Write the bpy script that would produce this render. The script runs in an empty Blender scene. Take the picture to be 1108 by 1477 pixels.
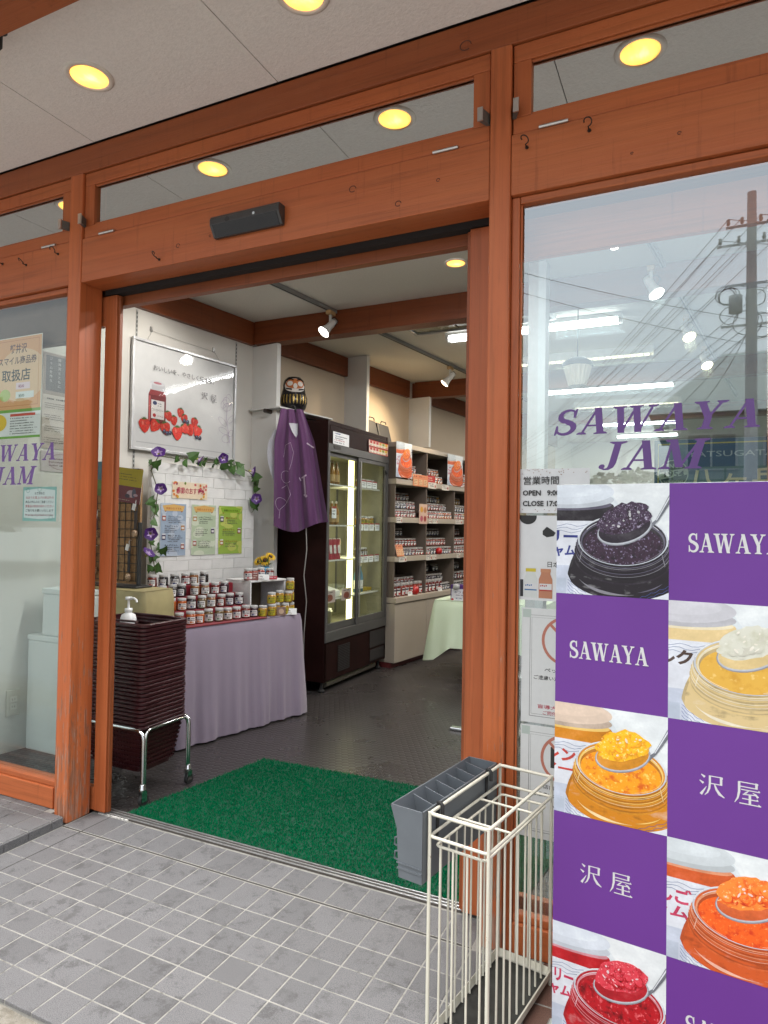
import bpy, bmesh, math, random
from mathutils import Vector, Matrix
R = math.radians
rnd = random.Random(7)
scn = bpy.context.scene
COL = scn.collection

# ------------------------------------------------------------------ camera, sky, sun, exposure
cam_d = bpy.data.cameras.new('camera')
cam = bpy.data.objects.new('camera', cam_d); COL.objects.link(cam); scn.camera = cam
cam_d.sensor_fit = 'HORIZONTAL'; cam_d.sensor_width = 36.0
cam_d.lens = 36.0 * 957.565 / 1108.0
cam_d.clip_start = 0.05; cam_d.clip_end = 1000
def cam_rot(yaw, pitch, roll):
    Rz = Matrix.Rotation(yaw, 3, 'Z'); Rx = Matrix.Rotation(pitch, 3, 'X'); Ry = Matrix.Rotation(roll, 3, 'Y')
    m = Rz @ Rx @ Ry
    return Matrix((m.col[0], m.col[2], -m.col[1])).transposed()
cam.matrix_world = Matrix.Translation((2.408, -2.084, 1.340)) @ cam_rot(R(25.406), R(1.23), R(-0.914)).to_4x4()

SUN_EL, SUN_AZ = R(68), R(195)
w = bpy.data.worlds.new('World'); scn.world = w; w.use_nodes = True
nt = w.node_tree; nt.nodes.clear()
sky = nt.nodes.new('ShaderNodeTexSky'); sky.sky_type = 'NISHITA'; sky.sun_disc = False
sky.sun_elevation = SUN_EL; sky.sun_rotation = SUN_AZ; sky.dust_density = 3.0; sky.air_density = 1.4; sky.ozone_density = 1.0
hs = nt.nodes.new('ShaderNodeHueSaturation'); hs.inputs['Saturation'].default_value = 0.30
bg = nt.nodes.new('ShaderNodeBackground'); bg.inputs['Strength'].default_value = 0.15
wo = nt.nodes.new('ShaderNodeOutputWorld')
nt.links.new(sky.outputs[0], hs.inputs['Color']); nt.links.new(hs.outputs[0], bg.inputs['Color']); nt.links.new(bg.outputs[0], wo.inputs[0])
sd = bpy.data.lights.new('sun', 'SUN'); sd.energy = 1.5; sd.angle = R(25); sd.color = (1.0, 0.97, 0.93)
so = bpy.data.objects.new('sun', sd); COL.objects.link(so)
# sky azimuth is measured clockwise from +Y
sdir = Vector((math.sin(SUN_AZ) * math.cos(SUN_EL), math.cos(SUN_AZ) * math.cos(SUN_EL), math.sin(SUN_EL)))
so.rotation_euler = (-sdir).to_track_quat('-Z', 'Y').to_euler()
scn.view_settings.view_transform = 'Standard'; scn.view_settings.look = 'None'
scn.view_settings.exposure = 1.0; scn.view_settings.gamma = 1.0; scn.view_settings.use_curve_mapping = False
scn.render.engine = 'CYCLES'
scn.cycles.use_denoising = True
scn.cycles.max_bounces = 8; scn.cycles.diffuse_bounces = 4; scn.cycles.glossy_bounces = 4; scn.cycles.transparent_max_bounces = 16
scn.cycles.caustics_reflective = False; scn.cycles.caustics_refractive = False
scn.cycles.sample_clamp_indirect = 4.0

# ------------------------------------------------------------------ materials
MATS = {}
class NT:
    def __init__(s, name):
        s.m = bpy.data.materials.new(name); s.m.use_nodes = True; s.t = s.m.node_tree
        s.b = s.t.nodes['Principled BSDF']; s.o = s.t.nodes['Material Output']
    def n(s, typ, **kw):
        x = s.t.nodes.new(typ)
        for k, v in kw.items():
            if k.startswith('i_'): x.inputs[k[2:].replace('_', ' ')].default_value = v
            else: setattr(x, k, v)
        return x
    def l(s, a, b): s.t.links.new(a, b)
    def noise(s, scale, vec=None, detail=4, rough=0.55):
        x = s.n('ShaderNodeTexNoise'); x.inputs['Scale'].default_value = scale; x.inputs['Detail'].default_value = detail; x.inputs['Roughness'].default_value = rough
        if vec is not None: s.l(vec, x.inputs['Vector'])
        return x.outputs['Fac']
    def coord(s, which='Object', scale=None):
        c = s.n('ShaderNodeTexCoord').outputs[which]
        if scale is None: return c
        mp = s.n('ShaderNodeMapping'); mp.inputs['Scale'].default_value = scale; s.l(c, mp.inputs['Vector']); return mp.outputs[0]
    def ramp(s, fac, stops):
        r = s.n('ShaderNodeValToRGB'); e = r.color_ramp.elements
        while len(e) < len(stops): e.new(0.5)
        for k, (p, c) in enumerate(stops):
            e[k].position = p; e[k].color = (*c, 1) if len(c) == 3 else c
        s.l(fac, r.inputs[0]); return r.outputs[0]
    def mix(s, fac, a, b, blend='MIX'):
        x = s.n('ShaderNodeMix', data_type='RGBA', blend_type=blend)
        for sock, v in ((x.inputs[0], fac), (x.inputs[6], a), (x.inputs[7], b)):
            if isinstance(v, (int, float)): sock.default_value = v
            elif isinstance(v, tuple): sock.default_value = (*v, 1) if len(v) == 3 else v
            else: s.l(v, sock)
        return x.outputs[2]
    def math(s, op, a, b=0.0):
        x = s.n('ShaderNodeMath', operation=op)
        for sock, v in ((x.inputs[0], a), (x.inputs[1], b)):
            if isinstance(v, (int, float)): sock.default_value = v
            else: s.l(v, sock)
        return x.outputs[0]
    def bump(s, h, strength=0.3, dist=0.002):
        x = s.n('ShaderNodeBump'); x.inputs['Strength'].default_value = strength; x.inputs['Distance'].default_value = dist
        s.l(h, x.inputs['Height']); s.l(x.outputs[0], s.b.inputs['Normal'])
    def set(s, **kw):
        for k, v in kw.items():
            k = {'base': 'Base Color', 'rough': 'Roughness', 'metal': 'Metallic', 'coat': 'Coat Weight', 'spec': 'Specular IOR Level', 'emit': 'Emission Color', 'estr': 'Emission Strength', 'alpha': 'Alpha', 'trans': 'Transmission Weight', 'sss': 'Subsurface Weight'}[k]
            if isinstance(v, tuple) and len(v) == 3: v = (*v, 1)
            if hasattr(v, 'links'): s.l(v, s.b.inputs[k])
            else: s.b.inputs[k].default_value = v
        return s

def srgb(r, g, b):
    f = lambda c: (c / 255 / 12.92) if c / 255 <= 0.04045 else ((c / 255 + 0.055) / 1.055) ** 2.4
    return (f(r), f(g), f(b))

def plain(name, base, rough=0.5, metal=0.0, var=0.06, scale=18.0, bump=0.0, bscale=150.0, coat=0.0, spec=0.5):
    """a colour with a little uneven tone and fine relief"""
    if name in MATS: return MATS[name]
    t = NT(name)
    co = t.coord('Object')
    n1 = t.noise(scale, co)
    dark = tuple(c * (1 - var * 1.6) for c in base); light = tuple(min(1, c * (1 + var)) for c in base)
    t.set(base=t.ramp(n1, [(0.3, dark), (0.7, light)]), metal=metal, coat=coat, spec=spec)
    rr = t.n('ShaderNodeMapRange'); rr.inputs[3].default_value = max(0.02, rough - 0.06); rr.inputs[4].default_value = min(1, rough + 0.08)
    t.l(n1, rr.inputs[0]); t.l(rr.outputs[0], t.b.inputs['Roughness'])
    if bump: t.bump(t.noise(bscale, co, 3), bump, 0.002)
    MATS[name] = t.m; return t.m

def ink(col, rough=0.45):
    """flat print colour"""
    col = tuple(c * 0.72 for c in col)
    key = 'ink_%d_%d_%d' % tuple(int(c * 999) for c in col)
    if key in MATS: return MATS[key]
    t = NT('ink'); co = t.coord('Object'); nz = t.noise(60, co, 2)
    t.set(base=t.mix(nz, tuple(c * 0.94 for c in col), tuple(min(1, c * 1.05) for c in col)), rough=rough)
    MATS[key] = t.m; return t.m

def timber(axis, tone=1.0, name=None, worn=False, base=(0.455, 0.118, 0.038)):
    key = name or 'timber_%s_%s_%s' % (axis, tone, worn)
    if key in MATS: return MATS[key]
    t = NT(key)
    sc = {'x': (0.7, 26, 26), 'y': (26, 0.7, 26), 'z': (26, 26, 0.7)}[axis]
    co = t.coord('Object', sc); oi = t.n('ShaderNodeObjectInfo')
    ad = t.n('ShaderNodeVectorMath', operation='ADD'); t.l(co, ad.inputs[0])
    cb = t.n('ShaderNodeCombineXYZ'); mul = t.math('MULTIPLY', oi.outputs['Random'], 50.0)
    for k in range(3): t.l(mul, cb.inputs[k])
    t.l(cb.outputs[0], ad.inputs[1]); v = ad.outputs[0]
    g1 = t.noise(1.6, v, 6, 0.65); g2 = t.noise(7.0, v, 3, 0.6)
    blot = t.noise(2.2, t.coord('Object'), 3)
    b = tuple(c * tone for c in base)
    fade = t.noise(1.0, t.coord('Object', {'x': (1.2, 5, 5), 'y': (5, 1.2, 5), 'z': (5, 5, 1.2)}[axis]), 5, 0.65); drip = t.noise(1.0, t.coord('Object', (34, 34, 2.0)), 5, 0.7)
    c1 = t.ramp(g1, [(0.28, tuple(c * 0.52 for c in b)), (0.46, tuple(c * 0.92 for c in b)), (0.60, b), (0.76, tuple(min(1, c * 1.28) for c in b))])
    c2 = t.mix(t.math('MULTIPLY', blot, 0.5), c1, tuple(c * 0.70 for c in b))
    c2 = t.mix(t.math('MULTIPLY', t.ramp(fade, [(0.42, (0, 0, 0)), (0.66, (1, 1, 1))]), 0.30), c2, (b[0] * 1.12, b[1] * 1.40, b[2] * 1.5))
    c2 = t.mix(t.math('MULTIPLY', t.ramp(drip, [(0.58, (0, 0, 0)), (0.68, (1, 1, 1))]), 0.40), c2, tuple(c * 0.45 for c in b))
    ck = t.noise(1.0, t.coord('Object', {'x': (0.5, 70, 70), 'y': (70, 0.5, 70), 'z': (70, 70, 0.5)}[axis]), 4, 0.6)
    ckm = t.math('MULTIPLY', t.ramp(ck, [(0.488, (0, 0, 0)), (0.5, (1, 1, 1)), (0.512, (0, 0, 0))]), t.ramp(blot, [(0.48, (0, 0, 0)), (0.60, (1, 1, 1))]))
    c2 = t.mix(t.math('MULTIPLY', ckm, 0.55), c2, tuple(c * 0.30 for c in b))
    if worn:
        # flaked, greyed paint: most of it low down and along the corners where feet and rain reach
        geo = t.n('ShaderNodeNewGeometry'); sx = t.n('ShaderNodeSeparateXYZ'); t.l(geo.outputs['Position'], sx.inputs[0])
        hgt = t.n('ShaderNodeMapRange'); hgt.inputs[1].default_value = 1.5; hgt.inputs[2].default_value = 0.0; hgt.inputs[3].default_value = -0.12; hgt.inputs[4].default_value = 0.115
        t.l(sx.outputs[2], hgt.inputs[0])
        fl = t.noise(1.0, t.coord('Object', (60, 60, 9)), 6, 0.7)
        m1 = t.math('ADD', fl, hgt.outputs[0])
        mk = t.ramp(m1, [(0.56, (0, 0, 0)), (0.63, (1, 1, 1))])
        c2 = t.mix(t.math('MULTIPLY', mk, 0.62), c2, t.mix(t.ramp(g2, [(0.45, (0, 0, 0)), (0.62, (1, 1, 1))]), (0.13, 0.075, 0.05), (0.40, 0.31, 0.25)))
        pt = t.n('ShaderNodeMapRange'); pt.inputs[1].default_value = 0.53; pt.inputs[2].default_value = 0.60
        t.l(geo.outputs['Pointiness'], pt.inputs[0])
    t.set(base=c2, rough=0.42, spec=0.35)
    t.bump(t.math('ADD', t.math('MULTIPLY', g1, 1.0), t.math('MULTIPLY', g2, 0.7)), 0.5, 0.0018)
    MATS[key] = t.m; return t.m

def glass(name, refl=0.32, tint=(0.965, 0.99, 0.98)):
    """clear pane: reflects more towards grazing angles, lets the rest through"""
    if name in MATS: return MATS[name]
    t = NT(name); t.t.nodes.remove(t.b)
    tr = t.n('ShaderNodeBsdfTransparent'); tr.inputs[0].default_value = (*tint, 1)
    gl = t.n('ShaderNodeBsdfGlossy'); gl.inputs['Roughness'].default_value = 0.0; gl.inputs[0].default_value = (0.88, 0.97, 1, 1)
    lw = t.n('ShaderNodeLayerWeight'); lw.inputs[0].default_value = 0.5; gb = t.n('ShaderNodeNewGeometry')
    sch = t.math('POWER', lw.outputs['Facing'], 5.0)
    mr = t.math('MULTIPLY', t.math('ADD', t.math('MULTIPLY', sch, 1.0 - refl), refl), t.math('SUBTRACT', 1.0, gb.outputs['Backfacing']))
    mx = t.n('ShaderNodeMixShader'); t.l(mr, mx.inputs[0]); t.l(tr.outputs[0], mx.inputs[1]); t.l(gl.outputs[0], mx.inputs[2])
    t.l(mx.outputs[0], t.o.inputs[0]); MATS[name] = t.m; return t.m

def emitter(name, col, strength):
    if name in MATS: return MATS[name]
    t = NT(name); t.set(base=(0.8, 0.8, 0.8), emit=col, estr=strength); MATS[name] = t.m; return t.m

# ------------------------------------------------------------------ mesh helpers
class MB:
    def __init__(s): s.v = []; s.f = []; s.m = []; s.sm = []; s.mats = []
    def mi(s, m):
        if m not in s.mats: s.mats.append(m)
        return s.mats.index(m)
    def add(s, vs, fs, m, smooth=False):
        o = len(s.v); s.v += [tuple(q) for q in vs]; k = s.mi(m)
        for f in fs: s.f.append(tuple(o + i for i in f)); s.m.append(k); s.sm.append(smooth)
        return s
    def box(s, x0, x1, y0, y1, z0, z1, m):
        vs = [(x0, y0, z0), (x1, y0, z0), (x1, y1, z0), (x0, y1, z0), (x0, y0, z1), (x1, y0, z1), (x1, y1, z1), (x0, y1, z1)]
        return s.add(vs, [(0, 3, 2, 1), (4, 5, 6, 7), (0, 1, 5, 4), (1, 2, 6, 5), (2, 3, 7, 6), (3, 0, 4, 7)], m)
    def prism(s, poly, z0, z1, m):
        n = len(poly); vs = [(x, y, z0) for x, y in poly] + [(x, y, z1) for x, y in poly]
        fs = [tuple(range(n))[::-1], tuple(range(n, 2 * n))] + [(i, (i + 1) % n, n + (i + 1) % n, n + i) for i in range(n)]
        return s.add(vs, fs, m)
    def tube(s, pts, r, m, n=8, r2=None, cap=True, closed=False):
        pts = [Vector(p) for p in pts]; N = len(pts); rings = []; up = None
        for i, p in enumerate(pts):
            a = pts[i - 1] if (i > 0 or closed) else p; b = pts[(i + 1) % N] if (i < N - 1 or closed) else p
            d = (b - a).normalized()
            if up is None: up = d.orthogonal().normalized()
            up = (up - d * up.dot(d)).normalized(); sd_ = d.cross(up)
            rr = r if r2 is None else r + (r2 - r) * i / max(1, N - 1)
            rings.append([p + (up * math.cos(2 * math.pi * k / n) + sd_ * math.sin(2 * math.pi * k / n)) * rr for k in range(n)])
        vs = [q for ring in rings for q in ring]; fs = []
        for i in range(N if closed else N - 1):
            j = (i + 1) % N
            for k in range(n): fs.append((i * n + k, i * n + (k + 1) % n, j * n + (k + 1) % n, j * n + k))
        s.add(vs, fs, m, True)
        if cap and not closed:
            s.add(rings[0], [tuple(range(n))[::-1]], m); s.add(rings[-1], [tuple(range(n))], m)
        return s
    def lathe(s, prof, c, m, n=12, smooth=True, sx=1, sy=1, a0=0):
        vs = []; fs = []; P = len(prof)
        for k in range(n):
            a = 2 * math.pi * k / n + a0
            for r, z in prof: vs.append((c[0] + r * math.cos(a) * sx, c[1] + r * math.sin(a) * sy, c[2] + z))
        for k in range(n):
            for i in range(P - 1):
                a, b = k * P + i, ((k + 1) % n) * P + i
                fs.append((a, b, b + 1, a + 1))
        return s.add(vs, fs, m, smooth)
    def grid(s, fn, nu, nv, m, smooth=True):
        vs = [fn(i / nu, j / nv) for j in range(nv + 1) for i in range(nu + 1)]; W = nu + 1
        return s.add(vs, [(j * W + i, j * W + i + 1, (j + 1) * W + i + 1, (j + 1) * W + i) for j in range(nv) for i in range(nu)], m, smooth)
    def mesh(s, name, org=(0, 0, 0)):
        me = bpy.data.meshes.new(name)
        me.from_pydata([(x - org[0], y - org[1], z - org[2]) for x, y, z in s.v], [], s.f)
        for m in s.mats: me.materials.append(m)
        me.polygons.foreach_set('material_index', s.m); me.polygons.foreach_set('use_smooth', s.sm); me.update()
        return me
    def build(s, name, parent=None, local=False, bevel=0.0, loc=None):
        org = (0, 0, 0)
        if parent is not None and not local:
            p = parent; o = Vector((0, 0, 0))
            while p is not None: o += p.location; p = p.parent
            org = tuple(o)
        ob = bpy.data.objects.new(name, s.mesh(name, org)); COL.objects.link(ob)
        if parent is not None: ob.parent = parent
        if loc is not None: ob.location = loc
        if bevel: bev(ob, bevel)
        return ob

def bev(ob, wd, seg=2):
    b = ob.modifiers.new('bevel', 'BEVEL'); b.width = wd; b.segments = seg; b.limit_method = 'ANGLE'; b.angle_limit = R(40)
    return ob
def tag(o, label=None, cat=None, group=None, kind=None):
    if label: o['label'] = label
    if cat: o['category'] = cat
    if group: o['group'] = group
    if kind: o['kind'] = kind
    return o
def thing(name, label, cat, loc=(0, 0, 0), rz=0.0, group=None):
    o = bpy.data.objects.new(name, None); COL.objects.link(o); o.location = loc; o.rotation_euler = (0, 0, rz); o.empty_display_size = 0.05
    return tag(o, label, cat, group)
def copy_tree(o, parent=None):
    c = o.copy(); COL.objects.link(c); c.parent = parent
    for ch in list(o.children): copy_tree(ch, c)
    return c
def boxpart(name, parent, x0, x1, y0, y1, z0, z1, m, bevel=0.002, local=False):
    return MB().box(x0, x1, y0, y1, z0, z1, m).build(name, parent, local=local, bevel=bevel)

# ------------------------------------------------------------------ flat print
_TXT = {}
def text_faces(body, bold=0.0, shear=0.0):
    k = (body, bold, shear)
    if k in _TXT: return _TXT[k]
    cu = bpy.data.curves.new('text', 'FONT'); cu.body = body; cu.size = 1.0; cu.shear = shear; cu.offset = bold * (0.38 if any(ord(ch) > 0x2fff for ch in body) else 1.0); cu.resolution_u = 2
    ob = bpy.data.objects.new('text', cu); COL.objects.link(ob)
    dg = bpy.context.evaluated_depsgraph_get(); ev = ob.evaluated_get(dg); me = ev.to_mesh()
    vs = [(v.co.x, v.co.y) for v in me.vertices]; fs = [tuple(p.vertices) for p in me.polygons]
    ev.to_mesh_clear(); bpy.data.objects.remove(ob); bpy.data.curves.remove(cu)
    wd = max((v[0] for v in vs), default=0)
    _TXT[k] = (vs, fs, wd); return _TXT[k]

# bold serif capitals on a unit height, drawn from thick and thin strokes
def _q(x0, y0, x1, y1, wd): return [(x0 - wd / 2, y0), (x0 + wd / 2, y0), (x1 + wd / 2, y1), (x1 - wd / 2, y1)]
def _sf(x, y, wd, up=True):
    h = 0.05; t = 0.035 if up else -0.035
    return [(x - wd / 2, y), (x + wd / 2, y), (x + wd / 2, y + t), (x + wd / 4, y + 2.4 * t), (x - wd / 4, y + 2.4 * t), (x - wd / 2, y + t)]
def _spine(pts, ws):
    L_, R_ = [], []
    for i, (x, y) in enumerate(pts):
        a = pts[max(0, i - 1)]; b = pts[min(len(pts) - 1, i + 1)]; dx, dy = b[0] - a[0], b[1] - a[1]; l = math.hypot(dx, dy) or 1
        nx, ny = -dy / l, dx / l; L_.append((x + nx * ws[i] / 2, y + ny * ws[i] / 2)); R_.append((x - nx * ws[i] / 2, y - ny * ws[i] / 2))
    return [[L_[i], L_[i + 1], R_[i + 1], R_[i]] for i in range(len(pts) - 1)]
def _S():
    pts, ws = [], []
    for k in range(13):
        a = R(40 + k * 19.2); pts.append((0.31 + 0.21 * math.cos(a), 0.745 + 0.215 * math.sin(a))); ws.append(0.06 + 0.10 * min(1, k / 9))
    for k in range(13):
        a = R(75 - k * 19.6); pts.append((0.31 + 0.235 * math.cos(a), 0.26 + 0.225 * math.sin(a))); ws.append(0.17 - 0.11 * max(0, (k - 3) / 9))
    return _spine(pts, ws) + [[(0.47, 0.66), (0.53, 0.66), (0.53, 1.0), (0.485, 1.0), (0.44, 0.86)], [(0.05, 0.0), (0.095, 0.0), (0.14, 0.14), (0.10, 0.36), (0.05, 0.36)]]
def _J():
    pts = [(0.33, 0.98), (0.33, 0.6), (0.33, 0.25), (0.31, 0.12), (0.25, 0.045), (0.17, 0.03), (0.10, 0.07)]
    return _spine(pts, [0.17, 0.17, 0.17, 0.15, 0.09, 0.055, 0.06]) + [_sf(0.33, 1.0, 0.42, False), [(0.09 + 0.075 * math.cos(a), 0.13 + 0.085 * math.sin(a)) for a in [R(30 * k) for k in range(12)]]]
GLY = {
 'S': (0.62, _S()),
 'A': (0.80, [_q(0.14, 0.0, 0.40, 1.0, 0.07), _q(0.66, 0.0, 0.40, 1.0, 0.19), [(0.20, 0.30), (0.60, 0.30), (0.60, 0.36), (0.20, 0.36)], _sf(0.14, 0, 0.26), _sf(0.66, 0, 0.36)]),
 'W': (1.14, [_q(0.36, 0.0, 0.14, 1.0, 0.18), _q(0.36, 0.0, 0.58, 1.0, 0.07), _q(0.80, 0.0, 0.56, 1.0, 0.18), _q(0.80, 0.0, 1.00, 1.0, 0.07), _sf(0.14, 1, 0.36, False), _sf(0.57, 1, 0.36, False), _sf(1.0, 1, 0.26, False)]),
 'Y': (0.78, [_q(0.40, 0.42, 0.14, 1.0, 0.19), _q(0.40, 0.42, 0.64, 1.0, 0.08), [(0.31, 0), (0.49, 0), (0.49, 0.46), (0.31, 0.46)], _sf(0.40, 0, 0.38), _sf(0.14, 1, 0.36, False), _sf(0.64, 1, 0.28, False)]),
 'J': (0.52, _J()),
 'M': (1.02, [[(0.14, 0), (0.20, 0), (0.20, 1), (0.14, 1)], _q(0.50, 0.05, 0.19, 1.0, 0.18), _q(0.50, 0.05, 0.80, 1.0, 0.07), [(0.72, 0), (0.90, 0), (0.90, 1), (0.72, 1)], _sf(0.17, 0, 0.28), _sf(0.81, 0, 0.38), _sf(0.15, 1, 0.28, False), _sf(0.83, 1, 0.36, False)]),
}
# two characters of the shop's sign in thick-and-thin brush strokes, on a 100 grid: (points, widths)
KAN = {
 '沢': [([(10, 88), (24, 78)], [3, 10]), ([(4, 62), (19, 52)], [3, 10]), ([(9, 4), (20, 22), (30, 40)], [11, 6, 2]),
        ([(40, 86), (88, 86)], [4, 4]), ([(85, 87), (85, 54)], [9, 9]), ([(43, 87), (43, 54)], [8, 8]), ([(40, 56), (88, 56)], [4, 4]),
        ([(43, 54), (41, 34), (34, 16), (24, 4)], [8, 8, 6, 2]), ([(60, 56), (68, 34), (80, 17), (98, 6)], [4, 9, 11, 3]), ([(80, 89), (89, 85), (91, 80)], [1, 7, 1])],
 '屋': [([(18, 91), (84, 91)], [4, 4]), ([(81, 92), (81, 72)], [9, 9]), ([(18, 73), (84, 73)], [4, 4]), ([(19, 92), (19, 50), (14, 24), (3, 4)], [9, 9, 7, 2]),
        ([(26, 61), (94, 61)], [4, 4]), ([(54, 60), (44, 50), (34, 42)], [3, 6, 2]), ([(32, 42), (80, 46)], [4, 4]), ([(68, 54), (79, 48), (87, 38)], [2, 7, 9]),
        ([(58, 42), (58, 6)], [9, 9]), ([(30, 25), (88, 25)], [4, 4]), ([(20, 5), (98, 5)], [4.5, 4.5]), ([(88, 9), (95, 6)], [7, 2]), ([(82, 29), (88, 26)], [7, 2]), ([(77, 95), (85, 91), (87, 87)], [1, 7, 1]), ([(88, 65), (94, 62)], [7, 2])]}

def soft_ink(col):
    key = 'soft_%d_%d_%d' % tuple(int(c * 999) for c in col)
    if key in MATS: return MATS[key]
    t = NT('photo_print'); lum = sum(col) / 3; k = 0.80 if lum > 0.5 else 0.74; col = tuple(c * k for c in col); dkf = 0.90 if lum > 0.5 else 0.70
    n1 = t.noise(1.0, t.coord('Object', (13, 1, 22)), 4, 0.6); n2 = t.noise(150, t.coord('Object'), 3)
    f = t.math('ADD', t.math('MULTIPLY', n1, 0.8), t.math('MULTIPLY', n2, 0.2))
    t.set(base=t.ramp(f, [(0.34, tuple(c * dkf for c in col)), (0.5, col), (0.66, tuple(min(0.78, c * 1.12 + 0.035) for c in col))]), rough=0.4); MATS[key] = t.m; return t.m
class Art:
    """a flat print: layers of thin polygons, u to the right and v up, facing local -Y"""
    def __init__(s, wd, ht, eps=0.00012, off=0.0004): s.w = wd; s.h = ht; s.p = []; s.eps = eps; s.off = off; s.layer = 0; s.clip = (0, 0, wd, ht)
    def _clip(s, pts):
        x0, y0, x1, y1 = s.clip
        for ax, lim, sg in ((0, x0, 1), (0, x1, -1), (1, y0, 1), (1, y1, -1)):
            out = []
            for i in range(len(pts)):
                a, b = pts[i - 1], pts[i]; ia = (a[ax] - lim) * sg >= 0; ib = (b[ax] - lim) * sg >= 0
                if ia != ib:
                    t = (lim - a[ax]) / (b[ax] - a[ax]); out.append((a[0] + (b[0] - a[0]) * t, a[1] + (b[1] - a[1]) * t))
                if ib: out.append(b)
            pts = out
            if len(pts) < 3: return []
        return pts
    def poly(s, pts, col, new=True):
        if new: s.layer += 1
        pts = s._clip(list(pts))
        if len(pts) >= 3:
            ar = sum(pts[i - 1][0] * pts[i][1] - pts[i][0] * pts[i - 1][1] for i in range(len(pts)))
            if ar < 0: pts = pts[::-1]
            s.p.append((pts, col, s.layer))
        return s
    def rect(s, x0, y0, x1, y1, col, new=True): return s.poly([(x0, y0), (x1, y0), (x1, y1), (x0, y1)], col, new)
    def ell(s, cx, cy, rx, ry, col, n=28, rot=0.0, new=True):
        c, q = math.cos(rot), math.sin(rot)
        return s.poly([(cx + rx * math.cos(a) * c - ry * math.sin(a) * q, cy + rx * math.cos(a) * q + ry * math.sin(a) * c) for a in [2 * math.pi * k / n for k in range(n)]], col, new)
    def stroke(s, pts, wd, col):
        s.layer += 1
        ws = wd if isinstance(wd, (list, tuple)) else [wd] * len(pts)
        for q in _spine(pts, ws): s.poly(q, col, False)
        return s
    def ring(s, cx, cy, rx, ry, wd, col, a0=0, a1=360, n=36): return s.stroke([(cx + rx * math.cos(R(a0 + (a1 - a0) * k / n)), cy + ry * math.sin(R(a0 + (a1 - a0) * k / n))) for k in range(n + 1)], wd, col)
    def text(s, body, x, y, size, col, bold=0.0, shear=0.0, align='l', fit=None):
        vs, fs, wd = text_faces(body, bold, shear); sx = size
        if fit: sx = fit / max(wd, 1e-6)
        if align == 'c': x -= wd * sx / 2
        if align == 'r': x -= wd * sx
        s.layer += 1
        for f in fs: s.poly([(x + vs[i][0] * sx, y + vs[i][1] * size) for i in f], col, False)
        return s
    def serif(s, body, x, y, h, col, shear=0.0, wid=1.0, gap=0.06):
        for ch in body:
            adv, polys = GLY[ch]
            for q in polys: s.poly([(x + (px * wid + py * shear) * h, y + py * h) for px, py in q], col)
            x += (adv * wid + gap) * h
        return x
    def kanji(s, ch, x, y, size, col):
        for pts, ws in KAN[ch]: s.stroke([(x + a * size / 100, y + b * size / 100) for a, b in pts], [k * size / 100 for k in ws], col)
        return s
    def lines(s, x, y, wd, rows, lead, size, col, seed=1, gap=0.25):
        """body copy too small to read: short runs of marks with word gaps, one layer"""
        q = random.Random(seed); s.layer += 1
        for r in range(rows):
            cx = x; end = x + wd * q.uniform(0.6, 1.0)
            while cx < end:
                l = size * q.uniform(0.5, 1.0)
                if q.random() > 0.12:
                    s.rect(cx, y - r * lead + size * q.uniform(0.0, 0.2), min(cx + l, end), y - r * lead + size * q.uniform(0.6, 0.9), col, False)
                cx += l + size * gap
        return s
    def build(s, name, parent, loc=(0, 0, 0), mats=None):
        mb = MB()
        for pts, col, ly in s.p:
            m = col if not isinstance(col, tuple) else ink(col)
            y = -(s.off + ly * s.eps)
            mb.add([(u, y, v) for u, v in pts], [tuple(range(len(pts)))], m)
        return mb.build(name, parent, local=True, loc=loc)

WHITE = (0.80, 0.80, 0.80); BLACK = (0.02, 0.02, 0.022); PURP = srgb(112, 58, 158)

# ================================================================== THE SETTING
def pale_road_mat():
    t = NT('pale_road'); co = t.coord('Object'); n1 = t.noise(900, co, 2); n2 = t.noise(2.2, co, 5)  # unseen road, its colour paled to bounce daylight up onto the soffit
    t.set(base=t.mix(t.math('MULTIPLY', n2, 0.6), t.ramp(n1, [(0.3, (0.24, 0.238, 0.232)), (0.7, (0.40, 0.395, 0.385))]), (0.30, 0.295, 0.28)), rough=0.85); t.bump(n1, 0.5, 0.004); return t.m
def concrete_mat():
    t = NT('concrete'); co = t.coord('Object'); n1 = t.noise(45, co, 8, 0.7); n2 = t.noise(6, co, 4); n3 = t.noise(400, co, 2)
    c = t.ramp(n1, [(0.3, (0.13, 0.115, 0.09)), (0.55, (0.30, 0.28, 0.24)), (0.75, (0.42, 0.40, 0.36))])
    t.set(base=t.mix(t.ramp(n2, [(0.45, (0, 0, 0)), (0.62, (1, 1, 1))]), c, (0.19, 0.165, 0.12)), rough=0.9); t.bump(t.math('ADD', n1, t.math('MULTIPLY', n3, 0.4)), 0.8, 0.006); return t.m
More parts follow.
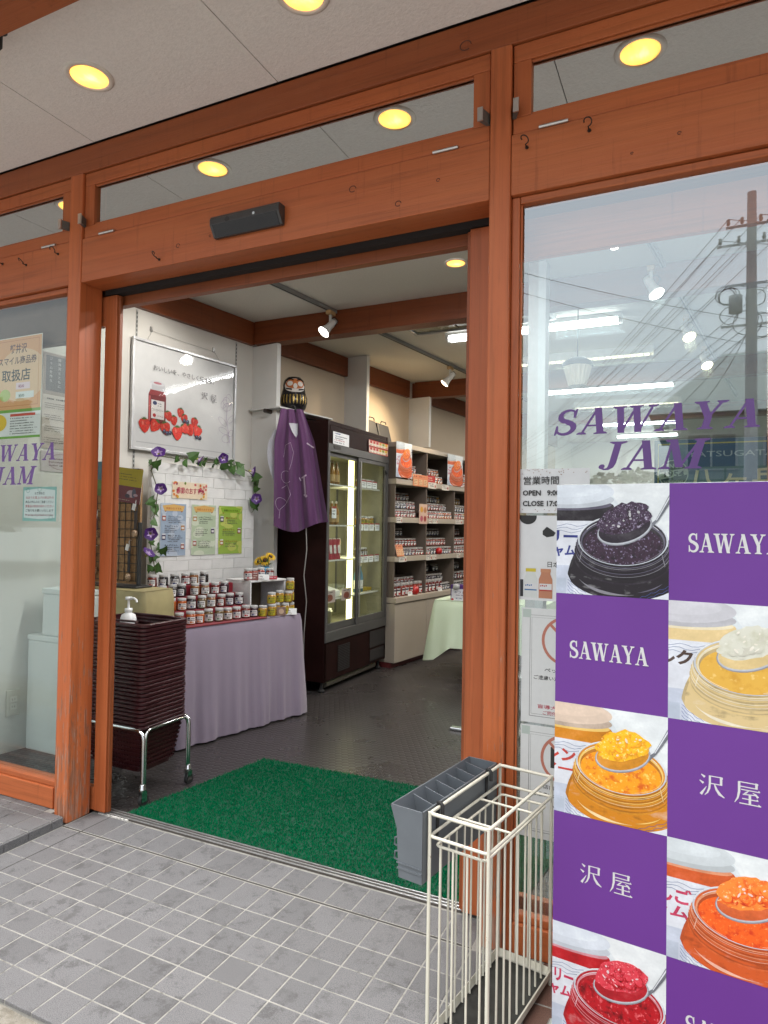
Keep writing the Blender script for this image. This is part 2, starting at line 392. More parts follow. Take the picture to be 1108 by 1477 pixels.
def tile_mat(name, base, stain):
    t = NT(name); co = t.coord('Object'); oi = t.n('ShaderNodeObjectInfo'); geo = t.n('ShaderNodeNewGeometry')
    sp = t.noise(420, geo.outputs['Position'], 2, 0.6); bl = t.noise(5.5, geo.outputs['Position'], 5, 0.65); st = t.noise(16, geo.outputs['Position'], 8, 0.75)
    b = t.mix(oi.outputs['Random'], tuple(c * 0.86 for c in base), tuple(c * 1.10 for c in base))
    b = t.mix(t.ramp(sp, [(0.40, (1, 1, 1)), (0.52, (0, 0, 0))]), b, tuple(c * 0.55 for c in base))
    b = t.mix(t.math('MULTIPLY', t.ramp(st, [(0.50, (0, 0, 0)), (0.58, (1, 1, 1))]), t.ramp(bl, [(0.42, (0, 0, 0)), (0.58, (0.65, 0.65, 0.65))])), b, stain)
    t.set(base=b, spec=0.4); t.l(t.ramp(bl, [(0.3, (0.5, 0.5, 0.5)), (0.7, (0.72, 0.72, 0.72))]), t.b.inputs['Roughness']); t.bump(sp, 0.25, 0.001); return t.m
M_ROAD = pale_road_mat(); M_CONC = concrete_mat()
M_TILE = tile_mat('tile_grey', (0.172, 0.170, 0.173), (0.070, 0.068, 0.068)); M_TILEB = tile_mat('tile_brown', (0.16, 0.085, 0.065), (0.07, 0.045, 0.035))
def grout_mat():
    t = NT('grout'); geo = t.n('ShaderNodeNewGeometry'); n1 = t.noise(9, geo.outputs['Position'], 6, 0.7); n2 = t.noise(60, geo.outputs['Position'], 3)
    t.set(base=t.ramp(t.math('ADD', t.math('MULTIPLY', n1, 0.7), t.math('MULTIPLY', n2, 0.3)), [(0.38, (0.13, 0.125, 0.11)), (0.46, (0.27, 0.263, 0.237)), (0.7, (0.37, 0.357, 0.322))]), rough=0.9); return t.m
M_GROUT = grout_mat()
M_DARKGAP = plain('joint_filler', (0.05, 0.046, 0.042), 0.9)

tag(MB().box(-120, 120, -140, -1.62, -0.30, -0.055, M_ROAD).box(-120, 120, 14, 140, -0.30, -0.055, M_ROAD).box(-120, -6, -1.62, 14, -0.30, -0.055, M_ROAD).box(8, 120, -1.62, 14, -0.30, -0.055, M_ROAD).build('ground'), kind='structure')
def apron(u, v):
    x = -6 + 14 * u; y = -1.62 + 0.795 * v
    return (x, y, -0.018 + 0.006 * math.sin(x * 23 + y * 31) * math.cos(x * 11) - 0.03 * (1 - v) - 0.004)
tag(MB().grid(apron, 160, 10, M_CONC).build('concrete_apron'), kind='structure')

pave = tag(MB().box(-0.118, 6.0, -0.826, 0.152, -0.12, -0.0012, M_GROUT).build('pavement'), kind='structure')
tm = MB().box(-0.0527, 0.0527, -0.0527, 0.0527, -0.012, 0.0, M_TILE).mesh('tile'); tmb = MB().box(-0.0527, 0.0527, -0.0527, 0.0527, -0.012, 0.0, M_TILEB).mesh('tile')
def put_tile(x, y, me, parent, sy=1.0, sx=1.0, z=0.0):
    o = bpy.data.objects.new('tile', me); COL.objects.link(o); o.parent = parent
    o.location = (x, y, z + rnd.uniform(-0.0003, 0.0006)); o.scale = (sx, sy, 1); o.rotation_euler = (rnd.uniform(-.003, .003), rnd.uniform(-.003, .003), rnd.uniform(-.006, .006))
    bev(o, 0.0013, 1)
for i in range(-1, 27):
    br = i >= 18
    cx = (i + 0.5) * 0.11
    if i == -1: cx += 0.000
    for j in range(6): put_tile(cx, -0.17 - (j + 0.5) * 0.11, tmb if br else tm, pave)
    put_tile(cx, -0.0965, tmb if br else tm, pave, sy=1.345)
    if i >= -1 and cx < 1.77: put_tile(cx, 0.066, tmb if br else tm, pave, sy=1.42)
    elif br: put_tile(cx, 0.0, tmb, pave, sy=0.5)
# the dark movement joints: one along the shop front, one running out from the door
tag(MB().box(-0.112, 1.76, -0.0205, -0.0135, -0.02, -0.0004, M_DARKGAP).box(-0.0035, 0.0035, -0.824, 0.14, -0.02, -0.0005, M_DARKGAP).build('expansion_joint', pave))
# raised tiled step in front of the left window
step = tag(MB().box(-2.4, -0.1245, -0.826, -0.012, -0.12, 0.0362, M_GROUT).box(-2.4, -0.196, -0.0118, 0.14, -0.12, 0.0362, M_GROUT).build('step'), kind='structure')
for i in range(-20, -1):
    for j in range(7):
        put_tile((i + 0.5) * 0.11 - 0.0125, -0.068 - (j + 0.5) * 0.11, tm, step, z=0.038)
    put_tile((i + 0.5) * 0.11 - 0.0125, -0.0405, tm, step, z=0.038, sy=0.48)
    if i < -2: put_tile((i + 0.5) * 0.11 - 0.02, 0.045, tm, step, z=0.038, sy=1.05)
for j in range(8):
    y0_, y1_ = max(-0.822, -0.068 - j * 0.11), (-0.070 - (j - 1) * 0.11) if j else -0.0135
    MB().box(-0.1242, -0.1155, y0_, y1_, -0.004, 0.0355, M_TILE).build('tile', step, bevel=0.002)

# ---- shop floor: sheet vinyl with raised round studs
def floor_mat():
    t = NT('studded_vinyl'); geo = t.n('ShaderNodeNewGeometry'); P = 0.043
    def cell(offx, offy):
        a = t.n('ShaderNodeVectorMath', operation='ADD'); t.l(geo.outputs['Position'], a.inputs[0]); a.inputs[1].default_value = (10 + offx, 10 * 1.7320508 * 1 + offy, 0)
        m = t.n('ShaderNodeVectorMath', operation='MODULO'); t.l(a.outputs[0], m.inputs[0]); m.inputs[1].default_value = (P, P * 1.7320508, 1)
        s_ = t.n('ShaderNodeVectorMath', operation='SUBTRACT'); t.l(m.outputs[0], s_.inputs[0]); s_.inputs[1].default_value = (P / 2, P * 0.8660254, 0)
        k = t.n('ShaderNodeVectorMath', operation='MULTIPLY'); t.l(s_.outputs[0], k.inputs[0]); k.inputs[1].default_value = (1, 1, 0)
        l = t.n('ShaderNodeVectorMath', operation='LENGTH'); t.l(k.outputs[0], l.inputs[0]); return l.outputs['Value']
    d = t.math('DIVIDE', t.math('MINIMUM', cell(0, 0), cell(P / 2, P * 0.8660254)), P / 2)
    nz = t.noise(3.0, geo.outputs['Position'], 4); n2 = t.noise(300, geo.outputs['Position'], 2)
    stud = t.ramp(d, [(0.70, (1, 1, 1)), (0.86, (0, 0, 0))])
    c = t.mix(stud, (0.022, 0.018, 0.017), t.mix(n2, (0.034, 0.029, 0.028), (0.058, 0.051, 0.050)))
    edge = t.ramp(d, [(0.66, (0, 0, 0)), (0.78, (1, 1, 1)), (0.9, (0, 0, 0))])
    c = t.mix(t.math('MULTIPLY', edge, 0.45), c, (0.15, 0.14, 0.136))
    t.set(base=t.mix(t.math('MULTIPLY', nz, 0.4), c, (0.03, 0.026, 0.024))); t.l(t.ramp(nz, [(0.3, (0.24, 0.24, 0.24)), (0.7, (0.36, 0.36, 0.36))]), t.b.inputs['Roughness'])
    t.bump(stud, 0.55, 0.0022); return t.m
tag(MB().box(-2.4, 6.2, 0.196, 11.2, -0.12, 0.0, floor_mat()).build('shop_floor'), kind='structure')

# ---- walls, ceiling, roof
def paper_mat(name, base, vert=False):
    t = NT(name); co = t.coord('Object'); n1 = t.noise(1.0, t.coord('Object', (30, 300, 300)), 4); n2 = t.noise(2.0, co, 4); n3 = t.noise(240, co, 2)
    t.set(base=t.mix(n2, tuple(c * 0.92 for c in base), tuple(c * 1.03 for c in base)), rough=0.75, spec=0.25); t.bump(t.math('ADD', n1, n3), 0.25, 0.0012); return t.m
M_WALL = paper_mat('wallpaper', (0.62, 0.60, 0.55)); M_WALLW = plain('white_board', (0.66, 0.66, 0.63), 0.5, var=0.03, scale=4)
def stipple_mat(name, base):
    t = NT(name); co = t.coord('Object'); n1 = t.noise(95, co, 4, 0.6); n2 = t.noise(1.3, co, 4); n3 = t.noise(30, co, 5)
    c = t.ramp(n1, [(0.3, tuple(k * 0.91 for k in base)), (0.62, base)])
    t.set(base=t.mix(t.math('MULTIPLY', n2, 0.35), c, tuple(k * 0.82 for k in base)), rough=0.9, spec=0.2); t.bump(t.math('ADD', n1, t.math('MULTIPLY', n3, 0.5)), 0.5, 0.005); return t.m
M_SOFF = stipple_mat('soffit_stucco', (0.88, 0.83, 0.775)); M_CEIL = stipple_mat('ceiling_board', (0.66, 0.635, 0.57))
TX, TY, TZ = timber('x'), timber('y'), timber('z'); TZW = timber('z', 1.15, worn=True); TXW = timber('x', 1.05)
TXD = timber('x', 0.55); TYI = timber('y', 0.62); TXI = timber('x', 0.62)

A75 = R(7.5)
def WP(al, off, P0=(-1.18, 0.577)): return (P0[0] + al * math.sin(A75) + off * math.cos(A75), P0[1] + al * math.cos(A75) - off * math.sin(A75))
RW = R(82.5)   # frames on the left wall: x runs along it into the shop, -y comes out of it
wl = MB().box(-0.40, 10.8, 0.0, 0.12, -0.1, 3.06, M_WALL).build('interior_wall'); wl.location = (-1.18, 0.577, 0); wl.rotation_euler = (0, 0, RW); tag(wl, kind='structure')
for x0, x1 in ((-0.39, 1.80), (1.872, 3.10), (3.17, 4.30), (4.42, 9.5)):
    MB().box(x0, x1, -0.045, -0.001, 2.81, 2.998, TYI if False else timber('x', 0.42, 'beam_wall_shaded')).build('wall_beam', wl, local=True, bevel=0.003)  # same timber paint, darkened to carry the lower light indoors
for a_, b_ in ((1.8695, 3.1035), (3.1495, 4.3515), (4.3975, 9.5)): MB().box(a_, b_, -0.004, -0.0005, 0.0, 2.809, paper_mat('wallpaper_beige', (0.50, 0.415, 0.31))).build('wallpaper', wl, local=True)
for x0, z0, z1 in ((1.824, 0.0, 2.808), (3.104, 2.24, 2.998), (4.352, 2.24, 2.808)):
    MB().box(x0, x0 + 0.045, -0.27, -0.001, z0, z1, M_WALLW).build('pilaster', wl, local=True, bevel=0.002)
M_SLOT = plain('slot_metal', (0.42, 0.42, 0.40), 0.45, 0.6); M_SLOTH = plain('slot_hole', (0.02, 0.02, 0.02), 0.9)
for x in (0.70, 1.635):
    st = MB().box(x - 0.008, x + 0.008, -0.003, -0.0005, 0.5, 2.80, M_SLOT).build('slot_strip', wl, local=True)
    mb = MB()
    for k in range(76): mb.box(x - 0.0028, x + 0.0028, -0.0042, -0.0031, 0.52 + k * 0.03, 0.537 + k * 0.03, M_SLOTH)
    mb.build('slot', st, local=True)
ol = tag(MB().box(-0.115, -0.035, -0.008, -0.0008, 0.205, 0.357, plain('outlet_plate', (0.52, 0.50, 0.44), 0.4)).build('outlet', wl, local=True, bevel=0.003))
mb = MB()
for zc in (0.302, 0.260):
    mb.box(-0.095, -0.055, -0.0105, -0.0082, zc - 0.016, zc + 0.016, plain('outlet_face', (0.62, 0.60, 0.54), 0.35))
    for dx in (-0.008, 0.006): mb.box(-0.075 + dx, -0.0735 + dx, -0.0112, -0.0106, zc - 0.006, zc + 0.006, M_SLOTH)
mb.build('socket', ol, local=True)
tag(MB().box(-1.6, 6.2, 11.0, 11.15, -0.1, 3.06, M_WALL).build('back_wall'), kind='structure')
tag(MB().box(6.0, 6.15, 0.2, 11.0, -0.1, 3.06, M_WALL).build('side_wall'), kind='structure')
ceil = tag(MB().box(-1.9, 6.2, 0.21, 11.2, 3.0, 3.06, M_CEIL).build('shop_ceiling'), kind='structure')
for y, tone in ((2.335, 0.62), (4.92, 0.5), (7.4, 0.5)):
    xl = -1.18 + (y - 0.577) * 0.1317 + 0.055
    MB().box(xl, 5.9, y, y + 0.12, 2.812, 2.9985, timber('x', 0.40, 'beam_cross_shaded')).build('ceiling_beam', ceil, bevel=0.003)  # cross beams: indoor shade put into the timber colour
M_SEAM = plain('seam_strip', (0.16, 0.15, 0.14), 0.7)
tag(MB().box(-6, 8, -0.02, 11.4, 3.12, 3.3, plain('roof_metal', (0.10, 0.09, 0.085), 0.6)).box(-6, 8, -1.06, -0.02, 3.16, 3.3, plain('roof_metal', (0.10, 0.09, 0.085), 0.6)).build('roof'), kind='structure')

# ---- porch soffit: boards with dark joints, edge beam and the pale eave beyond
soff = tag(MB().box(-6, 8, -1.02, -0.003, 3.044, 3.155, plain('soffit_batten', (0.05, 0.045, 0.04), 0.9)).build('soffit'), kind='structure')
sx = [-6.0, -4.0, -2.02, -1.03, -0.045, 0.94, 1.925, 2.91, 4.0, 6.0, 8.0]
for a, b in zip(sx, sx[1:]): MB().box(a + 0.002, b - 0.002, -0.716, -0.004, 3.036, 3.0435, M_SOFF).build('ceiling_panel', soff)
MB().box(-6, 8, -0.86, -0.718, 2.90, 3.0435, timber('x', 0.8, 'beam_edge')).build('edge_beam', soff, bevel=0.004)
MB().box(-6, 8, -0.96, -0.862, 3.0, 3.0435, plain('eave_board', (0.68, 0.65, 0.63), 0.7)).build('eave_board', soff)
MB().box(-6, 8, -1.02, -0.962, 2.93, 3.0435, plain('fascia_paint', (0.66, 0.60, 0.58), 0.6)).build('fascia', soff, bevel=0.004)
hk = thing('awning_hook', 'black iron hook hanging under the porch soffit near its edge beam', 'hook', (0.215, -0.62, 3.035))
MB().tube([(0.215, -0.62, 3.034), (0.215, -0.62, 2.975), (0.19, -0.63, 2.955), (0.165, -0.635, 2.965), (0.158, -0.637, 2.99), (0.17, -0.63, 3.0)], 0.006, plain('black_iron', (0.02, 0.02, 0.02), 0.5)).build('hook_arm', hk)
MB().tube([(0.215, -0.62, 3.0355), (0.215, -0.62, 3.029)], 0.02, plain('black_iron', (0.02, 0.02, 0.02), 0.5), 14).build('base_plate', hk)

# ================================================================== SHOP FRONT
M_GLS = glass('window_glass', 0.235); M_GLT = glass('transom_glass', 0.74); M_GLD = glass('door_glass', 0.09)
M_GLL = glass('left_window_glass', 0.06)
M_STEEL = plain('steel', (0.60, 0.59, 0.57), 0.32, 1.0); M_ALU = plain('brushed_metal', (0.50, 0.50, 0.49), 0.38, 0.9); M_RUB = plain('black_rubber', (0.018, 0.018, 0.018), 0.7)
M_DK = plain('dark_slot', (0.014, 0.011, 0.010), 0.8)
sf = thing('shop_front', 'orange-brown timber shop front with posts, transoms and tall panes around the open doorway', 'shop front', (0.8, 0, 0))
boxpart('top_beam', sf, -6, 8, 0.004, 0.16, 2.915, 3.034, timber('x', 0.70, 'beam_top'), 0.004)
PX = [(-2.35, -2.27), (-0.193, -0.113), (1.781, 1.851), (3.86, 3.93)]
for k, (a, b) in enumerate(PX): boxpart('post', sf, a, b, 0.0, 0.125, 0.038 if k == 0 else 0.001, 2.914, TZW, 0.004)
bays = [(-2.27, -0.193), (-0.113, 1.781), (1.851, 3.86)]
for k, (a, b) in enumerate(bays): boxpart('header', sf, a + 0.001, b - 0.001, 0.004, 0.125, 2.416, 2.614, TX, 0.003)
boxpart('lintel', sf, -2.3, 3.9, 0.172, 0.212, 2.352, 2.998, timber('x', 0.55, 'lintel'), 0.003)  # carried up to the ceiling as a dark board added behind the transoms
for k, (a, b) in enumerate(bays):   # hinged transom lights
    fr = MB().box(a + 0.004, b - 0.004, 0.012, 0.05, 2.618, 2.672, TX).box(a + 0.004, b - 0.004, 0.012, 0.05, 2.855, 2.912, TX).box(a + 0.004, a + 0.062, 0.012, 0.05, 2.6725, 2.8545, TZ).box(b - 0.062, b - 0.004, 0.012, 0.05, 2.6725, 2.8545, TZ)
    fr = fr.build('transom', sf, bevel=0.003)
    MB().box(a + 0.063, b - 0.063, 0.018, 0.026, 2.6725, 2.682, TX).box(a + 0.063, b - 0.063, 0.018, 0.026, 2.846, 2.8545, TX).build('bead', fr, bevel=0.002)
    MB().box(a + 0.06, b - 0.06, 0.030, 0.034, 2.668, 2.860, M_GLT).build('pane', fr)
    MB().box(a + 0.05, b - 0.05, 0.09, 0.10, 2.62, 2.912, M_DK).build('added_backing', fr)  # dark board added to hide the interior so the pane shows reflections
    for hx in (a + 0.155, b - 0.155) if k == 1 else (a + 0.136, b - 0.136):
        MB().tube([(hx - 0.045, 0.001, 2.6165), (hx - 0.015, 0.001, 2.6165)], 0.0055, M_STEEL, 8).tube([(hx - 0.0145, 0.001, 2.6165), (hx + 0.0145, 0.001, 2.6165)], 0.0055, M_STEEL, 8).tube([(hx + 0.015, 0.001, 2.6165), (hx + 0.045, 0.001, 2.6165)], 0.0055, M_STEEL, 8).build('hinge', fr)
    for lx, sg in ((a + 0.002, 1), (b - 0.002, -1)):
        MB().prism([(lx + sg * 0.0, 0.012), (lx + sg * 0.012, 0.012), (lx + sg * 0.03, -0.026), (lx + sg * 0.014, -0.03)][::sg], 2.668, 2.705, plain('catch_grey', (0.13, 0.125, 0.115), 0.5, 0.4)).box(min(lx + sg * 0.013, lx + sg * 0.031), max(lx + sg * 0.013, lx + sg * 0.031), -0.034, -0.029, 2.664, 2.709, M_STEEL).build('latch', fr)
def show_window(a, b, z0, z1, gl, rail):
    f = MB().box(a + 0.001, a + 0.028, 0.02, 0.07, z0, z1, TZ).box(b - 0.028, b - 0.001, 0.02, 0.07, z0, z1, TZ).box(a + 0.0285, b - 0.0285, 0.02, 0.07, z1 - 0.024, z1, TX).box(a + 0.0285, b - 0.0285, 0.014, 0.085, z0, z0 + rail, TXW).build('show_window', sf, bevel=0.004)
    MB().box(a + 0.0285, b - 0.0285, 0.024, 0.060, z0 + rail + 0.0005, z0 + rail + 0.026, TX).box(a + 0.0285, a + 0.036, 0.026, 0.034, z0 + rail + 0.026, z1 - 0.024, TZ).build('bead', f, bevel=0.005)
    MB().box(a + 0.026, b - 0.026, 0.040, 0.046, z0 + rail + 0.02, z1 - 0.02, gl).build('pane', f)
    return f
wr = show_window(1.851, 3.86, 0.001, 2.414, M_GLS, 0.095)
wlft = show_window(-2.27, -0.193, 0.039, 2.414, M_GLL, 0.095)
# lettering on the two panes
def window_letters(f, x0, zb, sc):
    M = ink(srgb(116, 78, 150), 0.5)
    a = Art(1, 1, eps=0.00004, off=0.0); a.clip = (-9, -9, 9, 9)
    a.serif('SAWAYA', 0, 0.115 * sc, 0.082 * sc, M, shear=0.28, wid=1.36, gap=0.07); a.serif('JAM', 0.14 * sc, 0.0, 0.088 * sc, M, shear=0.28, wid=1.38, gap=0.07)
    return a.build('lettering', f, loc=(x0 - sf.location.x, 0.0393, zb))
window_letters(wr, 1.985, 1.522, 0.985)
window_letters(wlft, -0.868, 1.512, 0.985)
# sill under the right window, track rails in the doorway
th = boxpart('threshold', sf, -0.112, 1.95, 0.153, 0.195, -0.06, 0.006, plain('threshold_metal', (0.12, 0.105, 0.095), 0.5, 0.5), 0.001)
MB().box(-0.10, 1.94, 0.1532, 0.1615, 0.0062, 0.010, M_ALU).box(-0.10, 1.94, 0.169, 0.1745, 0.0062, 0.012, M_ALU).box(-0.10, 1.94, 0.1895, 0.1945, 0.0062, 0.011, M_ALU).build('rail', th, bevel=0.0012)
MB().box(-0.08, 0.10, 0.1445, 0.1525, -0.002, 0.0045, plain('flaked_white', (0.62, 0.61, 0.57), 0.8, var=0.5, scale=90)).build('sealant', th)
MB().box(-0.10, 1.768, 0.128, 0.170, 2.395, 2.614, M_DK).build('door_track', sf)

def sliding_door(x0, x1, label, stile_left):
    d = thing('sliding_door', label, 'sliding door', ((x0 + x1) / 2, 0.15, 0.012))
    boxpart('stile', d, x0, x0 + 0.072, 0.134, 0.168, 0.014, 2.392, TZ, 0.003); boxpart('stile', d, x1 - 0.072, x1, 0.134, 0.168, 0.014, 2.392, TZ, 0.003)
    boxpart('rail', d, x0 + 0.0725, x1 - 0.0725, 0.136, 0.166, 0.014, 0.118, TXW, 0.003); boxpart('rail', d, x0 + 0.0725, x1 - 0.0725, 0.136, 0.166, 2.255, 2.392, TX, 0.003)
    ex = x1 if stile_left else x0
    MB().box(min(ex, ex + 0.0), ex + 0.0001, 0.14, 0.16, 0.02, 2.39, TZ) if False else None
    boxpart('edge_strip', d, x1 + 0.0005 if stile_left else x0 - 0.0125, x1 + 0.0125 if stile_left else x0 - 0.0005, 0.143, 0.161, 0.016, 2.388, timber('z', 0.6, 'timber_edge'), 0.002)
    MB().box(x0 + 0.07, x1 - 0.07, 0.149, 0.154, 0.115, 2.258, M_GLD).build('pane', d)
    return d
sliding_door(-1.00, -0.030, 'glazed timber sliding door pushed open behind the left window post', True)
sliding_door(1.674, 2.66, 'glazed timber sliding door pushed open behind the right doorway post', False)

# ------------------------------------------------------------------ fittings on the front
sn = thing('door_sensor', 'long black automatic door sensor fixed on the timber header over the doorway', 'sensor', (0.815, 0.004, 2.515))
MB().add([(0.652, 0.0035, 2.552), (0.652, -0.034, 2.552), (0.652, -0.040, 2.540), (0.652, -0.040, 2.520), (0.652, -0.012, 2.476), (0.652, 0.0035, 2.476), (0.980, 0.0035, 2.552), (0.980, -0.034, 2.552), (0.980, -0.040, 2.540), (0.980, -0.040, 2.520), (0.980, -0.012, 2.476), (0.980, 0.0035, 2.476)],
         [(0, 1, 2, 3, 4, 5), (11, 10, 9, 8, 7, 6)] + [(i, i + 6, (i + 1) % 6 + 6, (i + 1) % 6) for i in range(6)], plain('sensor_shell', (0.055, 0.052, 0.05), 0.28, 0.3)).build('housing', sn, bevel=0.003)
MB().add([(0.664, -0.0405, 2.517), (0.968, -0.0405, 2.517), (0.968, -0.0135, 2.475), (0.664, -0.0135, 2.475)], [(3, 2, 1, 0)], plain('sensor_lens', (0.008, 0.008, 0.009), 0.08)).build('lens', sn)
MB().lathe([(0.0, 0.0), (0.006, 0.0)], (0, 0, 0), plain('led_pale', (0.55, 0.6, 0.62), 0.3), 10).build('indicator', sn, local=True, loc=(0.05, -0.0445, 0.013)).rotation_euler = (R(90), 0, 0)
MI = plain('hook_iron', (0.045, 0.025, 0.018), 0.5, 0.5)
for x, z, rot, lab in ((-0.657, 2.585, 2.0, 'small open screw hook in the left window header nearest the picture edge'), (-0.485, 2.553, 1.4, 'small rusty screw hook in the left window header, middle of three'), (-0.267, 2.570, 0.7, 'small twisted screw hook in the left window header beside the post'),
                       (0.352, 2.446, 2.4, 'small screw hook low in the doorway header left of the sensor'), (1.903, 2.561, 0.4, 'closed screw hook in the right header next to the post'), (2.096, 2.569, 0.0, 'open screw hook in the right header under the hinge')):
    h = thing('screw_hook', lab, 'hook', (x, 0.004, z), 0, 'screw hooks in the timber headers')
    pts = [(0, 0.002, 0), (0, -0.020, 0)] + [(0.011 * math.sin(a + rot) , -0.024 - 0.003 * a, 0.012 - 0.012 * math.cos(a)) for a in [k * 5.2 / 9 for k in range(10)]]
    MB().tube(pts, 0.0021, MI, 6).build('wire', h, local=True)
    MB().tube([(0, 0.001, 0), (0, -0.003, 0)], 0.006, MI, 8).build('collar', h, local=True)
kn = random.Random(3)
M_KNOT = plain('knot_dark', (0.10, 0.03, 0.015), 0.6)
for x, z, r in ((0.452, 2.488, 0.008), (1.270, 2.557, 0.011), (1.452, 2.468, 0.009), (1.60, 2.52, 0.005), (1.692, 2.957, 0.016), (0.62, 2.50, 0.004), (2.35, 2.50, 0.004), (2.22, 2.47, 0.003)):
    # plugged screw holes and knots: a ring set a hair into the face
    pts = [(x + r * math.cos(a) * 1.2, 0.0038, z + r * math.sin(a)) for a in [k * 5.4 / 12 for k in range(13)]]
    MB().tube(pts, 0.0011 + r * 0.05, M_KNOT, 5).build('knot_ring', sf)

# ------------------------------------------------------------------ lamps
def amber_lens():
    t = NT('amber_lens'); co = t.coord('Object'); l = t.n('ShaderNodeVectorMath', operation='LENGTH'); t.l(co, l.inputs[0]); n1 = t.noise(26, t.coord('Object', (1, 0.25, 1)), 3)
    f = t.math('ADD', t.math('MULTIPLY', l.outputs['Value'], 9.5), t.math('MULTIPLY', t.math('SUBTRACT', n1, 0.5), 0.9))
    c = t.ramp(f, [(0.12, (1.0, 0.62, 0.20)), (0.36, (1.0, 0.42, 0.07)), (0.62, (0.85, 0.33, 0.045)), (0.86, (0.55, 0.23, 0.03))])
    t.set(base=(0.8, 0.6, 0.3), emit=c, estr=1.75, rough=0.2); return t.m
E_AMB = amber_lens()
E_COOL = emitter('spot_glow', (1.0, 0.97, 0.92), 9.0); E_WARM = emitter('warm_spot_glow', (1.0, 0.80, 0.52), 8.0); E_TUBE = emitter('tube_glow', (0.96, 0.99, 1.0), 9.0); E_TUBEW = emitter('tube_warm_glow', (1.0, 0.88, 0.62), 5.0)
M_TRIM = plain('lamp_trim', (0.72, 0.66, 0.58), 0.4); M_CAN = plain('lamp_reflector', (0.75, 0.55, 0.25), 0.2, 0.8); M_LAMPW = plain('lamp_white', (0.62, 0.62, 0.60), 0.35)
def lamp(kind, name, parent, loc, energy, color, rot=(0, 0, 0), **kw):
    d = bpy.data.lights.new(name, kind); d.energy = energy; d.color = color
    for k, v in kw.items(): setattr(d, k, v)
    o = bpy.data.objects.new(name, d); COL.objects.link(o); o.parent = parent; o.location = loc; o.rotation_euler = rot; return o
def downlight(x, y, z, label, group, r=0.080, energy=5.0):
    t = thing('downlight', label, 'downlight', (x, y, z), 0, group)
    MB().lathe([(r * 0.84, -0.001), (r * 0.86, -0.006), (r * 1.0, -0.0075), (r * 1.10, -0.004), (r * 1.12, 0.0005)], (0, 0, 0), M_TRIM, 32).build('trim_ring', t, local=True)
    MB().lathe([(r * 0.845, -0.0035), (r * 0.62, -0.0085), (r * 0.3, -0.011), (0.0, -0.012)], (0, 0, 0), E_AMB, 32).build('lens', t, local=True)
    return t
for x, lb in ((-0.654, 'amber recessed downlight in the porch soffit beyond the left edge, over the raised step'), (0.301, 'round amber recessed downlight in the porch soffit, complete, left of the soffit joint'), (1.256, 'amber recessed downlight in the porch soffit cut by the top of the picture'), (2.211, 'amber recessed downlight in the porch soffit over the right window')):
    downlight(x, -0.325, 3.0362, lb, 'amber downlights under the porch')
downlight(1.02, 1.83, 3.0002, 'amber recessed downlight in the shop ceiling just inside the doorway', 'amber downlights inside the shop', 0.066)
downlight(2.9, 1.9, 3.0002, 'amber recessed downlight in the shop ceiling behind the right window', 'amber downlights inside the shop', 0.066)

M_TRACK = plain('track_grey', (0.20, 0.20, 0.19), 0.5)
def track(x, y, L, label):
    t = thing('lamp_track', label, 'lamp track', (x, y, 3.0), R(-7.5))
    MB().box(-0.016, 0.016, 0, L, -0.028, -0.0005, M_TRACK).build('rail', t, local=True, bevel=0.001)
    MB().box(-0.005, 0.005, 0.004, L - 0.004, -0.0285, -0.0262, M_DK).build('groove', t, local=True)
track(-0.335, 0.80, 6.4, 'thin grey lamp track along the shop ceiling above the cold cabinet'); track(1.97, 0.6, 6.4, 'thin grey lamp track along the shop ceiling behind the right window')
def spot(x, y, label, aim, warm=False, energy=10):
    t = thing('spotlight', label, 'spotlight', (x, y, 2.972), 0, 'track spotlights in the shop')
    MB().box(-0.022, 0.022, -0.04, 0.04, -0.03, -0.0005, plain('adapter_tan', (0.45, 0.30, 0.14), 0.5)).build('adapter', t, local=True, bevel=0.003)
    MB().tube([(0, 0, -0.03), (0, 0, -0.10)], 0.012, M_LAMPW, 10).build('stem', t, local=True)
    d = Vector(aim).normalized(); p = Vector((0, 0, -0.11)); q = d.to_track_quat('Z', 'Y')
    hd = MB().lathe([(0.0, -0.06), (0.024, -0.058), (0.027, -0.03), (0.027, 0.02), (0.034, 0.05), (0.044, 0.075), (0.047, 0.085)], (0, 0, 0), M_LAMPW, 18).build('head', t, local=True, loc=p); hd.rotation_euler = q.to_euler()
    MB().lathe([(0.0, 0.098), (0.025, 0.094), (0.044, 0.084)], (0, 0, 0), E_WARM if warm else E_COOL, 18).build('bulb', hd, local=True)
    MB().tube([(0.01, 0, -0.06), (0.035, 0.01, -0.05), (0.055, 0.02, -0.075), (0.03, 0.01, -0.12)], 0.003, M_RUB, 5).build('lead', t, local=True)
    l = lamp('SPOT', 'beam', t, tuple(p + d * 0.12), energy, (1.0, 0.78, 0.5) if warm else (1.0, 0.96, 0.9), spot_size=R(105), spot_blend=0.8, shadow_soft_size=0.04)
    l.rotation_euler = (-d).to_track_quat('Z', 'Y').to_euler()
spot(-0.295, 1.10, 'white track spotlight half hidden by the door lintel, over the framed print', (-0.75, 0.15, -0.62), energy=11)
spot(-0.137, 2.27, 'white track spotlight glaring beside the crossing ceiling beam', (-0.35, -0.62, -0.75), energy=12)
spot(0.115, 4.26, 'warm track spotlight at the back over the jam shelving', (-0.65, -0.25, -0.75), True, energy=34)
spot(2.04, 1.45, 'white track spotlight seen through the right window, nearest the glass', (-0.5, -0.4, -0.75), energy=10)
spot(2.13, 2.30, 'white track spotlight seen through the right window, second from the glass', (0.4, -0.3, -0.8), energy=10)
spot(2.31, 3.40, 'warm track spotlight seen through the right window, third from the glass', (0.3, -0.5, -0.8), True, 10)
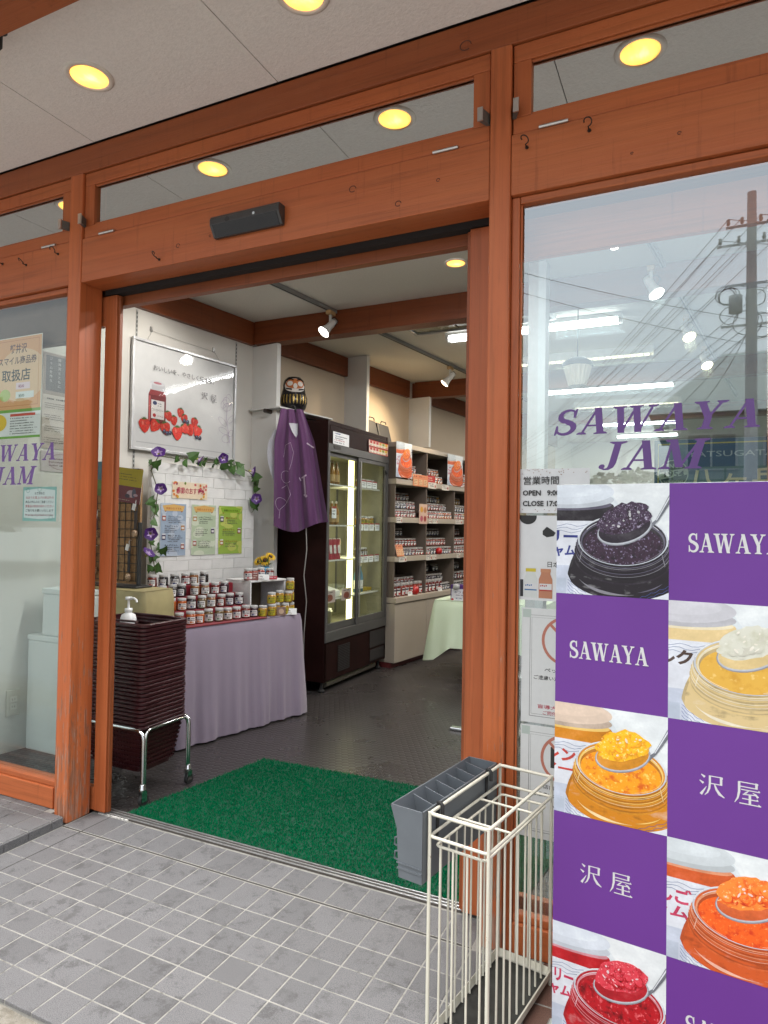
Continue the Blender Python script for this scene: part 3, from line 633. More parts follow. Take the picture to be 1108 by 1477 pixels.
spot(2.44, 4.40, 'warm track spotlight seen through the right window, farthest along its track', (0.3, -0.5, -0.8), True, 10)
def batten(x0, x1, y, label, warm=False, e=40):
    t = thing('tube_light', label, 'strip light', ((x0 + x1) / 2, y, 3.0), 0, 'fluorescent strip lights on the shop ceiling'); L = (x1 - x0) / 2
    MB().box(-L, L, -0.05, 0.05, -0.035, -0.0005, M_LAMPW).build('tray', t, local=True, bevel=0.003)
    if warm:
        MB().box(-L + 0.01, L - 0.01, -0.045, 0.045, -0.040, -0.0355, E_TUBEW).build('diffuser', t, local=True)
        mb = MB()
        for k in range(22): mb.box(-L + 0.03 + k * (2 * L - 0.06) / 21, -L + 0.036 + k * (2 * L - 0.06) / 21, -0.05, 0.05, -0.075, -0.0405, M_LAMPW)
        mb.box(-L, L, -0.056, -0.051, -0.078, -0.0355, M_LAMPW).box(-L, L, 0.051, 0.056, -0.078, -0.0355, M_LAMPW); mb.build('louvre', t, local=True)
    else:
        for sy in (-0.032, 0.032):
            MB().tube([(-L + 0.03, sy, -0.058), (L - 0.03, sy, -0.058)], 0.0135, E_TUBE, 10).build('tube', t, local=True)
            MB().box(-L, -L + 0.029, sy - 0.016, sy + 0.016, -0.075, -0.0355, M_LAMPW).box(L - 0.029, L, sy - 0.016, sy + 0.016, -0.075, -0.0355, M_LAMPW).build('socket', t, local=True)
    lamp('AREA', 'glow', t, (0, 0, -0.085), e, (1.0, 0.86, 0.66) if warm else (0.97, 0.98, 1.0), shape='RECTANGLE', size=2 * L, size_y=0.09)
batten(0.45, 1.87, 3.24, 'twin white tube light nearest the doorway, half seen past the right door post', e=13)
batten(0.80, 2.03, 4.28, 'louvred warm strip light behind the nearest twin tubes', True, 11)
batten(0.70, 2.17, 5.80, 'twin white tube light third from the shop front', e=11)
batten(0.92, 2.20, 6.83, 'louvred warm strip light fourth from the shop front', True, 9)
batten(1.04, 2.15, 8.55, 'twin white tube light fifth from the shop front', e=9)
batten(1.10, 2.10, 9.95, 'twin white tube light at the far end of the shop', e=9)
batten(0.35, 1.75, 0.95, 'twin white tube light just inside the doorway, mirrored in the framed print', e=22)
batten(2.25, 3.65, 0.95, 'added unseen twin white tube light just inside the right window', e=14)  # fitting added out of view to light the area behind the right window
lv = thing('ceiling_fitting', 'unlit recessed ceiling panel with olive frosted cover beside the crossing beam', 'ceiling panel', (0.78, 2.92, 3.0))
MB().box(0.22, 1.40, 2.66, 2.69, 2.96, 2.9995, M_SLOT).box(0.22, 1.40, 3.07, 3.10, 2.96, 2.9995, M_SLOT).box(0.22, 0.25, 2.6905, 3.0695, 2.96, 2.9995, M_SLOT).box(1.37, 1.40, 2.6905, 3.0695, 2.96, 2.9995, M_SLOT).build('frame', lv, bevel=0.002)
for k in range(3): MB().box(0.255 + k * 0.372, 0.617 + k * 0.372, 2.695, 3.065, 2.975, 2.9995, plain('olive_cover', (0.24, 0.22, 0.13), 0.25, scale=4, var=0.2)).build('cover', lv, bevel=0.002)

# pale column and a small hanging lamp seen through the right window
tag(MB().box(1.44, 1.55, 2.0, 2.11, 0.0, 2.998, plain('column_grey', (0.36, 0.37, 0.37), 0.6)).build('column', bevel=0.004), 'pale grey square column inside the shop just behind the right doorway post', 'column')
pl = thing('pendant_lamp', 'small dark-capped pendant lamp with pleated pale shade behind the right window', 'pendant lamp', (1.62, 2.75, 3.0))
MB().tube([(1.62, 2.75, 2.999), (1.62, 2.75, 2.56)], 0.004, M_RUB, 6).build('cord', pl)
MB().lathe([(0.0, 2.57), (0.05, 2.56), (0.105, 2.53), (0.11, 2.50)], (1.62, 2.75, 0), M_RUB, 18).build('cap', pl)
mb = MB(); vs = []
for k in range(36):
    a = 2 * math.pi * k / 36; r = 0.10 if k % 2 else 0.092
    vs += [(1.62 + r * math.cos(a), 2.75 + r * math.sin(a), 2.499), (1.62 + r * 0.62 * math.cos(a), 2.75 + r * 0.62 * math.sin(a), 2.36)]
mb.add(vs, [(2 * k, 2 * k + 1, (2 * k + 3) % 72, (2 * k + 2) % 72) for k in range(36)], plain('shade_paper', (0.62, 0.55, 0.44), 0.8)).build('shade', pl)

# ================================================================== THINGS IN THE SHOP
# ---- green turf mat
M_TURF = NT('turf_green'); _t = M_TURF; _oi = _t.n('ShaderNodeNewGeometry'); _n = _t.noise(160, _oi.outputs['Position'], 3); _n2 = _t.noise(4, _oi.outputs['Position'], 4)
_t.set(base=_t.mix(_t.math('MULTIPLY', _n2, 0.4), _t.ramp(_n, [(0.3, (0.001, 0.066, 0.025)), (0.7, (0.003, 0.165, 0.062))]), (0.001, 0.080, 0.036)), rough=0.9, spec=0.0); M_TURF = _t.m
mat_ = thing('door_mat', 'bright green curled-fibre turf mat lying just inside the doorway', 'door mat', (0.9, 0.65, 0.0))
quad = [(0.045, 0.200), (1.83, 0.200), (1.95, 1.135), (0.180, 1.073)]
MB().prism(quad, 0.0005, 0.007, plain('mat_backing', (0.004, 0.06, 0.03), 0.8)).build('backing', mat_)
mr = random.Random(5); mb = MB(); V = []; F = []
for k in range(42000):
    u, v = mr.random(), mr.random()
    x = (quad[0][0] * (1 - u) + quad[1][0] * u) * (1 - v) + (quad[3][0] * (1 - u) + quad[2][0] * u) * v
    y = (quad[0][1] * (1 - u) + quad[1][1] * u) * (1 - v) + (quad[3][1] * (1 - u) + quad[2][1] * u) * v
    a = mr.uniform(0, 6.283); l = mr.uniform(0.006, 0.014); h = mr.uniform(0.008, 0.0175); ca, sa = math.cos(a), math.sin(a); wd = 0.0014
    o = len(V)
    V += [(x - sa * wd, y + ca * wd, 0.006), (x + sa * wd, y - ca * wd, 0.006), (x + ca * l * 0.6 - sa * wd, y + sa * l * 0.6 + ca * wd, h), (x + ca * l * 0.6 + sa * wd, y + sa * l * 0.6 - ca * wd, h), (x + ca * l * 1.3, y + sa * l * 1.3, h * 0.72)]
    F += [(o, o + 1, o + 3, o + 2), (o + 2, o + 3, o + 4)]
tag(mb.add(V, F, M_TURF).build('pile', mat_), kind='stuff')

# ---- shopping baskets on a wheeled stand
M_BSK = plain('basket_maroon', (0.040, 0.008, 0.010), 0.32, scale=12, var=0.12); M_CHR = plain('chrome', (0.62, 0.63, 0.62), 0.14, 1.0)
def rrect(hx, hy, r, n=5):
    out = []
    for cx, cy, a0 in ((hx - r, hy - r, 0), (-hx + r, hy - r, 90), (-hx + r, -hy + r, 180), (hx - r, -hy + r, 270)):
        for k in range(n): a = R(a0 + 90 * k / (n - 1)); out.append((cx + r * math.cos(a), cy + r * math.sin(a)))
    return out
def ringwall(mb, rings, m, smooth=False):
    n = len(rings[0][0]); vs = [(x, y, z) for poly, z in rings for x, y in poly]
    return mb.add(vs, [(i * n + k, i * n + (k + 1) % n, (i + 1) * n + (k + 1) % n, (i + 1) * n + k) for i in range(len(rings) - 1) for k in range(n)], m, smooth)
HX, HY, BH = 0.212, 0.152, 0.235
body = MB()
ringwall(body, [(rrect(HX - 0.055, HY - 0.045, 0.03), 0.0), (rrect(HX - 0.014, HY - 0.012, 0.035), BH - 0.012)], M_BSK)
ringwall(body, [(rrect(HX - 0.018, HY - 0.016, 0.033), BH - 0.012), (rrect(HX - 0.059, HY - 0.049, 0.03), 0.002)], M_BSK)
body.add([(x, y, 0.001) for x, y in rrect(HX - 0.055, HY - 0.045, 0.03)], [tuple(range(20))[::-1]], M_BSK); body.add([(x, y, 0.003) for x, y in rrect(HX - 0.059, HY - 0.049, 0.03)], [tuple(range(20))], M_BSK)
lat = MB()
for side in range(4):     # raised lattice round the sides
    along, out, ha, ho = ((1, 0), (0, -1), HX, HY) if side == 0 else ((1, 0), (0, 1), HX, HY) if side == 1 else ((0, 1), (1, 0), HY, HX) if side == 2 else ((0, 1), (-1, 0), HY, HX)
    def PT(s, z, d):
        k = z / BH; a_ = (ha - 0.05 + 0.04 * k) * s - 0.0; o_ = ho - (0.0535 if along[0] == 0 else 0.0435) + (0.041 if along[0] == 0 else 0.033) * k + d
        return (along[0] * a_ + out[0] * o_, along[1] * a_ + out[1] * o_, z)
    nb = 17 if along[0] else 12
    for i in range(nb + 1):
        s = -0.9 + 1.8 * i / nb; w_ = 0.011
        q = [PT(s - w_, 0.012, 0.003), PT(s + w_, 0.012, 0.003), PT(s + w_, BH - 0.02, 0.003), PT(s - w_, BH - 0.02, 0.003)]
        q2 = [PT(s - w_, 0.012, -0.001), PT(s + w_, 0.012, -0.001), PT(s + w_, BH - 0.02, -0.001), PT(s - w_, BH - 0.02, -0.001)]
        lat.add(q + q2, [(0, 1, 2, 3), (0, 3, 7, 4), (1, 5, 6, 2), (3, 2, 6, 7)], M_BSK)
    for j in range(9):
        z = 0.02 + j * 0.0225
        q = [PT(-0.97, z, 0.0055), PT(0.97, z, 0.0055), PT(0.97, z + 0.009, 0.0055), PT(-0.97, z + 0.009, 0.0055), PT(-0.97, z, -0.001), PT(0.97, z, -0.001), PT(0.97, z + 0.009, -0.001), PT(-0.97, z + 0.009, -0.001)]
        lat.add(q, [(0, 1, 2, 3), (3, 2, 6, 7), (0, 4, 5, 1)], M_BSK)
rim = MB()
ringwall(rim, [(rrect(HX - 0.014, HY - 0.012, 0.035, 7), BH - 0.014), (rrect(HX + 0.002, HY + 0.002, 0.035, 7), BH - 0.014), (rrect(HX + 0.003, HY + 0.003, 0.035, 7), BH - 0.003), (rrect(HX - 0.001, HY - 0.001, 0.035, 7), BH), (rrect(HX - 0.018, HY - 0.016, 0.033, 7), BH), (rrect(HX - 0.018, HY - 0.016, 0.033, 7), BH - 0.012)], M_BSK)
hnd = MB()
for sy in (-1, 1):
    hnd.tube([(-0.13, sy * (HY - 0.022), BH + 0.001), (-0.125, sy * (HY - 0.04), BH + 0.005), (0.125, sy * (HY - 0.04), BH + 0.005), (0.13, sy * (HY - 0.022), BH + 0.001)], 0.0055, M_BSK, 6)
BX, BY = -0.186, 0.447
b0 = thing('shopping_basket', 'dark maroon plastic shopping basket', 'basket', (BX, BY, 0.130), 0, 'nested maroon baskets on the wheeled stand')
body.build('tub', b0, local=True); lat.build('lattice', b0, local=True); rim.build('rim', b0, local=True); hnd.build('handle', b0, local=True)
NB = 26
ordn = ['bottom', 'second', 'third', 'fourth', 'fifth', 'sixth', 'seventh', 'eighth', 'ninth', 'tenth', 'eleventh', 'twelfth', 'thirteenth']
for k in range(NB):
    o = b0 if k == 0 else copy_tree(b0)
    o.location = (BX + rnd.uniform(-.0022, .0022), BY + rnd.uniform(-.002, .002), 0.130 + k * 0.0194); o.rotation_euler = (0, 0, rnd.uniform(-.008, .008))
    lo = ordn[k] if k < 13 else ordn[NB - 1 - k]
    o['label'] = ('lowest maroon shopping basket of the stack, its whole lattice side showing above the wheels' if k == 0 else 'uppermost maroon shopping basket of the stack, holding the pump bottle' if k == NB - 1 else
                  '%s maroon basket counted from the %s of the nested stack' % (lo, 'bottom' if k < 13 else 'top')).replace('bottom maroon basket counted', 'maroon basket counted')
ct = thing('basket_stand', 'chrome wheeled stand carrying the stack of maroon baskets', 'basket stand', (BX, BY, 0))
X0, X1, Y0, Y1, ZR = -0.415, 0.040, 0.292, 0.602, 0.352
def arch(x0, x1, y0, y1):
    def arc(cx, cy, sx_, sy_): return [(cx - sx_ * 0.05 * (1 - math.sin(a)), cy - sy_ * 0.05 * (1 - math.sin(a)) , ZR - 0.05 * (1 - math.cos(a))) for a in [R(90 - 18 * k) for k in range(6)]]
    return [(x0, y0, 0.10)] + [(x0 + (x1 - x0) * f, y0 + (y1 - y0) * f, ZR - 0.045 * (1 - g)) for f, g in ((0, 0.0), (0.015, 0.6), (0.07, 0.93), (0.14, 1.0), (0.86, 1.0), (0.93, 0.93), (0.985, 0.6), (1, 0.0))] + [(x1, y1, 0.10)]
MB().tube(arch(X0, X1, Y0, Y0), 0.0095, M_CHR, 10).tube(arch(X0, X1, Y1, Y1), 0.0095, M_CHR, 10).tube(arch(X1, X1, Y0 + 0.012, Y1 - 0.012), 0.0070, M_CHR, 8).tube(arch(X0, X0, Y0 + 0.012, Y1 - 0.012), 0.0070, M_CHR, 8).build('frame', ct)
for cx, cy in ((X0, Y0), (X1, Y0), (X0, Y1), (X1, Y1)):
    c = MB().lathe([(0.006, 0.105), (0.013, 0.10), (0.013, 0.086), (0.017, 0.082), (0.017, 0.072), (0.010, 0.068)], (cx, cy, 0), M_CHR, 12).box(cx - 0.012, cx - 0.009, cy - 0.014, cy + 0.018, 0.022, 0.070, M_CHR).box(cx + 0.009, cx + 0.012, cy - 0.014, cy + 0.018, 0.022, 0.070, M_CHR).build('caster', ct)
    MB().tube([(cx - 0.0085, cy + 0.006, 0.0262), (cx + 0.0085, cy + 0.006, 0.0262)], 0.026, M_RUB, 18).build('wheel', c)
# ---- pump bottle on the top basket
pb = thing('pump_bottle', 'white pump dispenser bottle standing in the top maroon basket', 'pump bottle', (-0.20, 0.41, 0.634))
M_WP = plain('white_plastic', (0.74, 0.74, 0.72), 0.3, var=0.02)
MB().lathe([(0.0, 0.0), (0.038, 0.002), (0.040, 0.01), (0.040, 0.215), (0.034, 0.238), (0.016, 0.248), (0.016, 0.252)], (0, 0, 0.0), M_WP, 20).build('bottle', pb, local=True)
MB().lathe([(0.0, 0.2725), (0.0185, 0.2705), (0.0185, 0.2525), (0.0, 0.2525)], (0, 0, 0), M_WP, 16).tube([(0, 0, 0.270), (0, 0, 0.312)], 0.006, M_WP, 10).build('collar', pb, local=True)
MB().lathe([(0.0, 0.330), (0.016, 0.328), (0.017, 0.313), (0.0, 0.311)], (0, 0, 0), M_WP, 14).tube([(0, 0, 0.322), (0.05, -0.012, 0.325), (0.070, -0.017, 0.317), (0.074, -0.018, 0.306)], 0.0052, M_WP, 8).build('nozzle', pb, local=True)

# ---- covered stand behind the baskets, wire rack with straps, leaflet
M_GOLD = plain('khaki_cloth', (0.34, 0.285, 0.135), 0.55, scale=5, var=0.15, bump=0.2, bscale=500)
def drape(name, label, cat, poly, zt, zb, m, amp=0.02, waves=9, rows=10, flare=0.02, dip=None, seed=1, sub=14):
    q = random.Random(seed); P = []
    n = len(poly)
    for i in range(n):
        a, b = Vector(poly[i]), Vector(poly[(i + 1) % n]); d = b - a; nn = Vector((d.y, -d.x)).normalized(); L = d.length
        for k in range(sub): P.append((a + d * (k / sub), nn, k / sub, i))
    ph = [q.uniform(0, 6.28) for _ in range(4)]; N = len(P); V = []
    cum = [0]
    for k in range(1, N + 1): cum.append(cum[-1] + (P[k % N][0] - P[k - 1][0]).length)
    for j in range(rows + 1):
        f = j / rows
        for k, (p, nn, t, side) in enumerate(P):
            nx = P[k - 1][1]; nrm = (nn + nx).normalized() if t == 0 else nn
            s = cum[k]
            b_ = s * waves * 6.283 / cum[-1]
            wv = math.sin(b_ * 1.7 + 1.3 * math.sin(b_ * 0.31 + ph[2]) + 0.5 * f + ph[0]) * 0.75 + math.sin(b_ * 4.3 + 2.0 * math.sin(b_ * 0.43 + ph[3]) + ph[1]) * 0.28 * (0.4 + f) + 0.35 * math.sin(f * 5 + b_ * 0.8) * f
            o = (amp * wv + amp) * min(1, f * 1.15) + flare * f + 0.004
            if t == 0: o += flare * 1.1 * f
            zz = zt + (zb - zt) * f
            if dip: zz -= dip * f * max(0, 1 - min(t, 1 - t) * 5.5)
            edge = 0.008 * (1 - f) * (1 if j == 0 else 0)
            pp = p + nrm * (o - edge); V.append((pp.x, pp.y, zz - (0.0 if j else -0.004)))
    mb = MB(); F = [(j * N + k, (j + 1) * N + k, (j + 1) * N + (k + 1) % N, j * N + (k + 1) % N) for j in range(rows) for k in range(N)]
    mb.add(V, F, m, True); mb.add([(p.x, p.y, zt + 0.004) for p, _, _, _ in P], [tuple(range(N))], m); mb.sm[-1] = False
    o = mb.build(name); return tag(o, label, cat)
drape('cover_cloth', 'khaki cloth cover creased over the display stand behind the baskets', 'cloth cover', [(-0.98, 0.70), (-0.385, 0.70), (-0.415, 0.955), (-1.0, 0.955)], 0.948, 0.45, M_GOLD, amp=0.004, waves=5, flare=0.006, seed=4)
st = thing('display_stand', 'low plinth under the khaki cloth holding up the wire rack', 'display stand', (-0.69, 0.83, 0))
MB().box(-0.96, -0.435, 0.715, 0.94, 0.0, 0.944, M_DK).build('plinth', st)
rk = thing('wire_rack', 'black wire grid rack hung with straps and keyrings behind the left door stile', 'wire rack', (-0.72, 0.84, 0.953))
MK = plain('rack_black', (0.02, 0.02, 0.02), 0.45); mb = MB()
for k in range(9): mb.tube([(-1.00 + k * 0.0475, 0.86, 0.985), (-1.00 + k * 0.0475, 0.86, 1.66)], 0.0022, MK, 5)
for k in range(14): mb.tube([(-1.005, 0.862, 0.99 + k * 0.0515), (-0.615, 0.862, 0.99 + k * 0.0515)], 0.0022, MK, 5)
mb.build('grid', rk); MB().box(-1.01, -0.545, 0.79, 0.92, 0.9535, 0.965, MK).box(-0.605, -0.585, 0.85, 0.87, 0.9655, 1.34, MK).box(-1.01, -0.99, 0.85, 0.87, 0.9655, 1.66, MK).build('foot', rk, bevel=0.003)
MB().box(-1.02, -0.60, 0.866, 0.88, 0.97, 1.66, plain('cork_board', (0.30, 0.17, 0.075), 0.8, scale=60, var=0.2)).build('back_panel', rk)
sr = random.Random(11)
def strap(x, z, L, lab, col):
    s = thing('key_strap', lab, 'strap', (x, 0.852, z), 0, 'straps hung on the wire rack'); m = plain('strap_%d' % int(col[0] * 999), col, 0.6)
    MB().tube([(0, 0.008, 0.012), (0, -0.006, 0.014), (0, -0.010, 0.0), (0, -0.008, -0.02)], 0.0025, M_STEEL, 6).build('hook', s, local=True)
    pts = [(0.012 * math.cos(a), -0.010, -0.03 - 0.014 + 0.014 * math.sin(a)) for a in [R(90 + 30 * k) for k in range(12)]]
    MB().tube(pts, 0.0035, m, 6, closed=True).box(-0.008, 0.008, -0.012, -0.008, -0.06 - L, -0.058, m).build('band', s, local=True)
    MB().box(-0.012, 0.012, -0.0165, -0.0125, -0.05, -0.012, plain('card_white', (0.7, 0.7, 0.68), 0.5)).build('price_tag', s, local=True).rotation_euler = (0, 0.3, 0)
    MB().lathe([(0, -0.03), (0.014, -0.02), (0.018, 0), (0.012, 0.016), (0, 0.02)], (0, -0.012, -0.085 - L), plain('charm_%d' % int(col[1] * 999), (0.30, 0.2, 0.12), 0.4, scale=90, var=0.5), 10).build('charm', s, local=True)
strap(-0.615, 1.46, 0.10, 'black strap with an orange stripe hanging under the yellow leaflet', (0.03, 0.022, 0.02)); strap(-0.66, 1.22, 0.12, 'black buckled strap hanging low on the wire rack', (0.018, 0.018, 0.02))
strap(-0.80, 1.42, 0.06, 'brown keyring strap on the wire rack behind the door stile', (0.12, 0.06, 0.03)); strap(-0.93, 1.40, 0.05, 'dark keyring seen in the gap between post and door stile', (0.05, 0.03, 0.03)); strap(-0.94, 1.18, 0.05, 'small keyring low in the gap between post and door stile', (0.07, 0.05, 0.03))
lf = thing('leaflet', 'yellow and maroon leaflet fixed to the top corner of the wire rack', 'leaflet', (-0.79, 0.846, 1.47))
MB().box(0, 0.205, -0.001, 0.001, 0, 0.205, plain('leaflet_card', (0.6, 0.58, 0.5), 0.5)).build('card', lf, local=True)
a = Art(0.205, 0.205); a.rect(0, 0, 0.205, 0.098, srgb(120, 55, 62)); a.rect(0, 0.098, 0.205, 0.205, srgb(186, 168, 20)); a.lines(0.015, 0.165, 0.16, 3, 0.016, 0.006, (0.1, 0.09, 0.02), 3)
a.ell(0.13, 0.055, 0.038, 0.022, srgb(196, 170, 176)); a.ell(0.15, 0.06, 0.016, 0.028, srgb(90, 92, 110)); a.ell(0.10, 0.04, 0.02, 0.012, srgb(70, 60, 76)); a.ell(0.165, 0.05, 0.018, 0.008, srgb(186, 160, 170)); a.lines(0.02, 0.012, 0.12, 1, 0.01, 0.005, (0.6, 0.55, 0.4), 5)
a.build('print', lf, loc=(0, -0.001, 0)); lf.rotation_euler = (0, R(7), 0)
lf2 = thing('leaflet', 'blue and green leaflet seen in the gap between post and door stile', 'leaflet', (-1.02, 0.846, 1.50))
MB().box(0, 0.15, -0.001, 0.001, 0, 0.21, plain('leaflet_card', (0.6, 0.58, 0.5), 0.5)).build('card', lf2, local=True)
a = Art(0.15, 0.21); a.rect(0, 0.08, 0.15, 0.21, srgb(60, 130, 150)); a.rect(0, 0.0, 0.15, 0.08, srgb(70, 120, 60)); a.ell(0.08, 0.07, 0.06, 0.03, srgb(90, 140, 70)); a.text('8', 0.05, 0.15, 0.05, (0.02, 0.05, 0.06)); a.build('print', lf2, loc=(0, -0.001, 0))

# ---- table with lilac cloth
TA = Vector((-0.150, 1.946)); TRZ = R(76.9); tdx = Vector((math.cos(TRZ), math.sin(TRZ))); tdy = Vector((-tdx.y, tdx.x))
def TP(s, n): p = TA - tdx * s + tdy * n; return (p.x, p.y)
TL = 0.985
tb = thing('display_table', 'display table hidden under the lilac cloth', 'table', (*TP(TL / 2, 0.28), 0), TRZ)
MB().box(-TL / 2 + 0.01, TL / 2 - 0.01, -0.27, 0.27, 0.665, 0.703, M_WALLW).build('tabletop', tb, local=True)
for sx_ in (-1, 1):
    for sy_ in (-1, 1): MB().box(sx_ * (TL / 2 - 0.04) - 0.015, sx_ * (TL / 2 - 0.04) + 0.015, sy_ * 0.24 - 0.015, sy_ * 0.24 + 0.015, 0, 0.664, M_ALU).build('leg', tb, local=True)
def cloth(name, base, rough=0.85):
    if name in MATS: return MATS[name]
    t = NT(name); co = t.coord('Object'); n1 = t.noise(700, co, 2); n2 = t.noise(3, co, 3)
    t.set(base=t.mix(t.math('MULTIPLY', n1, 0.4), base, tuple(c * 0.75 for c in base)), rough=rough, spec=0.25); t.b.inputs['Sheen Weight'].default_value = 0.15; t.bump(t.math('ADD', t.math('MULTIPLY', n1, 0.3), n2), 0.25, 0.004); MATS[name] = t.m; return t.m
M_LIL = cloth('lilac_cloth', (0.275, 0.225, 0.285))
drape('table_cloth', 'lilac cloth hanging to the floor in soft folds under the jam display', 'tablecloth', [TP(TL, 0.0), TP(0, 0.0), TP(0, 0.56), TP(TL, 0.56)], 0.7055, 0.012, M_LIL, amp=0.015, waves=10, rows=16, flare=0.02, seed=2, sub=80)
rn = MB(); pr = [TP(TL - 0.01, 0.0), TP(0.315, 0.0), TP(0.31, 0.52), TP(TL - 0.01, 0.52)]
rn.prism([TP(TL - 0.01, -0.004), TP(0.315, -0.004), TP(0.31, 0.52), TP(TL - 0.01, 0.52)], 0.7098, 0.7135, cloth('crimson_cloth', (0.20, 0.008, 0.018)))
ru = rn.build('red_runner'); tag(ru, 'crimson runner under the left group of jars on the lilac cloth', 'table runner')
# stepped riser under the left jars, white open riser on the right
M_RED = cloth('crimson_cloth', (0.20, 0.008, 0.018))
rs = thing('stepped_riser', 'red covered stepped riser lifting the back rows of jars', 'riser', (*TP(0.64, 0.32), 0.7138), TRZ)
for n0, z in ((0.20, 0.075), (0.285, 0.150), (0.37, 0.215)): MB().box(-0.33, 0.30, n0 - 0.32 - 0.037, (n0 - 0.32) + 0.0475, 0, z, M_RED).build('step', rs, local=True, bevel=0.003)
M_LACE = plain('white_lace', (0.66, 0.655, 0.64), 0.8, scale=200, var=0.15, bump=0.8, bscale=130)
wr_ = thing('white_riser', 'white lace covered riser box at the right end of the jam table', 'riser', (*TP(0.16, 0.30), 0.7105), TRZ)
MB().box(-0.165, 0.165, -0.14, 0.13, 0.225, 0.238, M_LACE).box(-0.165, -0.153, -0.135, 0.13, 0.0, 0.2245, M_LACE).box(0.153, 0.165, -0.135, 0.13, 0.0, 0.2245, M_LACE).box(-0.152, 0.152, 0.118, 0.13, 0.0, 0.2245, plain('riser_shade', (0.12, 0.09, 0.05), 0.8)).build('shell', wr_, local=True, bevel=0.003)  # back panel painted dark for the shade inside the white riser

# ---- jars
M_LID = plain('jar_lid', (0.46, 0.455, 0.44), 0.3, var=0.06); M_LBL = plain('jar_label', (0.68, 0.67, 0.64), 0.5, var=0.03)
JAM = {'dark purple': (0.028, 0.006, 0.014), 'deep red': (0.115, 0.012, 0.008), 'orange': (0.33, 0.070, 0.010), 'amber brown': (0.17, 0.065, 0.016), 'olive brown': (0.105, 0.062, 0.020), 'honey gold': (0.30, 0.16, 0.018), 'black': (0.012, 0.008, 0.010), 'rose': (0.22, 0.035, 0.022)}
def jam_mat(k):
    nm = 'jam_' + k
    if nm in MATS: return MATS[nm]
    t = NT(nm); c = JAM[k]; n1 = t.noise(70, t.coord('Object'), 3)
    t.set(base=t.mix(n1, tuple(x * 0.7 for x in c), tuple(min(1, x * 1.35) for x in c)), rough=0.09, coat=0.6); MATS[nm] = t.m; return t.m
LBC = {'dark purple': srgb(60, 70, 130), 'deep red': srgb(190, 40, 40), 'orange': srgb(210, 120, 40), 'amber brown': srgb(90, 100, 90), 'olive brown': srgb(60, 110, 60), 'honey gold': srgb(190, 165, 20), 'black': srgb(40, 60, 120), 'rose': srgb(200, 60, 70)}
_J = {}
def jar_parts(kind, r=0.031, h=0.082):
    key = (kind, r, h)
    if key in _J: return _J[key]
    g = MB().lathe([(0, 0.0), (r * 0.88, 0.0005), (r, 0.006), (r, h * 0.66), (r * 0.93, h * 0.75), (r * 0.80, h * 0.79), (r * 0.80, h * 0.83)], (0, 0, 0), jam_mat(kind), 16).mesh('glass')
    l = MB().lathe([(r * 0.70, h * 0.80), (r * 0.87, h * 0.803), (r * 0.89, h * 0.82), (r * 0.89, h * 0.965), (r * 0.84, h * 0.995), (0, h)], (0, 0, 0), M_LID, 16).mesh('lid')
    lb = MB(); rr = r + 0.0006; lm = M_LBL if kind != 'honey gold' else ink(srgb(205, 190, 40))
    z0, z1 = h * 0.12, h * 0.60; A = [R(-90 - 52 + 13 * k) for k in range(9)]
    lb.add([(rr * math.cos(a), rr * math.sin(a), z) for a in A for z in (z0, z1)], [(2 * k, 2 * k + 2, 2 * k + 3, 2 * k + 1) for k in range(8)], lm, True)
    def patch(a0, a1, f0, f1, m, off):
        q = rr + off; n = 4; AA = [R(-90 + a0 + (a1 - a0) * k / n) for k in range(n + 1)]
        lb.add([(q * math.cos(a), q * math.sin(a), z0 + (z1 - z0) * f) for a in AA for f in (f0, f1)], [(2 * k, 2 * k + 2, 2 * k + 3, 2 * k + 1) for k in range(n)], m)
    ik = ink(LBC[kind] if kind != 'honey gold' else srgb(110, 120, 30)); nv = ink(srgb(40, 44, 80))
    patch(-40, -14, 0.66, 0.94, nv, 0.0003); patch(-6, 42, 0.72, 0.82, nv, 0.0003)
    for k in range(5): patch(-40 + k * 17, -40 + k * 17 + 12, 0.42, 0.58, ink(srgb(70, 30, 40)), 0.0003)
    patch(-18, 8, 0.08, 0.34, ik, 0.0003); patch(12, 26, 0.10, 0.28, ik, 0.0003); patch(-40, -24, 0.12, 0.2, nv, 0.0003)
    _J[key] = (g, l, lb.mesh('label')); return _J[key]
def jar(x, y, z, rz, kind, label, group, r=0.031, h=0.082):
    g, l, b = jar_parts(kind, r, h); t = thing('jam_jar', label, 'jar', (x, y, z), rz + rnd.uniform(-.25, .25), group); t.scale = (1, 1, rnd.uniform(0.93, 1.04))
    for nm, me in (('glass', g), ('lid', l), ('label', b)):
        o = bpy.data.objects.new(nm, me); COL.objects.link(o); o.parent = t
    return t
NTH = ['first', 'second', 'third', 'fourth', 'fifth', 'sixth', 'seventh', 'eighth', 'ninth', 'tenth', 'eleventh', 'twelfth', 'thirteenth', 'fourteenth', 'fifteenth', 'sixteenth', 'seventeenth', 'eighteenth', 'nineteenth', 'twentieth', 'twenty-first', 'twenty-second', 'twenty-third', 'twenty-fourth', 'twenty-fifth', 'twenty-sixth', 'twenty-seventh', 'twenty-eighth', 'twenty-ninth', 'thirtieth']
GJ = 'jam jars shown on the lilac table'
FACE = R(32)
def jrow(name, z, items, r=0.031, h=0.082):
    for k, (s, n, kind) in enumerate(sorted(items, key=lambda q: -q[0])):
        x, y = TP(s, n); jar(x, y, z, FACE + rnd.uniform(-.22, .22), kind, '%s jar, %s from the left, %s' % (kind, NTH[k], name), GJ, r, h)
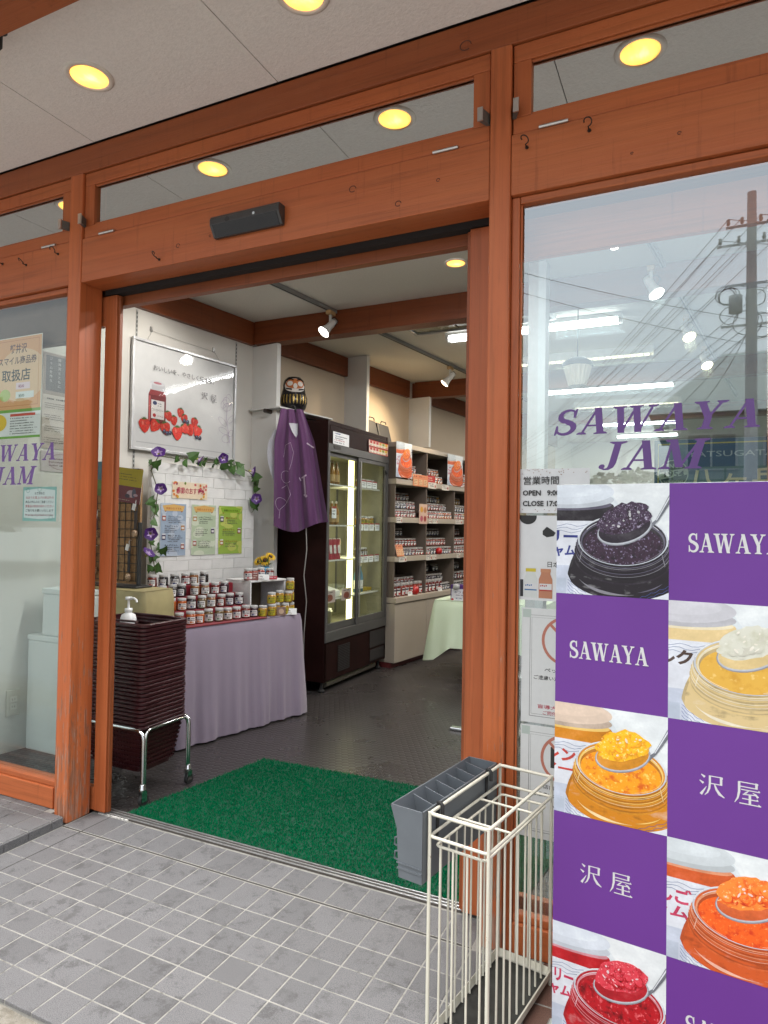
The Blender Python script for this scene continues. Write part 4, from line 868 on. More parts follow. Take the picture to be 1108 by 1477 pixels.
F1 = [(0.945, 0.085, 'deep red'), (0.865, 0.082, 'orange'), (0.792, 0.090, 'orange'), (0.722, 0.095, 'olive brown'), (0.650, 0.080, 'olive brown'), (0.578, 0.085, 'amber brown'), (0.505, 0.085, 'deep red'), (0.430, 0.082, 'deep red'), (0.360, 0.085, 'dark purple')]
jrow('front row on the red runner', 0.7142, F1)
jrow('second row, wedged behind the front jars', 0.790, [(0.925, 0.200, 'orange'), (0.850, 0.198, 'orange'), (0.775, 0.205, 'black'), (0.700, 0.195, 'olive brown'), (0.625, 0.200, 'amber brown'), (0.545, 0.197, 'deep red'), (0.470, 0.203, 'dark purple'), (0.392, 0.200, 'dark purple')])
jrow('third row up the red steps', 0.865, [(0.935, 0.285, 'black'), (0.862, 0.283, 'black'), (0.79, 0.290, 'black'), (0.690, 0.286, 'amber brown'), (0.612, 0.287, 'amber brown'), (0.53, 0.284, 'deep red'), (0.45, 0.288, 'dark purple')])
jrow('back row on the top red step', 0.930, [(0.955, 0.370, 'deep red'), (0.872, 0.372, 'black'), (0.790, 0.368, 'black'), (0.705, 0.371, 'deep red'), (0.64, 0.372, 'amber brown'), (0.56, 0.369, 'black')])
jrow('row on top of the white riser', 0.9495, [(0.305, 0.215, 'rose'), (0.238, 0.235, 'rose'), (0.170, 0.240, 'rose'), (0.105, 0.215, 'deep red')])
jrow('front row of honey coloured jars', 0.7112, [(0.300, 0.060, 'honey gold'), (0.235, 0.040, 'honey gold'), (0.165, 0.075, 'honey gold'), (0.110, 0.045, 'honey gold'), (0.045, 0.060, 'honey gold'), (-0.012 + 0.03, 0.118, 'honey gold')])
jrow('upper row of honey coloured jars', 0.7935, [(0.232, 0.050, 'honey gold'), (0.138, 0.072, 'honey gold'), (0.072, 0.052, 'honey gold'), (0.012, 0.100, 'honey gold')])
jrow('top of the honey coloured stack', 0.876, [(0.030, 0.080, 'honey gold')])
def card(x, y, z, rz, wd, ht, label, draw, tilt=-18, group='price cards', stand=True, name='price_card'):
    t = thing(name, label, 'price card', (x, y, z), rz, group)
    MB().box(-wd / 2, wd / 2, -0.0006, 0.0006, 0, ht, plain('card_white', (0.7, 0.7, 0.68), 0.5)).build('card', t, local=True)
    a = Art(wd, ht); draw(a, wd, ht); a.build('print', t, loc=(-wd / 2, -0.0006, 0))
    t.rotation_euler = (R(tilt), 0, rz); return t
def d_price(col):
    def f(a, w_, h): a.text('160g', w_ * 0.30, h * 0.55, h * 0.3, BLACK, 0.02) if w_ > 0.07 else None; a.lines(w_ * 0.08, h * 0.25, w_ * 0.8, 2, h * 0.2, h * 0.12, (0.1, 0.06, 0.06), 4); a.ell(w_ * 0.15, h * 0.62, w_ * 0.09, h * 0.2, col)
    return f
x, y = TP(0.235, 0.150); card(x, y, 0.9496, FACE, 0.10, 0.042, 'white price card with red dot on the white riser', d_price(srgb(190, 30, 40)))
def d_red(a, w_, h): a.rect(0, 0, w_, h, srgb(180, 30, 50)); a.lines(w_ * 0.1, h * 0.5, w_ * 0.8, 1, 0.01, h * 0.3, (0.8, 0.7, 0.7), 2)
x, y = TP(0.145, 0.150); card(x, y, 0.9496, FACE, 0.075, 0.026, 'small red price card beside the white one on the riser', d_red)
x, y = TP(0.105, 0.004); card(x, y, 0.7112, FACE, 0.10, 0.045, 'white price card leaning against the honey coloured jars', d_price(srgb(120, 90, 30)))
x, y = TP(0.18, 0.004); card(x, y, 0.7112, FACE + 0.2, 0.06, 0.06, 'brown printed card leaning beside the white honey price card', lambda a, w_, h: (a.rect(0, 0, w_, h, srgb(110, 75, 60)), a.ell(w_ / 2, h / 2, w_ * .3, h * .3, srgb(180, 150, 120))))
x, y = TP(0.285, 0.168); card(x, y, 0.9496, FACE, 0.05, 0.05, 'small brown sticker card in front of the leftmost rose jar', lambda a, w_, h: (a.rect(0, 0, w_, h, srgb(120, 60, 50)), a.lines(0.006, h * 0.6, w_ * 0.8, 2, h * 0.3, h * 0.15, (0.7, 0.6, 0.5), 2)))
# sunflowers in a blue cup
px_, py_ = TP(0.055, 0.325)
fl = thing('sunflower_cup', 'yellow artificial sunflowers in a small blue cup behind the top jars', 'flowers', (px_, py_, 0.9495))
MB().lathe([(0, 0), (0.030, 0.001), (0.034, 0.08), (0.031, 0.08), (0.028, 0.01)], (0, 0, 0), plain('cup_blue', (0.02, 0.19, 0.33), 0.3), 16).build('cup', fl, local=True)
MSF = plain('petal_yellow', (0.62, 0.38, 0.012), 0.6); MSC = plain('seed_brown', (0.06, 0.025, 0.012), 0.9); MLF = plain('leaf_green', (0.055, 0.13, 0.025), 0.5, scale=25, var=0.25)
for dx, dy, dz, tl, rz_ in ((0.008, -0.015, 0.125, 70, 0.5), (-0.055, 0.0, 0.115, 55, -0.1), (0.025, 0.03, 0.15, 45, 1.3)):
    hd = MB()
    for ring_, (n, L, wd, up) in enumerate(((14, 0.045, 0.012, 0.2), (12, 0.036, 0.011, 0.5))):
        for k in range(n):
            a = 6.283 * k / n + ring_ * 0.2; c, s = math.cos(a), math.sin(a)
            hd.add([(c * 0.014 + s * wd / 2, s * 0.014 - c * wd / 2, 0), (c * L * 0.6 + s * wd * .7, s * L * 0.6 - c * wd * .7, L * up * 0.6), (c * L, s * L, L * up * 0.6), (c * L * 0.6 - s * wd * .7, s * L * 0.6 + c * wd * .7, L * up * 0.6), (c * 0.014 - s * wd / 2, s * 0.014 + c * wd / 2, 0)], [(0, 1, 2, 3, 4)], MSF)
    o = hd.build('flower_head', fl, local=True, loc=(dx, dy, dz)); o.rotation_euler = (R(tl), 0, rz_)
    MB().lathe([(0.016, 0.0), (0.015, 0.007), (0, 0.011)], (0, 0, 0), MSC, 12).build('seed_disc', o, local=True)
    MB().tube([(0, 0, 0.02), (dx * 0.6, dy * 0.6, 0.08), (dx, dy, dz)], 0.0025, MLF, 5).build('stem', fl, local=True)
lf_ = MB()
for k in range(7):
    a = k * 0.95; c, s = math.cos(a), math.sin(a); lf_.add([(c * .01, s * .01, 0.085), (c * .035 + s * .014, s * .035 - c * .014, 0.10), (c * .07, s * .07, 0.105 + 0.01 * k), (c * .035 - s * .014, s * .035 + c * .014, 0.10)], [(0, 1, 2, 3)], MLF)
lf_.build('leaf', fl, local=True)

# ---- printed close-ups of open jars (shared by the shelf posters and the banner)
def jam_print(name, c1, c2, c3, scale):
    nm = 'print_' + name
    if nm in MATS: return MATS[nm]
    t = NT(nm); co = t.coord('Object'); n1 = t.noise(scale, co, 4, 0.6); n2 = t.noise(scale * 2.6, co, 3)
    c = t.ramp(n1, [(0.34, c1), (0.50, c2), (0.62, c2), (0.74, c3)])
    t.set(base=t.mix(t.ramp(n2, [(0.60, (0, 0, 0)), (0.68, (0.7, 0.7, 0.7))]), c, c3), rough=0.4); MATS[nm] = t.m; return t.m
def glass_print(nm, c, amt=0.55):
    nm = 'printglass_' + nm
    if nm in MATS: return MATS[nm]
    t = NT(nm); n1 = t.noise(1.0, t.coord('Object', (14, 1, 46)), 5, 0.6); n2 = t.noise(1.0, t.coord('Object', (30, 1, 9)), 3)
    d = tuple(x * (1 - amt) for x in c); l = tuple(x * (1 - amt * .55) + amt * .42 for x in c)
    t.set(base=t.ramp(t.math('ADD', t.math('MULTIPLY', n1, 0.65), t.math('MULTIPLY', n2, 0.35)), [(0.36, d), (0.47, c), (0.56, c), (0.68, l)]), rough=0.4); MATS[nm] = t.m; return t.m
PAL = {
 'berry': dict(glass=srgb(40, 30, 44), glass2=srgb(96, 92, 110), side=srgb(28, 20, 30), jam=jam_print('berry', srgb(22, 14, 24), srgb(50, 30, 48), srgb(150, 140, 170), 70), lumps=jam_print('berryl', srgb(28, 18, 30), srgb(62, 44, 66), srgb(190, 184, 206), 110), lid=srgb(214, 222, 230), tx='リー', tx2='ジャム', ink=srgb(50, 60, 140), spoon='tr'),
 'milk': dict(glass=srgb(222, 196, 138), glass2=srgb(236, 224, 190), side=srgb(232, 206, 150), jam=jam_print('milk', srgb(196, 146, 50), srgb(210, 164, 66), srgb(226, 196, 120), 25), lumps=jam_print('milkl', srgb(186, 186, 164), srgb(204, 204, 190), srgb(222, 222, 212), 20), lid=srgb(206, 206, 212), tx='ルク', tx2='', ink=srgb(80, 60, 50), spoon='tr'),
 'marmalade': dict(glass=srgb(226, 150, 30), glass2=srgb(240, 200, 110), side=srgb(222, 140, 14), jam=jam_print('marm', srgb(200, 90, 10), srgb(230, 150, 20), srgb(246, 210, 110), 45), lumps=jam_print('marml', srgb(206, 130, 10), srgb(236, 178, 24), srgb(250, 232, 150), 60), lid=srgb(222, 200, 180), tx='レン', tx2='マー', ink=srgb(214, 70, 60), spoon='tr'),
 'orange': dict(glass=srgb(226, 104, 50), glass2=srgb(238, 160, 120), side=srgb(222, 96, 40), jam=jam_print('oran', srgb(196, 50, 14), srgb(224, 90, 24), srgb(244, 160, 90), 45), lumps=jam_print('oranl', srgb(214, 90, 30), srgb(234, 130, 50), srgb(250, 206, 140), 55), lid=srgb(208, 216, 220), tx='んご', tx2='ャム', ink=srgb(206, 60, 100), spoon='tr'),
 'strawberry': dict(glass=srgb(190, 30, 44), glass2=srgb(220, 150, 160), side=srgb(200, 24, 36), jam=jam_print('straw', srgb(96, 8, 16), srgb(170, 18, 30), srgb(230, 110, 116), 45), lumps=jam_print('strawl', srgb(170, 30, 44), srgb(206, 60, 74), srgb(240, 160, 166), 90), lid=srgb(214, 222, 232), tx='ベリー', tx2='ジャム', ink=srgb(206, 50, 90), spoon='tr')}
def jar_photo(a, x, y, S, H, key, sx=1.0):
    p = dict(PAL[key]); old = a.clip; n0 = len(a.p); a.clip = (x, y, x + S, y + H)
    X = lambda u: x + u * S
    Y = lambda v: y + v * H
    a.rect(x, y, x + S, y + H, srgb(206, 216, 222)); a.rect(x, Y(0.45), x + S, y + H, srgb(220, 228, 232)); a.poly([(X(.45), Y(1)), (X(1), Y(1)), (X(1), Y(.3)), (X(.75), Y(.55))], srgb(230, 236, 238)); a.ell(X(0.25), Y(0.02), S * .5, H * .18, srgb(186, 196, 212))
    # closed jar behind, upper left
    bx = 0.14
    a.poly([(X(bx - .5), Y(.80)), (X(bx + .36), Y(.80)), (X(bx + .38), Y(.20)), (X(bx - .5), Y(.20))], p['side']); a.rect(X(bx - .5), Y(.24), X(bx + .36), Y(.67), srgb(222, 226, 234))
    a.ell(X(bx - .05), Y(.20), .42 * S, .06 * H, srgb(196, 204, 220)); a.rect(X(bx - .5), Y(.69), X(bx + .38), Y(.80), p['side']); a.ell(X(bx - .03), Y(.80), .42 * S, .075 * H, p['side']); a.ell(X(bx - .03), Y(.815), .40 * S, .05 * H, p['glass2'])
    a.ell(X(bx - .03), Y(.86), .42 * S, .075 * H, tuple(c * 0.80 for c in p['lid'])); a.ell(X(bx - .03), Y(.93), .42 * S, .11 * H, p['lid']); a.ell(X(bx - .05), Y(.955), .33 * S, .07 * H, tuple(min(1, c * 1.08) for c in p['lid']))
    for q in range(3): a.stroke([(X(bx - .3 + .05 * k), Y(.63 - .03 * q + .012 * math.sin(k * 1.5 + q))) for k in range(14)], 0.004 * S, srgb(110, 130, 170))
    a.text(p['tx'], X(-.10), Y(.475), .135 * H, p['ink'], 0.10, fit=.30 * S)
    if p['tx2']: a.text(p['tx2'], X(-.14), Y(.355), .11 * H, p['ink'], 0.10, fit=.32 * S)
    a.lines(X(bx + .0), Y(.285), .28 * S, 2, .05 * H, .03 * H, srgb(120, 126, 170), 3)
    # open jar in front, lower right
    cx, cy, rx, ry = X(.60), Y(.50), .395 * S, .225 * H
    sm = tuple(c * .72 for c in p['side']); p['sideP'] = glass_print(key, sm, .5)
    dk = tuple(c * .72 for c in p['side']); hi = tuple(min(1, c * .75 + .2) for c in p['glass2'])
    bw = lambda v: 1.02 + .24 * (1 - max(0, min(1, (v - .10) / .32)) ** 2) if v < .42 else 1.02
    VS = [-.2, .0, .08, .14, .20, .25, .30, .34, .37, .40, .42, .45]; a.poly([(cx - rx * bw(v), Y(v)) for v in VS] + [(cx + rx * bw(v), Y(v)) for v in VS[::-1]], p['sideP'])
    a.poly([(cx - rx * bw(v), Y(v)) for v in VS[1:9]] + [(cx - rx * (bw(v) - .05 - .10 * (.37 - v)), Y(v)) for v in VS[8:0:-1]], dk)
    a.ell(cx, Y(.345), rx * 1.10, ry * 1.06, p['glass']); a.ell(cx, Y(.352), rx * 1.08, ry * 1.03, dk); a.ell(cx, Y(.362), rx * 1.07, ry * 1.02, p['sideP'])
    N = 24; up = [(cx + rx * 1.27 * math.cos(R(180 + 180 * k / N)), Y(.205) + ry * 1.05 * math.sin(R(180 + 180 * k / N))) for k in range(N + 1)]
    a.poly(up + [(cx + rx * 1.28, Y(-.3)), (cx - rx * 1.28, Y(-.3))], srgb(222, 227, 236)); a.poly([(cx - rx * 1.27, Y(.2)), (cx - rx * 1.27, Y(-.3)), (cx - rx * 1.08, Y(-.3)), (cx - rx * 1.1, Y(.06))], srgb(200, 207, 222))
    for q in range(5): a.stroke([(cx - rx * 1.24 + rx * .055 * k, Y(.13 - .03 * q - .021 * k * (1 - k / 26)) + .007 * H * math.sin(k * 2 + q)) for k in range(9)], 0.0035 * S, srgb(70, 90, 160))
    for q in range(2): a.stroke([(cx + rx * .40 + rx * .06 * k, Y(.000 + .011 * k - .03 * q) + .007 * H * math.sin(k * 2 + q)) for k in range(13)], 0.003 * S, srgb(70, 90, 160))
    a.stroke([(cx + rx * 1.06 * math.cos(R(205 + 80 * k / 14)), Y(.225) + ry * .93 * math.sin(R(205 + 80 * k / 14))) for k in range(15)], [0.002 * S + .026 * S * math.sin(math.pi * k / 14) ** 2 for k in range(15)], hi)
    a.stroke([(cx + rx * 1.02 * math.cos(R(290 + 40 * k / 10)), Y(.24) + ry * .93 * math.sin(R(290 + 40 * k / 10))) for k in range(11)], [0.001 * S + .010 * S * math.sin(math.pi * k / 10) for k in range(11)], p['glass2'])
    for q, (k_, c, wd) in enumerate(((1.07, dk, .012), (1.065, hi, .004), (1.06, p['glass'], .012), (1.05, p['glass2'], .006), (1.045, dk, .006), (1.04, p['glass'], .012), (1.03, hi, .004), (1.02, p['glass2'], .008), (1.01, dk, .004))): a.ring(cx, cy - H * (.100 - .0118 * q), rx * k_, ry * k_, wd * S, c, 176, 364, 32)
    a.ell(cx, cy, rx, ry, srgb(200, 207, 216), 40); a.ell(cx, cy - .004 * H, rx * .965, ry * .955, p['glass'], 40); a.ell(cx, cy - .012 * H, rx * .935, ry * .915, p['glass2'], 40); a.ell(cx, cy - .022 * H, rx * .905, ry * .86, dk, 40); a.ell(cx, cy - .038 * H, rx * .885, ry * .80, p['jam'], 40)
    a.ring(cx, cy, rx * .985, ry * .98, .006 * S, srgb(240, 243, 246), 15, 170, 24); a.ring(cx, cy, rx * .95, ry * .93, .004 * S, hi, 185, 250, 14); a.ring(cx, cy, rx * .94, ry * .92, .003 * S, hi, 290, 345, 12); a.ring(cx, cy - .01 * H, rx * .92, ry * .90, .004 * S, srgb(232, 236, 242), 30, 80, 12); a.ring(cx, cy - .01 * H, rx * .92, ry * .90, .004 * S, srgb(232, 236, 242), 120, 150, 10)
    for t_ in (206, 330): a.stroke([(cx + rx * 1.0 * math.cos(R(t_)), cy + ry * math.sin(R(t_))), (cx + rx * 1.04 * math.cos(R(t_)), cy - .05 * H + ry * 1.03 * math.sin(R(t_))), (cx + rx * 1.08 * math.cos(R(t_)), cy - .10 * H + ry * 1.07 * math.sin(R(t_)))], [.004 * S, .008 * S, .003 * S], hi)
    # spoon with a heap of jam
    a.stroke([(X(1.04), Y(.93)), (X(.97), Y(.80)), (X(.90), Y(.68)), (X(.84), Y(.62))], [.045 * S, .035 * S, .022 * S, .035 * S], srgb(120, 124, 132)); a.stroke([(X(1.03), Y(.93)), (X(.96), Y(.80)), (X(.895), Y(.68))], [.012 * S, .010 * S, .006 * S], srgb(226, 230, 236))
    a.ell(X(.62), Y(.600), .250 * S, .135 * H, srgb(150, 154, 162), rot=.32); a.ell(X(.62), Y(.603), .243 * S, .128 * H, srgb(190, 194, 202), rot=.32); a.ell(X(.62), Y(.610), .236 * S, .122 * H, p['glass'], rot=.32)
    q = random.Random(sum(map(ord, key))); n = 34
    a.poly([(X(.62) + (.232 + q.uniform(-.022, .022)) * S * math.cos(t) * (1 if math.sin(t) > 0 else .96), Y(.665) + (.165 + q.uniform(-.012, .014)) * H * math.sin(t) * (1 if math.sin(t) > 0 else .62) + .05 * H * math.cos(t)) for t in [6.283 * k / n for k in range(n)]], p['lumps'])
    for k in range(22):
        t = q.uniform(0, 6.283); rr = q.uniform(0, .8) ** .7; u, v = .62 + .19 * rr * math.cos(t), .665 + .115 * rr * math.sin(t) * (1 if math.sin(t) > 0 else .5) + .05 * rr * math.cos(t); r_ = q.uniform(.025, .055)
        a.ell(X(u + .006), Y(v - .010), r_ * S, r_ * .72 * H, srgb(214, 212, 196) if key == 'milk' else p['jam'], 12, q.uniform(0, 3)); a.ell(X(u), Y(v), r_ * .92 * S, r_ * .66 * H, p['lumps'], 12, q.uniform(0, 3))
        if k % 2: a.ell(X(u - r_ * .2), Y(v + r_ * .25), r_ * .28 * S, r_ * .13 * H, tuple(min(1, c * .5 + .45) for c in p['glass2']), 8, q.uniform(-.5, .8))
    for k in range(5): u, v = q.uniform(.47, .78), q.uniform(.60, .78); a.ell(X(u), Y(v), q.uniform(.008, .026) * S, q.uniform(.005, .012) * H, tuple(min(1, c * .5 + .5) for c in p['glass2']), 10, q.uniform(0, 3))
    a.clip = old
    a.p[n0:] = [(pts, soft_ink(c) if isinstance(c, tuple) else c, ly) for pts, c, ly in a.p[n0:]]

# ---- white brick-relief display board with menus and morning-glory garland
bd = thing('display_board', 'white brick patterned panel standing behind the jams with seasonal menus', 'display board', (-0.99, 0.90, 0), RW)
M_BRK = plain('brick_white', (0.66, 0.655, 0.63), 0.6, scale=9, var=0.05, bump=0.35, bscale=120)
MB().box(0.38, 1.365, -0.012, 0.02, 0.0, 1.752, M_BRK).build('panel', bd, local=True, bevel=0.003)
bm = {}
for r_ in range(14):
    z = 0.70 + r_ * 0.0752; off = 0.0 if r_ % 2 else -0.11; x = 0.383 + off
    while x < 1.36:
        x0, x1 = max(0.383, x + 0.0012), min(1.362, x + 0.2188)
        if x1 - x0 > 0.02:
            k = round(x1 - x0, 3)
            if k not in bm: bm[k] = MB().box(0, k, -0.0028, 0.0, 0.0008, 0.0744, M_BRK).mesh('brick')
            o = bpy.data.objects.new('brick', bm[k]); COL.objects.link(o); o.parent = bd; o.location = (x0, -0.0121 - rnd.uniform(0, 0.0012), z); bev(o, 0.0025, 1)
        x += 0.22
def sheet(name, label, cat, x, y, z, wd, ht, rz, draw, col=(0.84, 0.84, 0.83), eps=0.0001, tilt=0, group=None, th=0.0012):
    t = thing(name, label, cat, (x, y, z), rz, group)
    MB().box(0, wd, 0, th, 0, ht, plain('paper_%d_%d' % (int(col[0] * 99), int(col[2] * 99)), col, 0.55, var=0.03)).build('sheet', t, local=True)
    a = Art(wd, ht, eps=eps); draw(a, wd, ht); a.build('print', t); t.rotation_euler = (R(tilt), 0, rz); return t
def BP(X, off=0.021): return WP(X, off, (-0.99, 0.90))
def d_title(a, w_, h):
    a.rect(0.003, 0.003, w_ - 0.003, h - 0.003, srgb(246, 226, 196)); q = random.Random(2)
    for k in range(26):
        u = q.choice([q.uniform(0, .22), q.uniform(.72, 1), q.uniform(0, 1)]) * w_; v = q.uniform(.0, 1.0) * h
        if .2 < u / w_ < .75 and .2 < v / h < .85: continue
        a.ell(u, v, .011, .009, q.choice([srgb(226, 130, 50), srgb(230, 180, 40), srgb(160, 60, 90), srgb(120, 150, 60), srgb(220, 110, 110)]), 8, q.uniform(0, 3))
    a.text('季節のおすすめ', w_ * .12, h * .32, h * .42, srgb(196, 60, 90), 0.03, fit=w_ * .78)
x, y = BP(0.551); sheet('title_card', 'cream title card with leaves and pink lettering at the top of the white brick board', 'card', x, y, 1.513, 0.318, 0.118, RW, d_title, (0.72, 0.64, 0.5))
def d_menu(bgc, bgc2, seed):
    def f(a, w_, h):
        q = random.Random(seed); a.rect(0.002, 0.002, w_ - 0.002, h - 0.002, bgc)
        for k in range(14): a.ell(q.uniform(0, w_), q.choice([q.uniform(0, h * .25), q.uniform(h * .4, h)]), q.uniform(.02, .05), q.uniform(.015, .03), bgc2, 12)
        rib = srgb(232, 186, 110) if seed < 3 else srgb(150, 190, 60); a.poly([(w_ * .14, h * .855), (w_ * .86, h * .855), (w_ * .93, h * .95), (w_ * .5, h * .985), (w_ * .07, h * .95)], rib); a.poly([(w_ * .14, h * .855), (w_ * .22, h * .855), (w_ * .20, h * .83)], srgb(170, 110, 60)); a.poly([(w_ * .78, h * .855), (w_ * .86, h * .855), (w_ * .80, h * .83)], srgb(170, 110, 60))
        a.text('季節のおすすめ', w_ * .2, h * .885, h * .045, srgb(200, 120, 60) if seed < 3 else srgb(60, 80, 20), 0.03, fit=w_ * .6)
        for k, nm in enumerate((['ブルーベリージャム', 'りんごジャム', '桃ジャム', 'あんずジャム'], ['いちごジャム', 'ルバーブジャム', 'ルバーブとりんごジャム'], ['栗のジャム', 'みかんジャム', 'かりんジャム'])[seed - 1]):
            n_ = 4 if seed == 1 else 3; yy = h * (.73 - k * (.72 / n_)); left = (k % 2 == 0)
            xx = w_ * (.28 if left else .16); a.text(nm, xx, yy, h * .042, srgb(40, 36, 40) if seed < 3 else srgb(170, 80, 30), 0.03, fit=w_ * .5); a.lines(xx, yy - h * .035, w_ * .58, 3, h * .034, h * .018, srgb(90, 84, 90), 7 * k + seed)
            jx = w_ * (.13 if left else .86); a.rect(jx - w_ * .07, yy - h * .06, jx + w_ * .07, yy + h * .03, [srgb(80, 60, 100), srgb(170, 80, 60), srgb(190, 130, 50)][(k + seed) % 3]); a.rect(jx - w_ * .06, yy + h * .03, jx + w_ * .06, yy + h * .055, srgb(226, 226, 226)); a.rect(jx - w_ * .05, yy - h * .04, jx + w_ * .05, yy + h * .005, srgb(235, 232, 228))
    return f
for X, wd, bgc, bg2, seed, lab in ((0.456, 0.222, srgb(168, 186, 206), srgb(196, 208, 222), 1, 'pale blue menu sheet, leftmost of three on the white brick board'), (0.726, 0.232, srgb(196, 212, 180), srgb(222, 230, 206), 2, 'pale green menu sheet with orange ribbon in the middle of the white brick board'), (0.984, 0.245, srgb(166, 196, 84), srgb(206, 214, 110), 3, 'bright yellow-green menu sheet, rightmost on the white brick board')):
    x, y = BP(X); sheet('menu_sheet', lab, 'menu', x, y, 1.110, wd, 0.366, RW, d_menu(bgc, bg2, seed), (0.7, 0.7, 0.68), group='menu sheets on the brick board')
gl = thing('flower_garland', 'garland of purple artificial morning glories and ivy draped over the white brick board', 'garland', (-0.95, 0.90, 0), RW)
MV = plain('vine_brown', (0.07, 0.075, 0.025), 0.6)
vp = [(0.40, 0.98), (0.37, 1.1), (0.345, 1.25), (0.385, 1.42), (0.395, 1.56), (0.35, 1.69), (0.40, 1.79), (0.55, 1.785), (0.70, 1.80), (0.85, 1.785), (1.0, 1.80), (1.15, 1.78), (1.25, 1.75), (1.32, 1.70), (1.345, 1.6), (1.31, 1.45)]
MB().tube([(x, -0.012 - 0.01 * math.sin(k * 2.1), z) for k, (x, z) in enumerate(vp)], 0.0035, MV, 6).build('vine', gl, local=True)
gr = random.Random(9); leafm = MB()
pts = [(0, 0), (0.016, 0.012), (0.040, 0.006), (0.030, 0.034), (0.022, 0.052), (0, 0.082)]; L_ = [(x, 0.010 if i in (1, 3) else -0.004 * i * 0.5, z) for i, (x, z) in enumerate(pts)]; R_ = [(-x, y, z) for x, y, z in L_]
leafm.add(L_, [tuple(range(6))], MLF, True).add(R_, [tuple(range(6))[::-1]], MLF, True).tube([(0, 0, 0), (0, 0.012, -0.025)], 0.0015, MLF, 4); leafm = leafm.mesh('leaf')
for x, z in [(0.318, 1.723), (0.345, 1.70), (0.385, 1.488), (0.364, 1.401), (0.34, 1.36), (0.378, 1.216), (0.40, 1.18), (0.418, 1.121), (0.39, 1.08), (0.365, 1.015), (0.40, 1.0), (0.595, 1.78), (0.56, 1.80), (0.64, 1.79), (0.762, 1.778), (0.79, 1.80), (0.882, 1.789), (0.91, 1.77), (1.044, 1.777), (1.02, 1.795), (1.08, 1.785), (1.127, 1.776), (1.17, 1.765), (1.266, 1.714), (1.29, 1.69), (1.331, 1.701), (1.34, 1.64), (1.299, 1.452), (1.32, 1.48)]:
    o = bpy.data.objects.new('leaf', leafm); COL.objects.link(o); o.parent = gl; o.location = (x, -0.02 - gr.uniform(0, .02), z); o.rotation_euler = (gr.uniform(-.7, .5), gr.uniform(0, 6.28), gr.uniform(-.6, .6)); k = gr.uniform(.75, 1.15); o.scale = (k, k, k)
MPE = plain('petal_purple', (0.060, 0.008, 0.150), 0.55, scale=40, var=0.25); MPW = plain('petal_white', (0.46, 0.34, 0.56), 0.6); MPC = plain('flower_heart', (0.40, 0.42, 0.08), 0.6)
fm = MB(); n = 20
def fr_(r, z, wv): return [(r * (1 + wv * math.cos(5 * 6.283 * k / n)) * math.cos(6.283 * k / n), -z, r * (1 + wv * math.cos(5 * 6.283 * k / n)) * math.sin(6.283 * k / n)) for k in range(n)]
r0, r1, r2, r3 = fr_(0.005, 0.0, 0), fr_(0.010, 0.026, .03), fr_(0.023, 0.042, .32), fr_(0.050, 0.050, .07)
fm.add(r0 + r1, [(k, (k + 1) % n, n + (k + 1) % n, n + k) for k in range(n)], MPC, True); fm.add(r1 + r2, [(k, (k + 1) % n, n + (k + 1) % n, n + k) for k in range(n)], MPW, True); fm.add(r2 + r3, [(k, (k + 1) % n, n + (k + 1) % n, n + k) for k in range(n)], MPE, True)
fm.tube([(0, 0.0, 0), (0, -0.028, 0.002)], 0.003, plain('stamen_dark', (0.05, 0.03, 0.03), 0.6), 5); fm = fm.mesh('flower')
for x, z, ax, az in ((0.39, 1.784, 1.1, 0.2), (0.406, 1.567, 0.1, -0.5), (0.331, 1.27, 0.1, -0.5), (0.299, 1.113, -1.0, -0.4), (0.697, 1.806, 0.5, 1.1), (0.949, 1.83, 0.25, -0.2), (1.232, 1.757, 0.2, 1.2), (1.335, 1.536, 1.15, 0.2)):
    o = bpy.data.objects.new('flower', fm); COL.objects.link(o); o.parent = gl; o.location = (x, -0.03, z); o.rotation_euler = (ax, gr.uniform(0, 3), az); k = gr.uniform(.78, .95); o.scale = (k, k, k)

# ---- framed print on the left wall
fp = thing('framed_print', 'large silver framed print of a jam jar and strawberries hanging on the left wall', 'picture', (-1.18, 0.577, 0), RW)
x0, x1, z0, z1 = 0.652, 1.612, 1.835, 2.605
MFR = plain('frame_silver', (0.55, 0.55, 0.55), 0.42, 0.7)
for n_, b in (('frame', (x0, x1, z0, z0 + 0.02)), ('frame', (x0, x1, z1 - 0.02, z1)), ('frame', (x0, x0 + 0.018, z0 + 0.0205, z1 - 0.0205)), ('frame', (x1 - 0.018, x1, z0 + 0.0205, z1 - 0.0205))):
    MB().box(b[0], b[1], -0.038, -0.012, b[2], b[3], MFR).build(n_, fp, local=True, bevel=0.003)
MB().box(x0 + 0.01, x1 - 0.01, -0.022, -0.014, z0 + 0.012, z1 - 0.012, plain('print_paper', (0.60, 0.60, 0.585), 0.6, var=0.02)).build('mount', fp, local=True)
W_, H_ = x1 - x0, z1 - z0; a = Art(W_, H_, eps=0.00008)
a.rect(0.05, 0.055, W_ - 0.05, 0.062, srgb(206, 206, 206)); sc = 1.0
